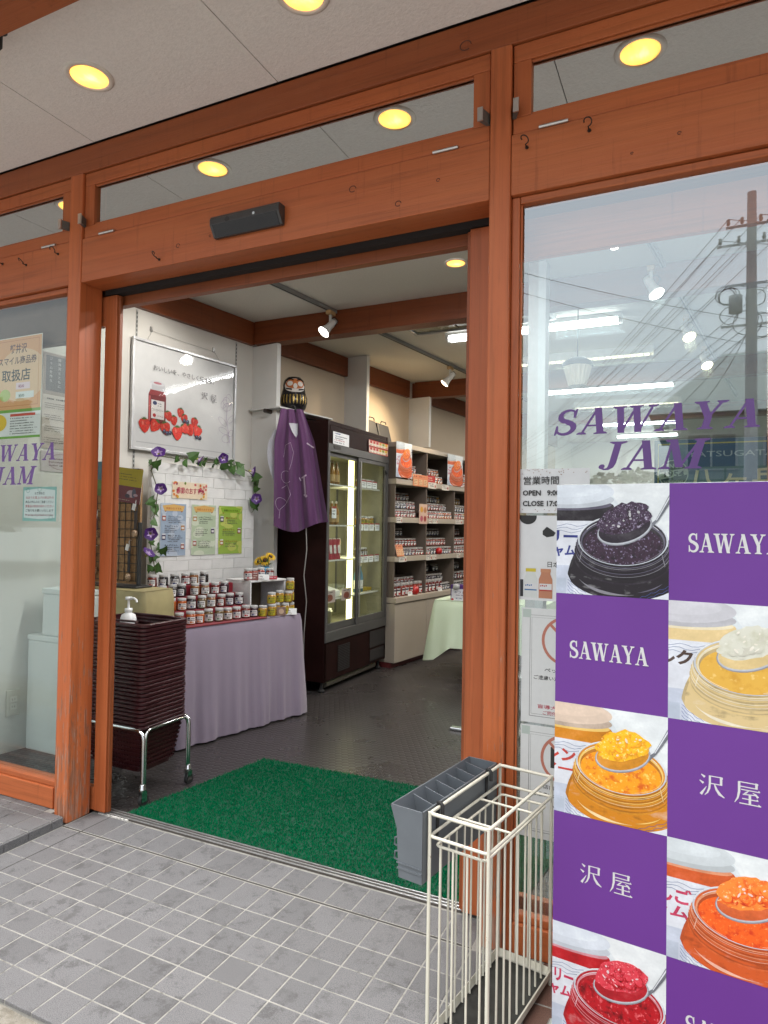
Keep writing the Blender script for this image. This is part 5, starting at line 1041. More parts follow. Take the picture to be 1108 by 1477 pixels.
# jar of red jam
a.ell(0.215, 0.20, 0.075, 0.02, srgb(170, 40, 40)); a.rect(0.14, 0.21, 0.29, 0.40, srgb(120, 20, 26)); a.poly([(0.14, 0.40), (0.29, 0.40), (0.275, 0.435), (0.155, 0.435)], srgb(150, 40, 44)); a.rect(0.145, 0.215, 0.158, 0.39, srgb(200, 90, 90)); a.rect(0.152, 0.435, 0.278, 0.485, srgb(206, 206, 208)); a.ell(0.215, 0.485, 0.063, 0.017, srgb(224, 224, 226)); a.ell(0.215, 0.487, 0.035, 0.008, srgb(196, 120, 130)); a.rect(0.152, 0.44, 0.165, 0.48, srgb(236, 236, 238))
a.rect(0.165, 0.235, 0.275, 0.365, srgb(232, 228, 224)); a.ell(0.195, 0.345, 0.018, 0.014, srgb(40, 50, 100)); a.text('ストロベリー', 0.172, 0.288, 0.022, srgb(60, 40, 50), 0.03, fit=0.095); a.lines(0.22, 0.34, 0.045, 2, 0.016, 0.008, srgb(60, 60, 80), 3); a.ell(0.192, 0.258, 0.014, 0.013, srgb(190, 30, 36)); a.text('ジャム', 0.215, 0.25, 0.018, srgb(150, 40, 50), 0.03)
MSTR = jam_print('strawberry_fruit', srgb(150, 16, 12), srgb(196, 36, 20), srgb(226, 120, 80), 90)
def berry(u, v, r, rot):
    c, s = math.cos(rot), math.sin(rot); P = [(0, -1.25), (.45, -.95), (.85, -.3), (.95, .25), (.7, .65), (.3, .78), (-.3, .78), (-.7, .65), (-.95, .25), (-.85, -.3), (-.45, -.95)]
    a.poly([(u + r * (x * c - y * s), v + r * (x * s + y * c)) for x, y in P], MSTR)
    for k in range(7):
        t = R(90 + (k - 3) * 24); a.poly([(u + r * (x * c - y * s), v + r * (x * s + y * c)) for x, y in ((.12 * math.cos(t + 1.57), .7 + .12 * math.sin(t + 1.57)), (.7 * math.cos(t), .45 + .65 * math.sin(t)), (-.12 * math.cos(t + 1.57), .7 - .12 * math.sin(t + 1.57)))], srgb(70, 104, 40))
    a.ell(u - r * .3, v + r * .1, r * .14, r * .3, srgb(230, 120, 100), 8, rot)
for u, v, r, ro in ((0.31, 0.275, 0.036, .3), (0.42, 0.315, 0.034, -.2), (0.36, 0.25, 0.036, .1), (0.455, 0.275, 0.034, .4), (0.55, 0.262, 0.036, -.3), (0.11, 0.185, 0.050, .1), (0.20, 0.19, 0.046, -.6), (0.285, 0.185, 0.046, .3), (0.50, 0.20, 0.044, .5), (0.58, 0.20, 0.044, -.4), (0.39, 0.165, 0.050, .05), (0.45, 0.20, 0.038, .7)): berry(u, v, r, ro)
for u, v in ((0.30, 0.145), (0.275, 0.155), (0.325, 0.15), (0.60, 0.145), (0.57, 0.148), (0.45, 0.255), (0.48, 0.25)): a.ell(u, v, 0.015, 0.015, srgb(44, 44, 66)); a.ell(u - .004, v + .005, 0.005, 0.005, srgb(120, 124, 160), 8)
a.text('おいしいを、やさしく伝える。', 0.165, 0.575, 0.042, srgb(70, 66, 72), 0.0, fit=0.56); a.kanji('沢', 0.605, 0.44, 0.062, srgb(90, 84, 92)); a.kanji('屋', 0.695, 0.435, 0.062, srgb(90, 84, 92))
lc = srgb(170, 150, 180)
a.stroke([(0.90, 0.14), (0.885, 0.22), (0.86, 0.33), (0.865, 0.42)], 0.004, lc)
for cx, cy, rx, ry, ro in ((0.865, 0.42, .045, .03, .4), (0.86, 0.46, .04, .035, -.3), (0.885, 0.48, .03, .045, .2), (0.83, 0.44, .04, .025, .9), (0.82, 0.30, .05, .022, -.6), (0.91, 0.33, .045, .02, .7), (0.83, 0.23, .05, .022, -.3), (0.86, 0.17, .045, .03, .2), (0.91, 0.22, .03, .02, 1.0)):
    c, s = math.cos(ro), math.sin(ro); a.stroke([(cx + rx * math.cos(t) * c - ry * math.sin(t) * s, cy + rx * math.cos(t) * s + ry * math.sin(t) * c) for t in [6.283 * k / 18 for k in range(19)]], 0.0022, lc)
a.build('print', fp, loc=(x0, -0.022, z0))
def acrylic():
    t = NT('acrylic'); t.t.nodes.remove(t.b); tr = t.n('ShaderNodeBsdfTransparent'); g_ = t.n('ShaderNodeBsdfGlossy'); g_.inputs['Roughness'].default_value = 0.03; mx = t.n('ShaderNodeMixShader'); f = t.n('ShaderNodeFresnel'); f.inputs[0].default_value = 1.4
    n1 = t.noise(3.0, t.coord('Object'), 2); bp = t.n('ShaderNodeBump'); bp.inputs['Strength'].default_value = 0.25; bp.inputs['Distance'].default_value = 0.01; t.l(n1, bp.inputs['Height']); t.l(bp.outputs[0], g_.inputs['Normal'])
    t.l(t.math('MULTIPLY', f.outputs[0], 0.5), mx.inputs[0]); t.l(tr.outputs[0], mx.inputs[1]); t.l(g_.outputs[0], mx.inputs[2]); t.l(mx.outputs[0], t.o.inputs[0]); return t.m
MB().grid(lambda u, v: (x0 + 0.012 + u * (W_ - 0.024), -0.029 - 0.0015 * math.sin(u * 5) * math.cos(v * 3), z0 + 0.012 + v * (H_ - 0.024)), 24, 20, acrylic()).build('cover_sheet', fp, local=True)
for hx, hz, ex in ((0.818, 2.696, 0.77), (1.395, 2.683, 1.45)):
    MB().box(hx - 0.010, hx + 0.010, -0.006, -0.001, hz - 0.018, hz + 0.018, M_STEEL).tube([(hx, -0.006, hz - 0.012), (hx, -0.014, hz - 0.016), (hx, -0.016, hz - 0.006)], 0.002, M_STEEL, 5).build('picture_hook', fp, local=True)
MB().tube([(0.77, -0.02, 2.598), (0.818, -0.012, 2.682), (1.1, -0.012, 2.672), (1.395, -0.012, 2.668), (1.45, -0.02, 2.598)], 0.0012, M_SLOT, 4).build('cord', fp, local=True)

# ---- sheets and boxes behind the left window
def d_hist(a, w_, h):
    a.rect(0.004, h * .56, w_ - .004, h - .004, srgb(150, 132, 122)); a.rect(w_ * .06, h * .60, w_ * .48, h * .97, srgb(84, 74, 78)); a.poly([(w_ * .5, h * .62), (w_ * .95, h * .62), (w_ * .95, h * .86), (w_ * .75, h * .92), (w_ * .5, h * .8)], srgb(122, 100, 92))
    for k, s in enumerate(('軽井沢とともに', 'ジャムを作り')): 
        for j, ch in enumerate(s): a.text(ch, w_ * (.31 - .18 * k), h * (.925 - .046 * j), h * .036, srgb(226, 220, 214), 0.0)
    a.lines(w_ * .05, h * .51, w_ * .6, 1, .02, .012, srgb(60, 50, 50), 2)
    for k in range(4):
        a.rect(w_ * .62, h * (.40 - .12 * k), w_ * .94, h * (.485 - .12 * k), srgb(110, 112, 122)); a.rect(w_ * .62, h * (.40 - .12 * k), w_ * .94, h * (.43 - .12 * k), srgb(76, 78, 84)); a.lines(w_ * .05, h * (.465 - .12 * k), w_ * .5, 3, h * .022, h * .01, srgb(110, 96, 92), k)
x, y = WP(0.05, 0.004); sheet('history_poster', 'tall beige photo poster on the left wall seen through the left window', 'poster', x, y, 1.78, 0.30, 0.585, RW, d_hist, (0.42, 0.36, 0.32))
x, y = WP(0.05, 0.004); sheet('notice_sheet', 'faded pinkish notice on the wall just below the beige photo poster', 'notice', x, y, 1.64, 0.26, 0.125, RW, lambda a, w_, h: (a.ring(w_ * .5, h * .5, w_ * .3, h * .38, .003, srgb(170, 130, 140)), a.lines(w_ * .2, h * .6, w_ * .6, 3, .02, .01, srgb(140, 110, 116), 4)), (0.46, 0.41, 0.40))
for nm, lab, x0_, x1_, y0_, y1_, z0_, z1_ in (('storage_box', 'white foam box on the floor behind the left window, lower of two', -1.165, -0.72, 0.572, 0.69, 0.0, 0.672), ('storage_box', 'smaller white box stacked on the foam box behind the left window', -1.055, -0.72, 0.577, 0.69, 0.673, 0.948)):
    t = thing(nm, lab, 'box', ((x0_ + x1_) / 2, (y0_ + y1_) / 2, z0_), 0, 'white boxes behind the left window')
    MB().box(x0_, x1_, y0_, y1_, z0_, z1_ - 0.034, plain('foam_white', (0.66, 0.68, 0.66), 0.6, scale=3, var=0.04, bump=0.2, bscale=400)).build('body', t, bevel=0.008); MB().box(x0_ - 0.004, x1_ + 0.004, y0_ - 0.004, y1_ + 0.004, z1_ - 0.0335, z1_, plain('foam_white', (0.66, 0.68, 0.66), 0.6)).build('lid', t, bevel=0.006)
bl = thing('reflection_strip', 'brownish strip standing for a beam reflected at the top of the left window', 'reflection', (-1.2, 0.10, 2.41))  # brown strip added in place of the soffit beam's reflection in the pane
MB().box(-2.2, -0.20, 0.094, 0.097, 2.19, 2.41, plain('reflection_brown', (0.17, 0.125, 0.095), 0.8, bump=0.3, bscale=600)).build('brown_sheet', bl); MB().tube([(-2.2, 0.0955, 2.185), (-0.20, 0.0955, 2.185)], 0.009, plain('reflection_brown', (0.17, 0.125, 0.095), 0.8), 10).build('lower_edge', bl)
def d_voucher(a, w_, h):
    a.rect(.004, .004, w_ - .004, h - .004, srgb(238, 176, 118)); a.ell(w_ * .6, h * .62, w_ * .5, h * .26, srgb(246, 206, 160)); a.rect(0, 0, w_, h * .27, srgb(238, 238, 232)); a.rect(0, h * .255, w_, h * .285, srgb(120, 176, 60)); a.rect(0, 0, w_, h * .022, srgb(120, 176, 60))
    a.stroke([(w_ * .05, h * .32), (w_ * .94, h * .32), (w_ * .94, h * .965), (w_ * .05, h * .965), (w_ * .05, h * .32)], .003, srgb(206, 130, 70))
    a.text('軽井沢', w_ * .36, h * .845, h * .10, srgb(84, 40, 40), .035, fit=w_ * .34); a.text('スマイル商品券', w_ * .12, h * .735, h * .085, srgb(84, 40, 40), .035, fit=w_ * .78); a.text('取扱店', w_ * .20, h * .575, h * .125, srgb(40, 50, 40), .04, fit=w_ * .58)
    a.rect(w_ * .50, h * .48, w_ * .78, h * .545, srgb(250, 224, 228)); a.text('¥500', w_ * .55, h * .495, h * .04, srgb(150, 40, 90), .02); a.rect(w_ * .50, h * .39, w_ * .86, h * .455, srgb(240, 244, 238)); a.text('¥500', w_ * .56, h * .403, h * .04, srgb(60, 100, 60), .02); a.ell(w_ * .28, h * .43, w_ * .11, h * .06, srgb(196, 214, 120))
    a.rect(w_ * .40, h * .215, w_ * .90, h * .24, srgb(214, 70, 40)); a.lines(w_ * .40, h * .19, w_ * .55, 7, h * .025, h * .012, srgb(70, 66, 60), 5); a.ell(w_ * .16, h * .16, w_ * .17, h * .085, srgb(238, 196, 30)); a.text('1.1', w_ * .10, h * .165, h * .035, srgb(60, 40, 10), .02); a.text('1.30', w_ * .09, h * .115, h * .035, srgb(60, 40, 10), .02)
sheet('voucher_poster', 'orange gift voucher poster stuck inside the left window', 'poster', -0.775, 0.0475, 1.738, 0.36, 0.495, 0, d_voucher, (0.7, 0.65, 0.55), eps=0.00005)
def d_notice(a, w_, h):
    a.rect(0, 0, w_, h, srgb(150, 196, 188)); a.poly([(w_ * .04, h * .1), (w_ * .5, h * .06), (w_ * .96, h * .1), (w_ * .96, h * .9), (w_ * .5, h * .96), (w_ * .04, h * .9)], srgb(232, 238, 236))
    for k, (s, c) in enumerate((('お客様各位', (.05, .05, .06)), ('当店でお買上げの袋以外の', (.5, .06, .08)), ('商品の持込みはご遠慮ください', (.05, .05, .06)), ('貴重品は各自お持ちください', (.5, .06, .08)), ('ご協力をお願いいたします', (.05, .05, .06)), ('We can keep only purchased our products', (.3, .08, .1)))): a.text(s, w_ * .5, h * (.78 - .125 * k), h * .085, c, .02, align='c', fit=w_ * (.3 if k == 0 else .84))
    for u, v in ((.5, .93), (.15, .9), (.85, .1)): a.ring(w_ * u, h * v, .012, .01, .002, srgb(90, 150, 140))
sheet('notice_sheet', 'small white notice with teal scroll border stuck low on the left window', 'notice', -0.522, 0.0475, 1.338, 0.232, 0.162, 0, d_notice, (0.6, 0.68, 0.66), eps=0.00005)

# ---- pole shelf, doll, happi coat
def pw(al, off=0.0): return WP(al, off, (-0.75, 2.20))
ps = thing('pole_shelf', 'narrow white shelf with a dark wooden pole under its edge above the cold cabinet', 'shelf', (-0.75, 2.20, 0), RW)
MB().box(0.11, 0.80, -0.14, 0.20, 2.268, 2.280, M_WALLW).build('board', ps, local=True, bevel=0.002)
MB().tube([(0.085, 0.0, 2.2505), (0.095, 0.0, 2.2505), (0.80, 0.0, 2.2505)], 0.017, plain('pole_dark', (0.030, 0.018, 0.013), 0.35), 14).build('pole', ps, local=True)
dm = thing('wishing_doll', 'round black and gold papier-mache wishing doll with an orange face on the shelf', 'doll', (*pw(0.40, 0.03), 2.281), R(40))
MBK = plain('doll_black', (0.014, 0.012, 0.013), 0.25); MGO = plain('doll_gold', (0.42, 0.29, 0.08), 0.35, 0.6); MOR = plain('doll_orange', (0.50, 0.14, 0.025), 0.45); MDW = plain('doll_white', (0.70, 0.66, 0.60), 0.45)
prof = [(0, 0.0), (0.07, 0.002), (0.098, 0.03), (0.112, 0.075), (0.112, 0.115), (0.100, 0.155), (0.092, 0.19), (0.090, 0.23), (0.080, 0.265), (0.055, 0.29), (0.0, 0.30)]
def dr(z):
    for (r0_, z0_), (r1_, z1_) in zip(prof, prof[1:]):
        if z0_ <= z <= z1_: return r0_ + (r1_ - r0_) * (z - z0_) / (z1_ - z0_)
    return 0.05
MB().lathe(prof, (0, 0, 0), MBK, 28).build('body', dm, local=True)
def on_doll(mb, a0, a1, zf, m, off, n=12, k=8):   # patch in angle/height space; zf(u)->(z0,z1)
    V = []; 
    for i in range(n + 1):
        u = i / n; an = R(-90 + a0 + (a1 - a0) * u); z0_, z1_ = zf(u)
        for j in range(k + 1): z = z0_ + (z1_ - z0_) * j / k; r = dr(z) + off; V.append((r * math.cos(an), r * math.sin(an), z))
    mb.add(V, [(i * (k + 1) + j, (i + 1) * (k + 1) + j, (i + 1) * (k + 1) + j + 1, i * (k + 1) + j + 1) for i in range(n) for j in range(k)], m, True)
fmb = MB(); el = lambda zc, hh: (lambda u: (zc - hh * math.sqrt(max(0, 1 - (2 * u - 1) ** 2)), zc + hh * math.sqrt(max(0, 1 - (2 * u - 1) ** 2))))
on_doll(fmb, -62, 62, el(0.212, 0.058), MDW, 0.002); on_doll(fmb, -54, 54, el(0.225, 0.042), MOR, 0.004); on_doll(fmb, -10, 10, el(0.205, 0.022), MDW, 0.009); fmb.build('face', dm, local=True)
e_ = MB(); on_doll(e_, -42, -12, el(0.226, 0.021), MDW, 0.007); on_doll(e_, 12, 42, el(0.226, 0.021), MDW, 0.007); on_doll(e_, -46, -8, lambda u: (0.250 + .008 * math.sin(u * 3.1), 0.258 + .010 * math.sin(u * 3.1)), MBK, 0.007, 10, 2); on_doll(e_, 8, 46, lambda u: (0.250 + .008 * math.sin(u * 3.1), 0.258 + .010 * math.sin(u * 3.1)), MBK, 0.007, 10, 2); on_doll(e_, -48, -16, lambda u: (0.180 - .012 * u, 0.190 - .008 * u), MBK, 0.006, 10, 2); on_doll(e_, 16, 48, lambda u: (0.168 + .012 * u, 0.180 + .010 * u), MBK, 0.006, 10, 2); e_.build('eye', dm, local=True)
g_ = MB()
for k in range(9): on_doll(g_, -70 + k * 15, -70 + k * 15 + 6, lambda u: (0.055 + .03 * abs(u - .5), 0.135), MGO, 0.002, 4, 6)
on_doll(g_, 62, 100, lambda u: (0.06, 0.064), MGO, 0.002, 6, 1); on_doll(g_, 66, 96, lambda u: (0.085, 0.090), MGO, 0.002, 6, 1); on_doll(g_, 64, 98, lambda u: (0.115, 0.120), MGO, 0.002, 6, 1); on_doll(g_, 79, 83, lambda u: (0.05, 0.13), MGO, 0.0025, 2, 6); g_.build('gilding', dm, local=True)

hp = thing('happi_coat', 'purple festival coat with white line emblem hanging from the dark pole', 'coat', (-0.435, 2.235, 2.235), R(34))
M_HAP = cloth('happi_purple', (0.115, 0.045, 0.120)); M_HAPW = cloth('happi_lining', (0.46, 0.46, 0.50))
def S_(u, v):   # u across, v down
    w_ = 0.170 + 0.09 * min(1, v * 3.5) + 0.155 * v; cx = -0.01 + 0.085 * v
    f = 0.030 * (0.35 + 0.8 * v) * math.sin(u * 17.5 + 1.6 * math.sin(v * 2.2)) + 0.012 * (0.3 + v) * math.sin(u * 37 + 1.0 + v * 2) + 0.008 * math.sin(v * 11 + u * 9)
    bot = 0.925 + 0.03 * math.sin(u * 5.2) - 0.05 * abs(u - 0.45)
    return (cx + (u - 0.5) * w_, -f - 0.03 * math.sin(min(1, v * 3) * 1.57), -v * bot)
MB().grid(S_, 70, 50, M_HAP).build('coat_body', hp, local=True)
MB().grid(lambda u, v: (S_(0.02 * (1 - u), 0.18 + 0.45 * v)[0] - 0.055 * u * math.sin(math.pi * min(1, v * 0.9 + .1)), 0.012 - 0.01 * u, S_(0, 0.18 + 0.45 * v)[2]), 6, 20, M_HAPW).build('sleeve_lining', hp, local=True)
MB().grid(lambda u, v: (S_(0.36 + 0.30 * u * (1 - 0.5 * v) + .1 * v, 0.12 + 0.12 * v * (1 - .6 * abs(u - .6)))[0], S_(0.36 + 0.30 * u, 0.12 + 0.12 * v)[1] - 0.006, S_(0.5, 0.12 + 0.12 * v * (1 - .6 * abs(u - .6)))[2]), 10, 6, M_HAPW).build('collar_lining', hp, local=True)
def sribbon(mb, pts, wd, m):
    V = []; F = []
    P = []
    for (a, b), (c, d) in zip(pts, pts[1:]):
        for k in range(6): P.append((a + (c - a) * k / 6, b + (d - b) * k / 6))
    P.append(pts[-1])
    for i, (u, v) in enumerate(P):
        a_ = P[max(0, i - 1)]; b_ = P[min(len(P) - 1, i + 1)]; dx, dy = (b_[0] - a_[0]) * .42, (b_[1] - a_[1]) * .92; l = math.hypot(dx, dy) or 1; nx, ny = -dy / l * wd / .42, dx / l * wd / .92
        for sgn in (-1, 1): q = S_(min(1, max(0, u + sgn * nx)), min(1, max(0, v + sgn * ny))); V.append((q[0], q[1] - 0.003, q[2]))
    mb.add(V, [(2 * i, 2 * i + 2, 2 * i + 3, 2 * i + 1) for i in range(len(P) - 1)], m, True)
em = MB(); MEM = plain('print_white', (0.50, 0.42, 0.50), 0.7)
circ = lambda cu, cv, r, a0=0, a1=360: [(cu + r * 2.1 * math.cos(R(a0 + (a1 - a0) * k / 14)), cv + r * math.sin(R(a0 + (a1 - a0) * k / 14))) for k in range(15)]
sribbon(em, [(.22, .40), (.27, .30), (.40, .28), (.46, .36), (.40, .44), (.34, .50)], .0013, MEM); sribbon(em, circ(.26, .56, .05, 40, 300), .0013, MEM); sribbon(em, [(.16, .66), (.28, .62), (.34, .70), (.24, .78), (.12, .84), (.10, .92)], .0013, MEM); sribbon(em, circ(.16, .80, .06, 120, 330), .0013, MEM)
sribbon(em, [(.60, .58), (.70, .57)], .006, MEM); sribbon(em, [(.645, .57), (.64, .72)], .006, MEM); sribbon(em, [(.62, .72), (.66, .75)], .008, MEM); sribbon(em, [(.80, .30), (.97, .34)], .006, MEM); sribbon(em, [(.55, .57), (.58, .60)], .004, MEM); tag(em.build('emblem', hp, local=True), kind='stuff')
MB().tube([(0.02, 0.0, -0.02), (0.015, 0.012, 0.02), (0.0, 0.02, 0.035), (-0.02, 0.02, 0.025)], 0.004, MK, 6).build('hanger_hook', hp, local=True)
cbl = thing('power_cord', 'thin grey power cord dangling beside the cold cabinet', 'cord', (-0.34, 2.30, 0.5))
MB().tube([(-0.36, 2.33, 1.36), (-0.33, 2.30, 1.15), (-0.345, 2.29, 0.95), (-0.33, 2.31, 0.75), (-0.36, 2.33, 0.5), (-0.38, 2.36, 0.2), (-0.40, 2.40, 0.006)], 0.004, plain('cord_grey', (0.28, 0.27, 0.25), 0.5), 6).build('cable', cbl)

# ---- cold cabinet, facing into the shop
RF = R(90); FX, FY = -0.27, 2.49
fg = thing('cold_cabinet', 'tall dark brown glass-door cold cabinet against the left wall', 'refrigerator', (FX, FY, 0), RF)
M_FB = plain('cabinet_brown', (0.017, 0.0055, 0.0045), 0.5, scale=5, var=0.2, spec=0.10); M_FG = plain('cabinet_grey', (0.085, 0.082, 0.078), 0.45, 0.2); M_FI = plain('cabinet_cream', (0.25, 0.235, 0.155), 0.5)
FW, FD = 1.135, 0.46
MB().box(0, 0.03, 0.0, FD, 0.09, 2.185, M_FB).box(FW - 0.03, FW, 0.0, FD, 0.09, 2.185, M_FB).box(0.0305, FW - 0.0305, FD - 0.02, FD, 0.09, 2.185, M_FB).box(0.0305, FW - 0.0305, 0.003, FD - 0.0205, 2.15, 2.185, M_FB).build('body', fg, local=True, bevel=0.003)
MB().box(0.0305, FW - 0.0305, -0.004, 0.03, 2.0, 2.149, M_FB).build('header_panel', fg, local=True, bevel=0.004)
MB().box(0.032, 0.036, 0.035, FD - 0.021, 0.48, 1.99, M_FI).box(FW - 0.036, FW - 0.032, 0.035, FD - 0.021, 0.48, 1.99, M_FI).box(0.0365, FW - 0.0365, FD - 0.026, FD - 0.021, 0.48, 1.99, M_FI).box(0.0365, FW - 0.0365, 0.035, FD - 0.0265, 0.475, 0.495, M_FI).box(0.0365, FW - 0.0365, 0.035, FD - 0.0265, 1.95, 1.99, M_FI).build('liner', fg, local=True)
MB().box(0.002, FW - 0.002, -0.010, 0.028, 1.935, 1.9985, M_FG).box(0.002, FW - 0.002, -0.010, 0.028, 0.405, 0.485, M_FG).box(0.002, 0.034, -0.008, 0.028, 0.4855, 1.9345, M_FG).box(FW - 0.034, FW - 0.002, -0.008, 0.028, 0.4855, 1.9345, M_FG).build('door_surround', fg, local=True, bevel=0.002)
for x0_, x1_, yy in ((0.036, 0.585, 0.014), (0.53, FW - 0.036, -0.004)):
    d = MB().box(x0_, x0_ + 0.034, yy, yy + 0.014, 0.487, 1.933, M_FG).box(x1_ - 0.034, x1_, yy, yy + 0.014, 0.487, 1.933, M_FG).box(x0_ + 0.0345, x1_ - 0.0345, yy, yy + 0.014, 1.90, 1.933, M_FG).box(x0_ + 0.0345, x1_ - 0.0345, yy, yy + 0.014, 0.487, 0.545, M_FG).build('door', fg, local=True, bevel=0.002)
    MB().box(x0_ + 0.03, x1_ - 0.03, yy + 0.005, yy + 0.009, 0.54, 1.905, M_GLD).build('glass', d, local=True)
MB().tube([(0.565, -0.012, 0.56), (0.565, -0.012, 1.90)], 0.006, M_STEEL, 8).build('handle', fg, local=True)
MB().lathe([(0, 0), (0.022, 0.001), (0.022, 0.008), (0.0, 0.009)], (0, 0, 0), M_RUB, 16).build('lock', fg, local=True, loc=(1.075, -0.012, 1.85)).rotation_euler = (R(90), 0, 0)
ls = MB().box(0.565, 0.615, 0.085, 0.115, 0.52, 1.93, emitter('cabinet_lamp', (1.0, 0.90, 0.36), 2.0)).build('light_strip', fg, local=True)
lamp('AREA', 'glow', fg, (0.54, 0.14, 1.22), 1.0, (1.0, 0.93, 0.55), (R(90), 0, R(-70)), shape='RECTANGLE', size=0.05, size_y=1.3)
lamp('AREA', 'glow', fg, (0.64, 0.14, 1.22), 1.0, (1.0, 0.93, 0.55), (R(90), 0, R(70)), shape='RECTANGLE', size=0.05, size_y=1.3)
M_SHF = plain('wire_shelf', (0.62, 0.62, 0.56), 0.35)
for z in (1.685, 1.345, 1.055, 0.735):
    mb = MB().box(0.045, FW - 0.045, 0.06, 0.068, z - 0.012, z, M_SHF)
    for k in range(22): mb.box(0.045 + k * 0.0475, 0.049 + k * 0.0475, 0.0685, FD - 0.03, z - 0.004, z, M_SHF)
    mb.build('shelf', fg, local=True)
for xx in (0.42, 0.93): MB().box(xx - 0.012, xx + 0.012, FD - 0.034, FD - 0.0265, 0.52, 1.93, M_FG).build('upright', fg, local=True)
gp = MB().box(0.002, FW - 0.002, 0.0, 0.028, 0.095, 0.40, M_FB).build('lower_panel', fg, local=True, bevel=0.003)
mb = MB()
for k in range(16): mb.box(0.22, 0.42, -0.006, -0.0005, 0.14 + k * 0.0135, 0.147 + k * 0.0135, M_DK)
mb.build('grille', fg, local=True); MB().box(0.80, 1.11, -0.006, -0.0005, 0.24, 0.385, M_DK).box(0.81, 1.09, -0.006, -0.0005, 0.12, 0.22, M_DK).build('control_cover', fg, local=True)
MB().tube([(0.10, 0.06, 0.055), (1.0, 0.06, 0.055)], 0.030, plain('duct_metal', (0.23, 0.21, 0.17), 0.45, 0.7), 12).build('drain_tray', fg, local=True)
for xx in (0.05, FW - 0.05):
    for yy in (0.05, FD - 0.05): MB().lathe([(0, 0), (0.025, 0.001), (0.025, 0.02), (0.012, 0.03), (0.012, 0.089)], (xx, yy, 0), M_RUB, 10).build('foot', fg, local=True)
def FP(X, n, z): return (FX - n, FY + X, z)
def fthing(name, label, cat, X, n, z, group=None, rz=RF): return thing(name, label, cat, FP(X, n, z), rz, group)
# notices on the header
def d_info(a, w_, h): a.lines(w_ * .1, h * .82, w_ * .5, 1, .02, h * .12, srgb(60, 80, 150), 3); a.lines(w_ * .08, h * .62, w_ * .8, 2, h * .17, h * .10, srgb(70, 70, 90), 2); a.lines(w_ * .08, h * .30, w_ * .8, 1, .1, h * .10, srgb(190, 70, 60), 5); a.lines(w_ * .08, h * .12, w_ * .8, 1, .1, h * .10, srgb(70, 70, 90), 9)
s = sheet('info_card', 'laminated white notice on the left of the cold cabinet header', 'notice', *FP(0.062, -0.0125, 2.0), 0.268, 0.100, RF, d_info)
MB().box(0.08, 0.19, -0.0140, -0.0105, 1.962, 1.988, plain('nameplate', (0.04, 0.035, 0.03), 0.4, 0.5)).build('nameplate', fg, local=True)
def d_strip(a, w_, h):
    a.rect(0, 0, w_, h, srgb(206, 50, 36)); a.rect(.006, .006, w_ - .006, h - .006, srgb(240, 232, 214)); q = random.Random(8)
    for k in range(6): u = w_ * (.05 + .155 * k); a.rect(u, h * .48, u + w_ * .12, h * .88, [srgb(196, 40, 36), srgb(200, 50, 40), srgb(190, 40, 50), srgb(214, 160, 40), srgb(130, 160, 60), srgb(226, 190, 60)][k]); a.lines(u, h * .25, w_ * .11, 2, h * .12, h * .08, srgb(60, 50, 50), k)
    a.ell(w_ * .92, h * .28, w_ * .03, h * .16, srgb(220, 90, 30), 10)
sheet('price_strip', 'red bordered price strip, upper of two on the right of the cabinet header', 'price strip', *FP(0.70, -0.0125, 2.058), 0.41, 0.056, RF, d_strip); sheet('price_strip', 'red bordered price strip, lower of two on the right of the cabinet header', 'price strip', *FP(0.705, -0.0125, 1.998), 0.40, 0.056, RF, d_strip)
# goods on the cabinet shelves
M_AMB = plain('bottle_amber', (0.30, 0.14, 0.02), 0.12, coat=0.6); M_CAP = plain('bottle_cap', (0.62, 0.56, 0.42), 0.35); M_BLB = plain('bottle_blue', (0.10, 0.24, 0.34), 0.1, coat=0.5); M_MLK = plain('milk_glass', (0.60, 0.56, 0.44), 0.15, coat=0.4)
def bottle(X, n, z, kind, label, group):
    t = fthing('drink_bottle', label, 'bottle', X, n, z, group); m, r, h = {'amber': (M_AMB, 0.026, 0.20), 'blue': (M_BLB, 0.030, 0.26), 'milk': (M_MLK, 0.028, 0.14)}[kind]
    MB().lathe([(0, 0), (r, 0.002), (r, h * .5), (r * .85, h * .62), (r * .42, h * .76), (r * .40, h * .93)], (0, 0, 0), m, 14).build('glass', t, local=True); MB().lathe([(r * .46, h * .90), (r * .48, h * .985), (0, h)], (0, 0, 0), M_CAP, 10).build('cap', t, local=True)
    lb = MB(); lb.lathe([(r + .0006, h * .12), (r + .0006, h * .42)], (0, 0, 0), M_LBL if kind != 'amber' else plain('label_amber', (0.45, 0.3, 0.12), 0.5), 14).build('label', t, local=True)
for k, X in enumerate((0.27, 0.345)): bottle(X, 0.11, 1.6855, 'amber', '%s amber bottle on the top shelf behind the left cabinet door' % ('left' if k == 0 else 'right'), 'bottles in the cold cabinet')
for k, X in enumerate((0.27, 0.345)): bottle(X, 0.11, 1.3455, 'amber', '%s amber bottle on the second shelf behind the left cabinet door' % ('left' if k == 0 else 'right'), 'bottles in the cold cabinet')
for k, X in enumerate((0.80, 0.865)): bottle(X, 0.14, 0.7355, 'blue', '%s blue glass bottle on the lowest shelf behind the right cabinet door' % ('left' if k == 0 else 'right'), 'bottles in the cold cabinet')
M_PK = plain('packet_red', (0.33, 0.030, 0.045), 0.35); M_PKL = plain('packet_label', (0.62, 0.58, 0.52), 0.5)
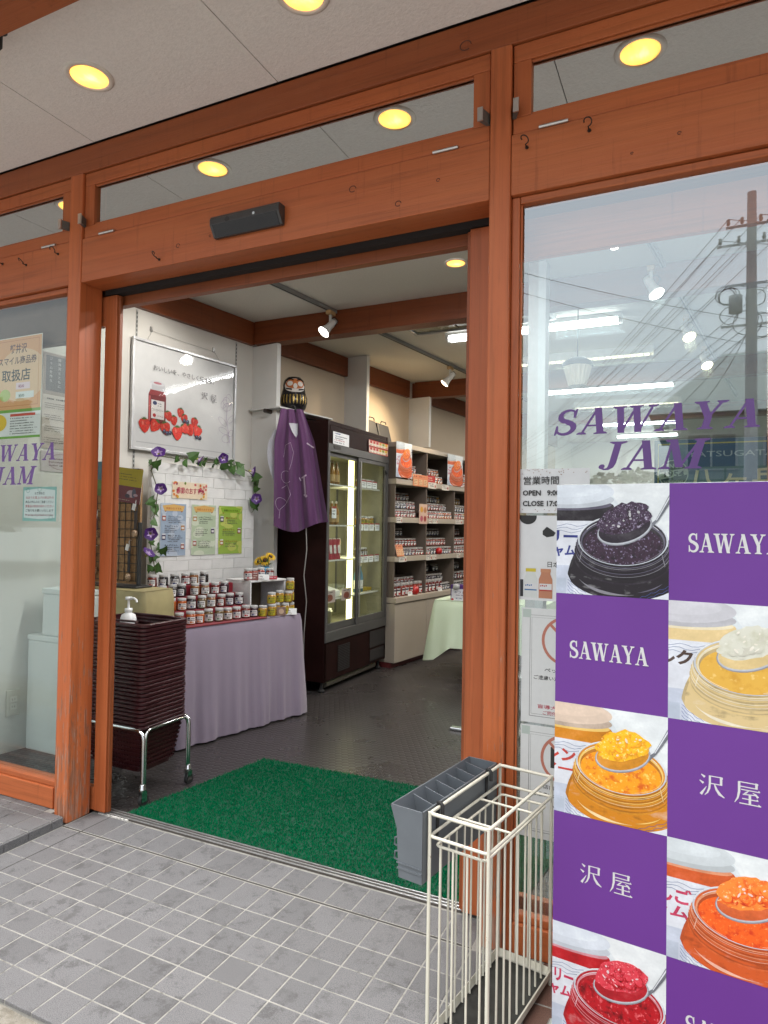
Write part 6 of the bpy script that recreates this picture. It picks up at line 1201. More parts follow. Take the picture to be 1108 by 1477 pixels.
for k in range(3):
    t = fthing('drink_pouch', '%s red pouch on the third shelf behind the left cabinet door' % ('left', 'middle', 'right')[k], 'pouch', 0.235 + 0.070 * k, 0.10, 1.0555, 'red pouches in the cold cabinet')
    MB().grid(lambda u, v: (-0.036 + 0.072 * u + 0.004 * math.sin(v * 5) * (1 - 2 * u), -0.020 * math.sin(math.pi * u) * (1 - 0.75 * v), 0.17 * v), 8, 8, M_PK).grid(lambda u, v: (0.036 - 0.072 * u, 0.020 * math.sin(math.pi * u) * (1 - 0.75 * v), 0.17 * v), 8, 8, M_PK).build('pouch', t, local=True)
    MB().grid(lambda u, v: (-0.020 + 0.040 * u, -0.0225 * math.sin(math.pi * (.22 + .56 * u)) * (1 - 0.75 * (.3 + .4 * v)) - 0.001, 0.05 + 0.07 * v), 4, 4, M_PKL).build('label', t, local=True); MB().box(-0.022, 0.022, -0.004, 0.004, 0.168, 0.176, M_PKL).build('seal', t, local=True)
GC = 'jars in the cold cabinet'
def cjar(X, n, z, kind, label):
    p = FP(X, n, z); jar(*p, RF, kind, label, GC, 0.030, 0.085)
for sh, z in (('top', 1.6855), ('second', 1.3455), ('third', 1.0555)):
    for k in range(5 if sh != 'third' else 3): cjar(0.79 + 0.064 * k, 0.13, z, 'amber brown' if sh == 'top' else 'honey gold' if sh == 'second' else 'olive brown', 'small jar, %s from the left, %s shelf behind the right cabinet door' % (NTH[k], sh))
    for k in range(2): cjar(0.42 + 0.066 * k, 0.24, z, 'olive brown', '%s jar at the back of the %s shelf behind the left cabinet door' % (('left', 'right')[k], sh))
def d_label(a, w_, h): a.rect(0, h * .82, w_, h, srgb(180, 50, 50)); a.lines(w_ * .12, h * .55, w_ * .7, 2, h * .25, h * .14, srgb(60, 60, 60), 6)
for z, nm, n_, x0_ in ((1.6855, 'top', 3, 0.70), (1.318, 'second', 4, 0.65), (1.030, 'third', 4, 0.65)):
    for k in range(n_):
        X = x0_ + 0.108 * k; X = X if k < n_ - 1 or nm == 'top' else X + 0.01
        t = sheet('price_card', 'white price card, %s along the %s shelf edge behind the right cabinet door' % (NTH[k], nm), 'price card', *FP(X, 0.052, z - (0.0 if nm == 'top' else 0.02)), 0.094, 0.068, RF, d_label, group='price cards in the cold cabinet')
def d_pink(a, w_, h): a.rect(0, 0, w_, h, srgb(220, 196, 190)); a.ell(w_ * .5, h * .4, w_ * .3, h * .3, srgb(150, 60, 50)); a.lines(w_ * .1, h * .78, w_ * .7, 1, .1, h * .12, srgb(60, 40, 40), 2)
sheet('price_card', 'printed card on the amber bottles of the second cabinet shelf', 'price card', *FP(0.215, 0.075, 1.40), 0.075, 0.10, RF, d_label, group='price cards in the cold cabinet')
for k, X in enumerate((0.05, 0.36)): sheet('price_card', 'picture price card with a brown fruit, %s of two on the lowest left cabinet shelf' % ('left', 'right')[k], 'price card', *FP(X, 0.05, 0.705), 0.20 - 0.03 * k, 0.10, RF, d_pink, group='price cards in the cold cabinet')
t = fthing('carton_tray', 'open white carton lying on the lowest shelf behind the left cabinet door', 'carton', 0.30, 0.20, 0.7355); MB().box(-0.13, 0.11, -0.11, 0.11, 0.0, 0.05, M_WP).add([(-0.13, -0.11, 0.0505), (0.11, -0.11, 0.0505), (0.13, 0.11, 0.10), (-0.11, 0.11, 0.10)], [(0, 1, 2, 3)], M_WP).build('tray', t, local=True, bevel=0.003)
t = fthing('yellow_box', 'flat yellow box on the lowest shelf behind the right cabinet door', 'box', 0.94, 0.20, 0.7355); MB().box(-0.13, 0.13, -0.08, 0.08, 0, 0.03, plain('box_yellow', (0.42, 0.29, 0.02), 0.5)).build('carton', t, local=True, bevel=0.003)
for k, (X, n, lab) in enumerate(((0.38, 0.22, 'steel tub on the floor of the cold cabinet, left'), (0.52, 0.30, 'steel tub on the floor of the cold cabinet, beside the lamp'))):
    t = fthing('steel_tub', lab, 'tub', X, n, 0.4955); MB().lathe([(0, 0), (0.055, 0.001), (0.058, 0.10), (0.062, 0.105), (0.054, 0.105), (0.052, 0.005), (0, 0.004)], (0, 0, 0), plain('tub_steel', (0.30, 0.29, 0.25), 0.35, 0.7), 18).build('tub', t, local=True); MB().lathe([(0.0625, 0.106), (0.0625, 0.114), (0, 0.116)], (0, 0, 0), M_ALU, 18).build('lid', t, local=True)
for k, (al, wd, h, lab) in enumerate(((3.35, 0.19, 0.225, 'black case on top of the wall shelving, left of the pair'), (3.57, 0.24, 0.21, 'black case on top of the wall shelving, right and wider of the pair'))):
    x, y = WP(al, 0.16); t = thing('black_case', lab, 'case', (x, y, 2.19), RW, 'black cases above the shelving'); MB().add([(-wd / 2, -.05, 0), (wd / 2, -.05, 0), (wd / 2, .05, 0), (-wd / 2, .05, 0), (-wd / 2 + .01, .0, h), (wd / 2 - .01, .0, h - .01), (wd / 2 - .01, .05, h - .01), (-wd / 2 + .01, .05, h)], [(0, 3, 2, 1), (4, 5, 6, 7), (0, 1, 5, 4), (1, 2, 6, 5), (2, 3, 7, 6), (3, 0, 4, 7)], plain('case_black', (0.022, 0.021, 0.022), 0.5)).build('shell', t, local=True, bevel=0.012); MB().tube([(-.05, -.005, h + .0), (-.04, -.005, h + .02), (.04, -.005, h + .018), (.05, -.005, h - .004)], .005, M_RUB, 6).build('handle', t, local=True)

# ---- wall shelving full of jars
SP0 = (-0.20, 3.60)
def SPt(X, n): return WP(X, -n, SP0)
sh = thing('wall_shelving', 'long white wall shelving with four tiers of jam jars above low cupboards', 'shelving', (*SP0, 0), RW)
M_SH = plain('shelf_cream', (0.38, 0.325, 0.26), 0.45, var=0.03, scale=4); M_SHI = plain('shelf_shaded', (0.115, 0.088, 0.068), 0.7, var=0.04, scale=4); SX0, SX1 = 0.035, 3.4  # inner parts darkened so their colour carries the shade between the shelves
MB().box(SX0, SX1, 0.0, 0.36, 2.10, 2.145, M_SH).build('top_board', sh, local=True, bevel=0.002)
for z1_, hh in ((1.795, 0.05), (1.428, 0.05), (1.052, 0.048)): MB().box(SX0, SX1, -0.012, 0.36, z1_ - hh, z1_, M_SH).build('shelf', sh, local=True, bevel=0.002)
MB().box(SX0 - 0.005, SX1, -0.03, 0.36, 0.612, 0.664, M_SH).build('counter', sh, local=True, bevel=0.003)
DV = (SX0 + 0.01, 0.655, 1.281, 1.907, 2.533, 3.16)
for x in DV: 
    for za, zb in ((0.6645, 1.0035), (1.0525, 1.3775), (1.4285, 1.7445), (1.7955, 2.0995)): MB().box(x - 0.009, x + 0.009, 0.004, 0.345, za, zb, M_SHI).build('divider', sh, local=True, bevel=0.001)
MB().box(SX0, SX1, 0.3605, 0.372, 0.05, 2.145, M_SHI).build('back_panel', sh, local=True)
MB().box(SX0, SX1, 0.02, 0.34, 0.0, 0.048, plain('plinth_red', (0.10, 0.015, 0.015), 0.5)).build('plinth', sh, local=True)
for k in range(6):
    d = MB().box(0.022 + 0.626 * k + (0.015 if k == 0 else 0), 0.643 + 0.626 * k, -0.018, 0.30, 0.05, 0.606, M_SH).build('cupboard_door', sh, local=True, bevel=0.003)
_SJ = {}; M_LIDS = plain('shelf_jar_lid', (0.24, 0.22, 0.20), 0.35)
def sjar(X, n, z, kind, label, r=0.028, h=0.078, group='jam jars on the wall shelving'):
    key = (kind, r, h)
    if key not in _SJ:
        m = MB().lathe([(r * .9, 0.0), (r, 0.005), (r, h * .70), (r * .82, h * .78)], (0, 0, 0), jam_mat(kind), 10).lathe([(r * .9, h * .78), (r * .9, h * .97), (0, h)], (0, 0, 0), M_LIDS, 10)
        A = [R(-90 - 45 + 22.5 * k) for k in range(5)]; rr = r + .0012
        for f0, f1, a0, a1, mm, o in ((.12, .60, 0, 4, M_LBL, 0), (.15, .30, 1, 3, ink(LBC[kind]), .0006), (.42, .54, 0, 3, ink(srgb(60, 54, 70)), .0006)):
            m.add([((rr + o) * math.cos(a), (rr + o) * math.sin(a), h * f) for a in A[a0:a1 + 1] for f in (f0, f1)], [(2 * k, 2 * k + 2, 2 * k + 3, 2 * k + 1) for k in range(a1 - a0)], mm)
        _SJ[key] = m.mesh('jam_jar')
    o = bpy.data.objects.new('jam_jar', _SJ[key]); COL.objects.link(o); x, y = SPt(X, n); o.location = (x, y, z); o.rotation_euler = (0, 0, RW + rnd.uniform(-.15, .15)); tag(o, label, 'jar', group)
def srow(shelf, tier, z, n, X0, X1, kinds, seed, pitch=0.0585, r=0.0285, h=0.080, skip=()):
    q = random.Random(seed); X = X0; i = 0; runk = q.choice(kinds); left = q.randint(2, 6)
    while X < X1:
        bad = any(abs(X - d) < r + 0.0105 for d in DV) or any(a < X < b for a, b in skip)
        if left == 0: runk = q.choice(kinds); left = q.randint(2, 6); X += 0.003
        if not bad:
            sjar(X, n, z, runk, '%s jar, %s from the cold cabinet, %s, %s' % (runk, NTH[min(i, 29)], tier, shelf), r, h); i += 1; left -= 1
            X += pitch
        else: X += 0.012
def riser(z, h, n0, label=None): return MB().box(SX0 + 0.02, SX1 - 0.05, n0, n0 + 0.075, z, z + h, M_SH)
for z, hs_ in ((1.7952, (0.085,)), (1.4282, (0.085, 0.175)), (1.0522, (0.09, 0.19)), (0.6642, (0.09, 0.19))):
    mb = MB()
    for k, h in enumerate(hs_):
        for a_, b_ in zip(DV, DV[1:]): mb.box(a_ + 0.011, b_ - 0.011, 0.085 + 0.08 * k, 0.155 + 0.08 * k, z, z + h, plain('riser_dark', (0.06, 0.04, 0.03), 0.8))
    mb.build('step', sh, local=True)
KA = ['deep red', 'amber brown', 'rose', 'orange', 'deep red']; KB = ['dark purple', 'deep red', 'amber brown', 'black', 'honey gold']; KC = ['deep red', 'dark purple', 'rose', 'deep red', 'black']
POST = ((0.035, 0.31), (1.07, 1.44))
srow('top shelf', 'front row', 1.7955, 0.045, 0.33, 1.78, KA, 21, skip=((1.05, 1.44), (0.58, 0.70))); srow('top shelf', 'raised back row', 1.8806, 0.12, 0.33, 1.75, KA, 22, skip=((1.08, 1.42),))
srow('second shelf', 'front row', 1.4285, 0.045, 0.075, 1.82, KA + ['honey gold'], 23, skip=((0.45, 0.60),)); srow('second shelf', 'middle row', 1.5136, 0.12, 0.075, 1.80, KB, 24); srow('second shelf', 'raised back row', 1.6036, 0.20, 0.09, 1.78, KB, 25)
srow('third shelf', 'front row', 1.0525, 0.045, 0.26, 1.82, KC, 26, h=0.082); srow('third shelf', 'middle row', 1.1426, 0.12, 0.24, 1.80, KC, 27, h=0.082); srow('third shelf', 'raised back row', 1.2426, 0.20, 0.09, 1.78, KC, 28, h=0.082, skip=((0.46, 0.65),))
srow('counter', 'front row', 0.6645, 0.05, 0.08, 1.08, ['amber brown', 'rose', 'deep red'], 29, pitch=0.079, r=0.036, h=0.13, skip=((0.42, 0.51),)); srow('counter', 'right front row', 0.6645, 0.05, 1.10, 1.82, KC, 30); srow('counter', 'middle row', 0.7546, 0.12, 0.09, 1.80, KC, 31, pitch=0.066, h=0.085); srow('counter', 'raised back row', 0.8546, 0.20, 0.68, 1.78, ['black', 'dark purple'], 32, skip=((1.0, 1.15),))
def shsheet(nm, lab, cat, X, n, z, wd, ht, draw, col=(0.7, 0.7, 0.68), tilt=0, group=None): x, y = SPt(X, n); return sheet(nm, lab, cat, x, y, z, wd, ht, RW, draw, col, tilt=tilt, group=group)
for X, lab, wd in ((0.02, 'jam photo poster at the near end of the top shelf beside the cold cabinet', 0.29), (1.07, 'jam photo poster farther along the top shelf', 0.365)):
    def d_pos(a, w_, h):
        a.rect(0, 0, w_, h, srgb(232, 190, 170)); jar_photo(a, 0, 0, w_, h, 'orange')
    shsheet('jam_poster', lab, 'poster', X, -0.016, 1.81 if X < 1 else 1.795, wd, 0.338, d_pos, group='jam posters on the shelving')
def d_or(a, w_, h):
    a.rect(0, 0, w_, h, srgb(226, 140, 96)); q = random.Random(4)
    for k in range(3): a.rect(w_ * (.06 + .32 * k), h * .1, w_ * (.30 + .32 * k), h * .6, srgb(236, 196, 150)); a.lines(w_ * (.08 + .32 * k), h * .45, w_ * .2, 3, h * .14, h * .08, srgb(140, 50, 30), k); a.lines(w_ * (.06 + .32 * k), h * .78, w_ * .24, 1, .1, h * .12, srgb(120, 50, 30), k + 5)
shsheet('price_board', 'orange price board hooked on the front of the top shelf', 'price board', 0.34, -0.017, 1.745, 0.30, 0.115, d_or, (0.6, 0.35, 0.2))
def d_tag(a, w_, h): a.lines(w_ * .08, h * .66, w_ * .8, 2, h * .34, h * .22, srgb(70, 60, 60), int(w_ * 1000)); a.ell(w_ * .85, h * .4, w_ * .08, h * .26, srgb(190, 60, 40), 8)
for k, (X, z, wd, ht) in enumerate(((0.655, 1.738, 0.17, 0.062), (0.95, 1.735, 0.16, 0.06), (0.05, 1.375, 0.10, 0.055), (0.68, 1.377, 0.06, 0.05), (0.76, 1.377, 0.11, 0.05), (1.28, 1.377, 0.17, 0.05), (0.63, 1.0, 0.13, 0.055), (0.77, 1.0, 0.08, 0.05), (1.32, 1.0, 0.09, 0.05), (0.10, 1.0, 0.14, 0.05))):
    shsheet('shelf_tag', 'small white price tag on the lip of the %s shelf, %s from the cold cabinet' % (('top', 'top', 'second', 'second', 'second', 'second', 'third', 'third', 'third', 'third')[k], ('first', 'second', 'first', 'second', 'third', 'fourth', 'second', 'third', 'fourth', 'first')[k]), 'price tag', X, -0.0145, z, wd, ht, d_tag, (0.62, 0.58, 0.52), group='price tags on the shelving')
def d_fruit(a, w_, h):
    a.rect(0, 0, w_, h, srgb(226, 190, 170)); [a.ell(w_ * u, h * v, w_ * .17, h * .15, c) for u, v, c in ((.3, .72, srgb(230, 170, 60)), (.72, .7, srgb(190, 130, 90)), (.3, .26, srgb(190, 90, 110)), (.72, .26, srgb(160, 60, 60)))]
shsheet('fruit_sheet', 'pink sheet with four fruits hanging from the second shelf', 'sheet', 0.47, -0.017, 1.37, 0.165, 0.20, d_fruit, (0.6, 0.5, 0.45))
shsheet('fruit_sheet', 'pale leaning sheet at the near end of the third shelf', 'sheet', 0.06, -0.02, 1.055, 0.13, 0.115, d_or, (0.6, 0.5, 0.42), tilt=-14)
MHT = plain('gift_red', (0.42, 0.012, 0.012), 0.3)
for X, n, z, r, lab in ((0.465, 0.02, 0.7122, 0.045, 'glossy red round tin in front of the tall jars on the counter'), (0.93, -0.0, 1.0925, 0.034, 'glossy red round tin on the third shelf')):
    x, y = SPt(X, n); t = thing('red_tin', lab, 'tin', (x, y, z - r * 1.06), RW); MB().lathe([(0, 0), (r * .7, .002), (r, r * .5), (r * 1.02, r), (r * .8, r * 1.7), (0, r * 1.9)], (0, 0, 0), MHT, 18).build('tin', t, local=True); MB().lathe([(r * .3, r * 1.86), (r * .3, r * 2.0), (0, r * 2.02)], (0, 0, 0), MHT, 10).build('knob', t, local=True)
x, y = SPt(0.585, 0.0); t = sheet('red_notice', 'red printed card standing before the jars on the top shelf', 'card', *SPt(0.66, -0.003), 1.7958, 0.155, 0.075, RW, lambda a, w_, h: (a.rect(0, 0, w_, h, srgb(190, 36, 30)), a.lines(w_ * .1, h * .6, w_ * .7, 2, h * .3, h * .15, srgb(240, 220, 200), 3)), (0.4, 0.05, 0.04))
for X, z in ((0.30, 0.6645), (0.92, 0.6645)): shsheet('price_card', 'small white price card standing on the counter %s' % ('near the cold cabinet' if X < .5 else 'before the largest jar'), 'price card', X, -0.005, z, 0.085, 0.05, d_label, tilt=-14, group='price cards on the counter')

# ---- table with pale green cloth
gt = thing('round_table', 'small display table under the pale green cloth', 'table', (0.78, 3.85, 0))
MB().box(0.31, 1.25, 3.43, 4.25, 0.665, 0.694, M_WALLW).build('tabletop', gt); MB().tube([(0.78, 3.85, 0.02), (0.78, 3.85, 0.664)], 0.03, M_ALU, 12).build('pedestal', gt); MB().lathe([(0, 0), (0.25, 0.002), (0.24, 0.015), (0.03, 0.02)], (0.78, 3.85, 0), M_ALU, 24).build('base', gt)
drape('green_cloth', 'pale green satin cloth hanging in points over the small display table', 'tablecloth', [(0.30, 3.42), (1.26, 3.42), (1.26, 4.26), (0.30, 4.26)], 0.696, 0.30, cloth('green_satin', (0.66, 0.76, 0.55), 0.45), amp=0.014, waves=7, rows=12, flare=0.045, dip=0.13, seed=6, sub=48)
gb = thing('gift_box', 'purple gift box with two white jar lids on the pale green table', 'gift box', (0.435, 3.455, 0.701))
MB().box(0.43, 0.66, 3.475, 3.56, 0.7015, 0.835, plain('gift_purple', (0.075, 0.022, 0.16), 0.45)).build('carton', gb, bevel=0.003)
for xx in (0.485, 0.60): MB().lathe([(0, 0.80), (0.03, 0.801), (0.031, 0.835), (0.028, 0.838), (0, 0.84)], (xx, 3.470, 0), M_LID, 14).build('jar_lid', gb)
def d_gift(a, w_, h): a.rect(0, 0, w_, h, srgb(234, 232, 238)); a.text('ギフト用', w_ * .12, h * .62, h * .24, srgb(60, 50, 90), .02, fit=w_ * .7); a.lines(w_ * .15, h * .42, w_ * .6, 1, .1, h * .1, srgb(90, 80, 110), 2); a.text('¥1,296', w_ * .22, h * .12, h * .2, srgb(40, 60, 120), .02); a.ell(w_ * .06, h * .08, w_ * .06, h * .1, srgb(206, 40, 50)); a.ell(w_ * .94, h * .06, w_ * .08, h * .1, srgb(206, 40, 60))
sheet('price_sign', 'white price sign with blue figures leaning on the purple gift box', 'sign', 0.445, 3.452, 0.7012, 0.19, 0.10, 0, d_gift, tilt=-6)
bw = thing('flower_pick', 'yellow and blue artificial flowers standing on the green table behind the gift box', 'flowers', (0.60, 3.66, 0.701))
MB().lathe([(0, 0), (0.03, 0.001), (0.036, 0.09), (0.030, 0.09), (0, 0.02)], (0, 0, 0), plain('cup_blue2', (0.03, 0.09, 0.32), 0.35), 14).build('cup', bw, local=True)
for k in range(7):
    a_ = k * 0.9; MB().tube([(0, 0, 0.05), (0.03 * math.cos(a_), 0.03 * math.sin(a_), 0.14), (0.06 * math.cos(a_), 0.06 * math.sin(a_), 0.18 + 0.02 * (k % 3))], 0.002, MLF, 5).lathe([(0, 0), (0.014, 0.004), (0.026, 0.014), (0, 0.016)], (0.06 * math.cos(a_), 0.06 * math.sin(a_), 0.18 + 0.02 * (k % 3)), MSF if k % 2 == 0 else plain('petal_blue', (0.03, 0.12, 0.5), 0.5), 10).build('bloom', bw, local=True)
sb = thing('sign_stand', 'flat chrome foot and post of a floor stand just inside the right door post', 'stand', (1.03, 2.15, 0))
MB().box(0.925, 1.14, 2.10, 2.145, 0.001, 0.022, M_CHR).box(1.0, 1.045, 2.1455, 2.33, 0.001, 0.022, M_CHR).build('foot', sb, bevel=0.006); MB().tube([(1.05, 2.15, 0.02), (1.05, 2.15, 0.9)], 0.012, M_CHR, 12).build('post', sb)

# ---- sheets behind the right pane, blue sign board, a shelf deeper inside
def d_hours(a, w_, h):
    q = random.Random(3)
    for k in range(46):
        u = q.uniform(0, w_); v = q.choice([q.uniform(0, h * .1), q.uniform(h * .86, h)]); a.ell(u, v, .0016, .0014, srgb(170, 130, 110), 6)
    a.text('営業時間', w_ * .09, h * .66, h * .20, (.03, .03, .03), .02, fit=w_ * .50); a.text('OPEN   9:00', w_ * .09, h * .40, h * .16, (.03, .03, .03), .03); a.text('CLOSE 17:00', w_ * .09, h * .16, h * .16, (.03, .03, .03), .03)
sheet('hours_sheet', 'white opening hours sheet with speckled edge stuck on the right pane', 'sign', 1.874, 0.0382, 1.390, 0.228, 0.141, 0, d_hours, (0.66, 0.67, 0.67), eps=0.00005)
def d_bott(a, w_, h):
    a.ell(w_ * .14, h * .985, w_ * .13, h * .09, (.02, .02, .02)); a.poly([(w_ * .36, h * .82), (w_ * .42, h * .87), (w_ * .48, h * .84), (w_ * .55, h * .80), (w_ * .52, h * .76), (w_ * .42, h * .745), (w_ * .36, h * .775)], (.02, .02, .02)); a.ell(w_ * .85, h * .86, w_ * .07, h * .06, (.02, .02, .02))
    a.text('日本初', w_ * .42, h * .40, h * .075, (.05, .05, .05), .02); a.text('口どけ', w_ * .62, h * .30, h * .07, (.05, .05, .05), .02)
    for u, c1, c2 in ((.19, srgb(232, 236, 232), srgb(60, 120, 180)), (.41, srgb(206, 140, 106), srgb(190, 50, 40))):
        a.poly([(w_ * (u - .10), h * .03), (w_ * (u + .10), h * .03), (w_ * (u + .10), h * .25), (w_ * (u + .07), h * .31), (w_ * (u + .065), h * .36), (w_ * (u - .065), h * .36), (w_ * (u - .07), h * .31), (w_ * (u - .10), h * .25)], c1); a.rect(w_ * (u - .075), h * .335, w_ * (u + .075), h * .375, srgb(226, 206, 60) if u < .3 else srgb(214, 150, 110)); a.rect(w_ * (u - .09), h * .12, w_ * (u + .09), h * .20, srgb(236, 236, 236)); a.lines(w_ * (u - .08), h * .165, w_ * .15, 1, .01, h * .025, c2, 4); a.rect(w_ * (u - .09), h * .115, w_ * (u + .09), h * .13, c2)
    a.rect(w_ * .035, h * .04, w_ * .08, h * .24, (.03, .03, .035))
sheet('bottle_sheet', 'white sheet with black blotches and two printed milk bottles on the right pane', 'poster', 1.882, 0.0382, 1.112, 0.215, 0.270, 0, d_bott, (0.66, 0.68, 0.67), eps=0.00005)
def d_pet(a, w_, h, kind):
    a.rect(0.001, 0.001, w_ - 0.001, h - 0.001, (0.86, 0.88, 0.87))
    a.stroke([(w_ * .1, h * .06), (w_ * .9, h * .06), (w_ * .9, h * .94), (w_ * .1, h * .94), (w_ * .1, h * .06)], .0015, (.1, .1, .1)); a.stroke([(w_ * .12, h * .08), (w_ * .88, h * .08), (w_ * .88, h * .92), (w_ * .12, h * .92), (w_ * .12, h * .08)], .0008, (.1, .1, .1))
    c = srgb(206, 130, 110); cy = h * .73; cx = w_ * .52
    if kind == 0: a.poly([(cx - .03, cy - .05), (cx - .02, cy + .02), (cx - .03, cy + .05), (cx, cy + .055), (cx + .012, cy + .03), (cx + .04, cy + .02), (cx + .035, cy - .05)], (.04, .04, .04)); a.ell(cx + .045, cy + .03, .02, .014, (.04, .04, .04))
    else: a.rect(cx - .045, cy - .03, cx - .01, cy + .035, (.04, .04, .04)); a.rect(cx + .0, cy - .005, cx + .05, cy + .01, (.04, .04, .04)); a.rect(cx - .03, cy - .05, cx + .02, cy - .035, (.04, .04, .04))
    a.ring(cx, cy, .072, .072, .009, c); a.stroke([(cx - .05, cy + .05), (cx + .05, cy - .05)], .009, c)
    t1, t2, t3 = (('ペット連れは', 'ご遠慮いただいております', 'NO PETS'), ('店内での飲食は', 'ご遠慮いただいております', 'NO EATING'))[kind]
    a.text(t1, w_ * .5, h * .455, h * .042, (.05, .05, .05), .03, align='c', fit=w_ * .46); a.text(t2, w_ * .5, h * .385, h * .040, (.05, .05, .05), .03, align='c', fit=w_ * .72); a.text(t3, w_ * .5, h * .295, h * .036, (.05, .05, .05), .04, align='c')
    if kind == 0: a.text('盲導犬・介助犬は', w_ * .5, h * .135, h * .038, srgb(206, 70, 90), .02, align='c', fit=w_ * .62); a.text('ご同伴いただけます', w_ * .5, h * .085, h * .036, srgb(206, 70, 90), .02, align='c', fit=w_ * .5)
    a.rect(.004, h - .03, .03, h - .004, srgb(200, 214, 206)); a.rect(w_ - .03, h - .03, w_ - .004, h - .004, srgb(200, 214, 206))
sheet('pet_notice', 'pale notice with a crossed-out dog circle on the right pane, upper of two', 'notice', 1.896, 0.0382, 0.725, 0.27, 0.362, 0, lambda a, w_, h: d_pet(a, w_, h, 0), (0.66, 0.68, 0.67), eps=0.00005)
sheet('food_notice', 'pale notice with a crossed-out circle low on the right pane, lower of two', 'notice', 1.896, 0.0382, 0.365, 0.27, 0.352, 0, lambda a, w_, h: d_pet(a, w_, h, 1), (0.66, 0.68, 0.67), eps=0.00005)
def d_blue(a, w_, h):
    a.rect(0, 0, w_, h, srgb(24, 76, 116)); a.stroke([(.012, -.01), (.012, h - .014), (w_, h - .014)], .004, srgb(206, 190, 70)); a.text('YATSUGATAKE', .10, h - .058, .026, srgb(186, 196, 200), .0, fit=.30); a.text('八ヶ岳牛乳', .098, .022, .088, srgb(222, 206, 166), .03, fit=.46)
    gc = srgb(180, 190, 176); dk = srgb(20, 50, 74); cx, cy, r = .058, .078, .046
    a.ell(cx, cy, r, r, gc); a.ell(cx, cy, r * .93, r * .93, dk); a.poly([(cx - r * .9, cy + r * .1), (cx + r * .9, cy + r * .42), (cx + r * .95, cy - r * .05), (cx - r * .95, cy - r * .42)], gc)
    a.text('SINCE', cx, cy + r * .42, .020, gc, .02, align='c'); a.text('1954', cx, cy - r * .22, .028, dk, .02, align='c', fit=.066); a.text('YATSUGATAKE', cx, cy - r * .68, .013, gc, .02, align='c', fit=.058)
sheet('blue_sign', 'blue sign board with yellow border line and pale lettering inside the right window', 'sign', 2.272, 0.30, 1.45, 0.62, 0.19, 0, d_blue, srgb(24, 76, 116), eps=0.00005, th=0.008)
sh2 = thing('window_counter', 'low dark counter inside the shop just behind the right pane', 'counter', (2.9, 0.45, 0)); MB().box(2.0, 3.8, 0.24, 0.65, 1.40, 1.44, M_SH).build('top', sh2, bevel=0.003); MB().box(2.05, 3.75, 0.28, 0.62, 0.10, 1.399, plain('counter_green', (0.16, 0.17, 0.14), 0.6)).build('body', sh2, bevel=0.003); MB().box(2.05, 3.75, 0.32, 0.60, 0.0, 0.099, M_DK).build('plinth', sh2)

# ================================================================== THINGS ON THE PAVING
# ---- cream wire umbrella stand
UC = (1.903, -0.276); URZ = R(-8.9); UX, UY, UH = 0.0825, 0.215, 0.606
us = thing('umbrella_stand', 'cream coated wire umbrella stand with black drip tray beside the banner', 'umbrella stand', (*UC, 0), URZ)
def coat_mat():
    t = NT('cream_coating'); co = t.coord('Object'); n1 = t.noise(35, co, 6, 0.75); n2 = t.noise(8, co, 3)
    t.set(base=t.mix(t.math('MULTIPLY', t.ramp(n1, [(0.62, (0, 0, 0)), (0.68, (1, 1, 1))]), 0.8), t.mix(n2, (0.60, 0.575, 0.47), (0.70, 0.68, 0.58)), (0.22, 0.10, 0.045)), rough=0.35); t.bump(n1, 0.15, 0.001); return t.m
MCR = coat_mat()
def ring_pts(hx, hy, z, r): return [(x, y, z) for x, y in rrect(hx, hy, r, 4)]
RG = []
for hx, hy, z, r in ((UX, UY, UH, 0.0048), (UX, UY, 0.548, 0.0042), (UX - 0.012, UY - 0.012, 0.523, 0.0036)):
    MB().tube(ring_pts(hx, hy, z, 0.012), r, MCR, 8, closed=True).build('ring', us, local=True)
for sx_ in (-1, 1):
    for sy_ in (-1, 1): MB().tube([(sx_ * UX, sy_ * UY, 0.0), (sx_ * UX, sy_ * UY, UH + 0.004)], 0.0048, MCR, 8).build('corner_post', us, local=True)
wm = MB().tube([(0, 0, 0.036), (0, 0, 0.526)], 0.0031, MCR, 6).mesh('wire')
def wire(x, y): o = bpy.data.objects.new('wire', wm); COL.objects.link(o); o.parent = us; o.location = (x + rnd.uniform(-.0012, .0012), y + rnd.uniform(-.0012, .0012), 0); o.rotation_euler = (rnd.uniform(-.004, .004), rnd.uniform(-.004, .004), 0)
for k in range(4):
    for sy_ in (-1, 1): wire(-0.0585 + 0.039 * k, sy_ * (UY - 0.012))
for k in range(9):
    for sx_ in (-1, 1): wire(sx_ * (UX - 0.012), -0.178 + 0.0445 * k)
for yy in (-0.075, 0.075): MB().tube([(-UX, yy, 0.5475), (UX, yy, 0.5475)], 0.0035, MCR, 6).build('divider', us, local=True)
mb = MB(); ringwall(mb, [(rrect(UX + 0.002, UY + 0.002, 0.012), 0.020), (rrect(UX + 0.006, UY + 0.006, 0.012), 0.046), (rrect(UX + 0.003, UY + 0.003, 0.012), 0.048), (rrect(UX - 0.002, UY - 0.002, 0.012), 0.026)], MCR); mb.add([(x, y, 0.021) for x, y in rrect(UX, UY, 0.012)], [tuple(range(20))], plain('tray_black', (0.020, 0.021, 0.018), 0.55, var=0.4, scale=30)); mb.build('drip_tray', us, local=True)

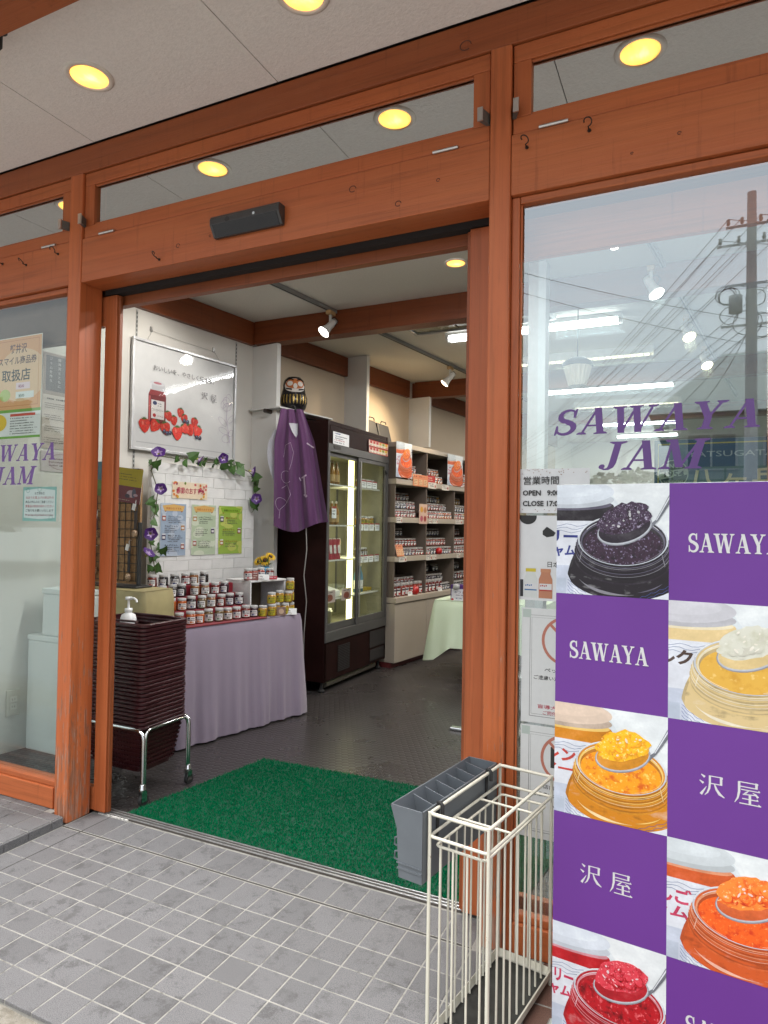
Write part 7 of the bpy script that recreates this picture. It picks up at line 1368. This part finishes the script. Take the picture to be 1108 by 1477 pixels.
# ---- grey trough hung on the stand
gtb = thing('hanging_trough', 'grey plastic trough with slats hooked on the left rail of the wire stand', 'trough', (*UC, 0), URZ)
MGP = plain('grey_plastic', (0.115, 0.130, 0.145), 0.38, var=0.05); x1 = -UX - 0.008
prof2 = [(x1, 0.612), (x1, 0.43), (x1 - 0.070, 0.43), (x1 - 0.074, 0.49), (x1 - 0.078, 0.555), (x1 - 0.098, 0.612)]; inn = [(x1 - 0.095, 0.612), (x1 - 0.0745, 0.553), (x1 - 0.066, 0.434), (x1 - 0.004, 0.434), (x1 - 0.004, 0.612)]
yA, yB = -0.238, 0.212; mb = MB(); ring_ = prof2 + inn; n = len(ring_)
mb.add([(x, yA, z) for x, z in ring_] + [(x, yB, z) for x, z in ring_], [(k, (k + 1) % n, n + (k + 1) % n, n + k) for k in range(n)], MGP)
for yy in (yA, yB): mb.add([(x, yy, z) for x, z in prof2] + [(x, yy + 0.004 * (1 if yy < 0 else -1), z) for x, z in prof2], [tuple(range(6)) if yy < 0 else tuple(range(6))[::-1], tuple(range(6, 12))[::-1] if yy < 0 else tuple(range(6, 12))] + [(k, 6 + k, 6 + (k + 1) % 6, (k + 1) % 6) for k in range(6)], MGP)
mb.build('shell', gtb, local=True)
MB().box(x1 - 0.0745, x1 - 0.001, yA - 0.0016, yA - 0.0002, 0.452, 0.457, MGP).box(x1 - 0.0765, x1 - 0.001, yA - 0.0022, yA - 0.0002, 0.466, 0.469, MGP).build('moulded_line', gtb, local=True)
for k in range(6):
    y0 = -0.17 + 0.062 * k; MB().add([(x1 - 0.005, y0, 0.606), (x1 - 0.092, y0 + 0.035, 0.606), (x1 - 0.074, y0 + 0.035, 0.52), (x1 - 0.005, y0, 0.52), (x1 - 0.005, y0 + 0.003, 0.606), (x1 - 0.092, y0 + 0.038, 0.606), (x1 - 0.074, y0 + 0.038, 0.52), (x1 - 0.005, y0 + 0.003, 0.52)], [(0, 1, 2, 3), (7, 6, 5, 4), (0, 4, 5, 1), (1, 5, 6, 2), (2, 6, 7, 3), (3, 7, 4, 0)], MGP).build('slat', gtb, local=True)
for z in (0.528, 0.492): MB().tube([(x1 - 0.076, yA + 0.012, z), (x1 - 0.088, yA + 0.010, z - 0.004), (x1 - 0.090, yA + 0.010, z - 0.022), (x1 - 0.075, yA + 0.012, z - 0.026)], 0.0028, MGP, 6).build('clip', gtb, local=True)
for yy in (-0.165, 0.13): MB().tube([(x1 - 0.002 + 0.003, yy, 0.53), (x1 + 0.0035, yy, 0.60), (x1 + 0.004, yy, 0.6165), (-UX + 0.003, yy, 0.6185), (-UX + 0.009, yy, 0.610), (-UX + 0.0095, yy, 0.585)], 0.0052, M_RUB, 8).build('hook', gtb, local=True)

# ---- checkerboard banner
bn = thing('banner_stand', 'tall purple and white checkered pull-up banner with jam photographs', 'banner', (2.068, -0.300, 0), R(-5.4))
BW, BS = 0.2755, 0.284; B0 = 0.036
MBP = plain('banner_purple', tuple(c * 0.76 for c in srgb(110, 54, 150)), 0.42, var=0.03, scale=3)
MB().box(0, 2 * BW, 0.0, 0.0012, B0, B0 + 5 * BS, plain('banner_sheet', (0.72, 0.72, 0.72), 0.45, var=0.02)).build('sheet', bn, local=True)
a = Art(2 * BW, 5 * BS, eps=0.00003, off=0.0003)
cells = [('berry', 'S'), ('S', 'milk'), ('marmalade', 'K'), ('K', 'orange'), ('strawberry', 'S')]
for r_, row in enumerate(cells):
    y0 = (4 - r_) * BS; a.layer = 0
    for c_, k in enumerate(row):
        x0 = c_ * BW; a.layer = 0
        if k in ('S', 'K'):
            a.rect(x0, y0, x0 + BW, y0 + BS, MBP)
            if k == 'S': a.serif('SAWAYA', x0 + (0.036 if c_ == 0 else 0.042), y0 + 0.118, 0.045, (0.78, 0.78, 0.78), wid=0.84, gap=0.03)
            else: a.kanji('沢', x0 + 0.068, y0 + 0.115, 0.056, (0.78, 0.78, 0.78)); a.kanji('屋', x0 + 0.142, y0 + 0.112, 0.056, (0.78, 0.78, 0.78))
        else: jar_photo(a, x0, y0, BW, BS, k)
a.build('print', bn, loc=(0, 0, B0))
for x in (BW,): MB().box(x - 0.0006, x + 0.0006, -0.0006, -0.0001, B0, B0 + 5 * BS, plain('print_line', (0.25, 0.2, 0.3), 0.5)).build('joint_line', bn, local=True) if False else None
MB().box(0.0, 2 * BW, 0.0014, 0.010, B0 + 5 * BS - 0.012, B0 + 5 * BS + 0.001, M_ALU).build('top_bar', bn, local=True, bevel=0.003)
MB().box(-0.02, 2 * BW + 0.02, -0.045, 0.045, 0.012, B0 - 0.0005, M_ALU).build('base', bn, local=True, bevel=0.006); MB().tube([(BW, 0.016, 0.03), (BW, 0.016, B0 + 5 * BS)], 0.007, M_ALU, 10).build('pole', bn, local=True)
for x in (0.08, 2 * BW - 0.08): MB().box(x - 0.02, x + 0.02, -0.12, 0.12, 0.001, 0.0115, M_ALU).build('foot', bn, local=True, bevel=0.003)

# ================================================================== ACROSS THE ROAD (mirrored in the right pane)
MPO = plain('pole_concrete', (0.58, 0.58, 0.57), 0.85, bump=0.4); MWI = plain('cable_grey', (0.10, 0.10, 0.11), 0.6)
def pole(x, y, h, label):
    t = thing('utility_pole', label, 'utility pole', (x, y, -0.055), 0, 'utility poles across the road')
    MB().tube([(0, 0, 0), (0, 0, h)], 0.17, MPO, 14, r2=0.10).build('mast', t, local=True)
    for z, L in ((h - 0.75, 0.55), (h - 1.2, 0.75), (h - 3.2, 0.65), (h - 2.2, 0.5)): MB().box(-L, L, -0.16, -0.11, z, z + 0.05, MPO).build('crossarm', t, local=True)
    for z, L in ((h - 0.67, 0.5), (h - 1.12, 0.68)):
        for sx_ in (-1, -0.4, 0.4, 1): MB().lathe([(0.03, 0), (0.05, 0.05), (0.03, 0.10), (0.045, 0.14), (0, 0.17)], (sx_ * L, -0.135, z), plain('insulator', (0.4, 0.38, 0.36), 0.3), 8).build('insulator', t, local=True)
    MB().lathe([(0, 0), (0.15, 0.01), (0.15, 0.42), (0, 0.46)], (-0.34, 0.0, h - 2.9), plain('transformer_grey', (0.5, 0.52, 0.52), 0.6), 14).build('transformer', t, local=True)
    cr = random.Random(4)
    for k in range(8):   # coiled slack cable
        cx, cz, r = cr.uniform(-.7, .3), h - cr.uniform(2.3, 3.4), cr.uniform(.15, .34); MB().tube([(cx + r * math.cos(q), -0.2 + .05 * math.sin(3 * q + k), cz + r * math.sin(q)) for q in [6.283 * i / 16 for i in range(16)]], 0.012, MWI, 4, closed=True).build('cable_coil', t, local=True)
    for k in range(5): MB().tube([(-.1 + .05 * k, -0.18, h - 1.2), (.16 - .06 * k, -0.22, h - 3.0), (-.12 + .06 * k, -0.18, h - 5.0)], 0.012, MWI, 4).build('riser_cable', t, local=True)
pole(3.52, -15.92, 9.6, 'concrete utility pole with coiled cables and transformer mirrored in the right pane'); pole(-13.4, -60.0, 9.6, 'far concrete utility pole across the road'); pole(24.0, -24.0, 9.6, 'concrete utility pole farther along the road to the right')
wr2 = random.Random(12)
def span(p, q, sag, label):
    t = thing('overhead_cable', label, 'cable', p, 0, 'overhead cables along the road'); P = Vector(p); Q = Vector(q)
    MB().tube([P.lerp(Q, k / 14) - Vector((0, 0, sag * 4 * (k / 14) * (1 - k / 14))) for k in range(15)], 0.0085, MWI, 4).build('strand', t)
for arm, z, dxs in (('topmost', 9.03, (-.5, -.2, .2, .5)), ('second', 8.52, (-.65, .1, .65)), ('third', 7.4, (-.5, .5)), ('lowest', 6.4, (-.3, 0, .3))):
    for k, dx in enumerate(dxs):
        span((3.52 + dx, -16.06, z), (-13.4 + dx, -60.0, z), 0.5 + wr2.uniform(0, .5), 'black cable to the far pole, %s from the left on the %s crossarm' % (NTH[k], arm))
        if k % 2 == 0: span((3.52 + dx, -16.06, z), (24.0 + dx, -24.0, z), 0.5, 'black cable to the right-hand pole, %s of its kind on the %s crossarm' % (NTH[k // 2], arm))
for k, (p, q) in enumerate((((3.4, -16.0, 6.5), (-6.5, -15.0, 10.2)), ((3.4, -16.0, 5.9), (-6.5, -15.0, 9.7)), ((3.4, -16.0, 6.1), (-1.0, -30.0, 4.6)), ((3.5, -16.0, 6.3), (2.2, -21.5, 5.2)))): span(p, q, 0.25, ('thin cable rising steeply left from the coiled pole, upper of two', 'thin cable rising steeply left from the coiled pole, lower of two', 'thin cable sloping from the coiled pole toward the trees', 'thin service cable from the coiled pole to the house')[k])
# house across the road
MHW = plain('house_green', (0.42, 0.47, 0.41), 0.8, scale=2, var=0.12); MHR = plain('house_roof', (0.30, 0.35, 0.335), 0.6, scale=3, var=0.15); MWD = plain('house_window', (0.05, 0.06, 0.065), 0.12)
hs_ = thing('house', 'grey-green two-storey house across the road mirrored in the right pane', 'house', (6.0, -25.0, -0.055))
MB().box(1.5, 12, -29, -21.5, -0.055, 5.2, MHW).build('wall', hs_)
MB().add([(0.9, -20.9, 5.1), (12.6, -20.9, 5.1), (12.6, -29.6, 5.1), (0.9, -29.6, 5.1), (3.2, -25.2, 7.9), (12.6, -25.2, 7.9)], [(0, 1, 5, 4), (2, 3, 4, 5), (3, 0, 4), (1, 2, 5), (0, 3, 2, 1)], MHR).build('roof', hs_)
for x in (2.0, 4.2, 6.6, 9.0):
    for z in (0.9, 3.3):
        f = MB().box(x, x + 1.5, -21.5, -21.42, z, z + 1.2, plain('window_frame_pale', (0.5, 0.5, 0.48), 0.5)).build('window', hs_); MB().box(x + 0.07, x + 0.72, -21.42, -21.40, z + 0.07, z + 1.13, MWD).box(x + 0.78, x + 1.43, -21.42, -21.40, z + 0.07, z + 1.13, MWD).build('pane', f)
mb = MB()
for k in range(14): mb.box(1.6 + k * 0.75, 1.66 + k * 0.75, -20.86, -20.8, 2.5, 3.3, plain('rail_green', (0.20, 0.26, 0.12), 0.6))
for z in (2.5, 2.9, 3.3): mb.box(1.5, 12, -20.86, -20.8, z, z + 0.06, plain('rail_green', (0.20, 0.26, 0.12), 0.6))
mb.build('balcony_rail', hs_); MB().box(1.5, 12, -21.49, -20.8, 2.36, 2.49, MHW).build('balcony', hs_)
# trees along the far side of the road
def leaf_mat(name, c1, c2):
    t = NT(name); oi = t.n('ShaderNodeNewGeometry'); n1 = t.noise(1.2, oi.outputs['Position'], 3); t.set(base=t.mix(t.ramp(n1, [(0.35, (0, 0, 0)), (0.65, (1, 1, 1))]), c1, c2), rough=0.6, spec=0.3); return t.m
LM = [leaf_mat('leaves_green', (0.030, 0.060, 0.018), (0.075, 0.115, 0.030)), leaf_mat('leaves_rust', (0.11, 0.055, 0.016), (0.10, 0.10, 0.025)), leaf_mat('leaves_dark', (0.018, 0.040, 0.016), (0.045, 0.075, 0.025))]
MBA = plain('bark', (0.10, 0.075, 0.055), 0.9, bump=0.5)
_TR = []
for v in range(3):
    q = random.Random(40 + v); V = []; F = []; blobs = [(q.gauss(0, .5), q.gauss(0, .5), q.uniform(.45, 1.0), q.uniform(.25, .5)) for _ in range(14)]
    for k in range(2600):
        bx_, by_, bz_, br_ = q.choice(blobs); d = Vector((q.gauss(0, 1), q.gauss(0, 1), q.gauss(0, .8))).normalized() * br_ * q.uniform(.5, 1.0) ** .5
        c = Vector((bx_ * .75, by_ * .75, bz_)) + d * .62; u1 = Vector((q.gauss(0, 1), q.gauss(0, 1), q.gauss(0, 1))).normalized(); u2 = u1.orthogonal(); s_ = q.uniform(.018, .04); o = len(V)
        V += [tuple(c + u1 * s_ * 1.6), tuple(c + u2 * s_), tuple(c - u1 * s_ * 1.6), tuple(c - u2 * s_)]; F.append((o, o + 1, o + 2, o + 3))
    cr_ = MB().add(V, F, LM[v]).mesh('crown'); tk = MB().tube([(0, 0, 0), (.02, .01, .3), (0, .03, .75)], .05, MBA, 8, r2=.02)
    for k in range(6): a_ = k * 1.1; tk.tube([(.01, .01, .3 + .05 * k), (.2 * math.cos(a_), .2 * math.sin(a_), .5 + .06 * k), (.4 * math.cos(a_), .4 * math.sin(a_), .75 + .03 * k)], .022, MBA, 5, r2=.006)
    _TR.append((cr_, tk.mesh('trunk')))
TL_ = [(-5.8, -29, 5.6, 2), (-4.2, -30, 5.2, 1), (-2.6, -29.5, 5.4, 1), (-1.2, -31, 5.0, 0), (0.2, -30, 5.3, 0), (-8.5, -31, 6.2, 0), (-11, -26, 6.6, 2), (-14, -20, 7.2, 0), (-16, -13, 6.8, 2), (-17, -8, 7.5, 0), (14.5, -30, 7.0, 2), (17, -26, 6.5, 0)]
for k, (x, y, h, v) in enumerate(TL_):
    t = thing('tree', '%s tree across the road, %s from the left among its kind' % (('bushy green', 'rusty autumn', 'dense dark green')[v], NTH[sorted([q[0] for q in TL_ if q[3] == v]).index(x)]), 'tree', (x, y, -0.055), k * 1.3, 'trees across the road')
    for nm, me in (('crown', _TR[v][0]), ('trunk', _TR[v][1])): o = bpy.data.objects.new(nm, me); COL.objects.link(o); o.parent = t; o.scale = (h * .78, h * .78, h * .62)
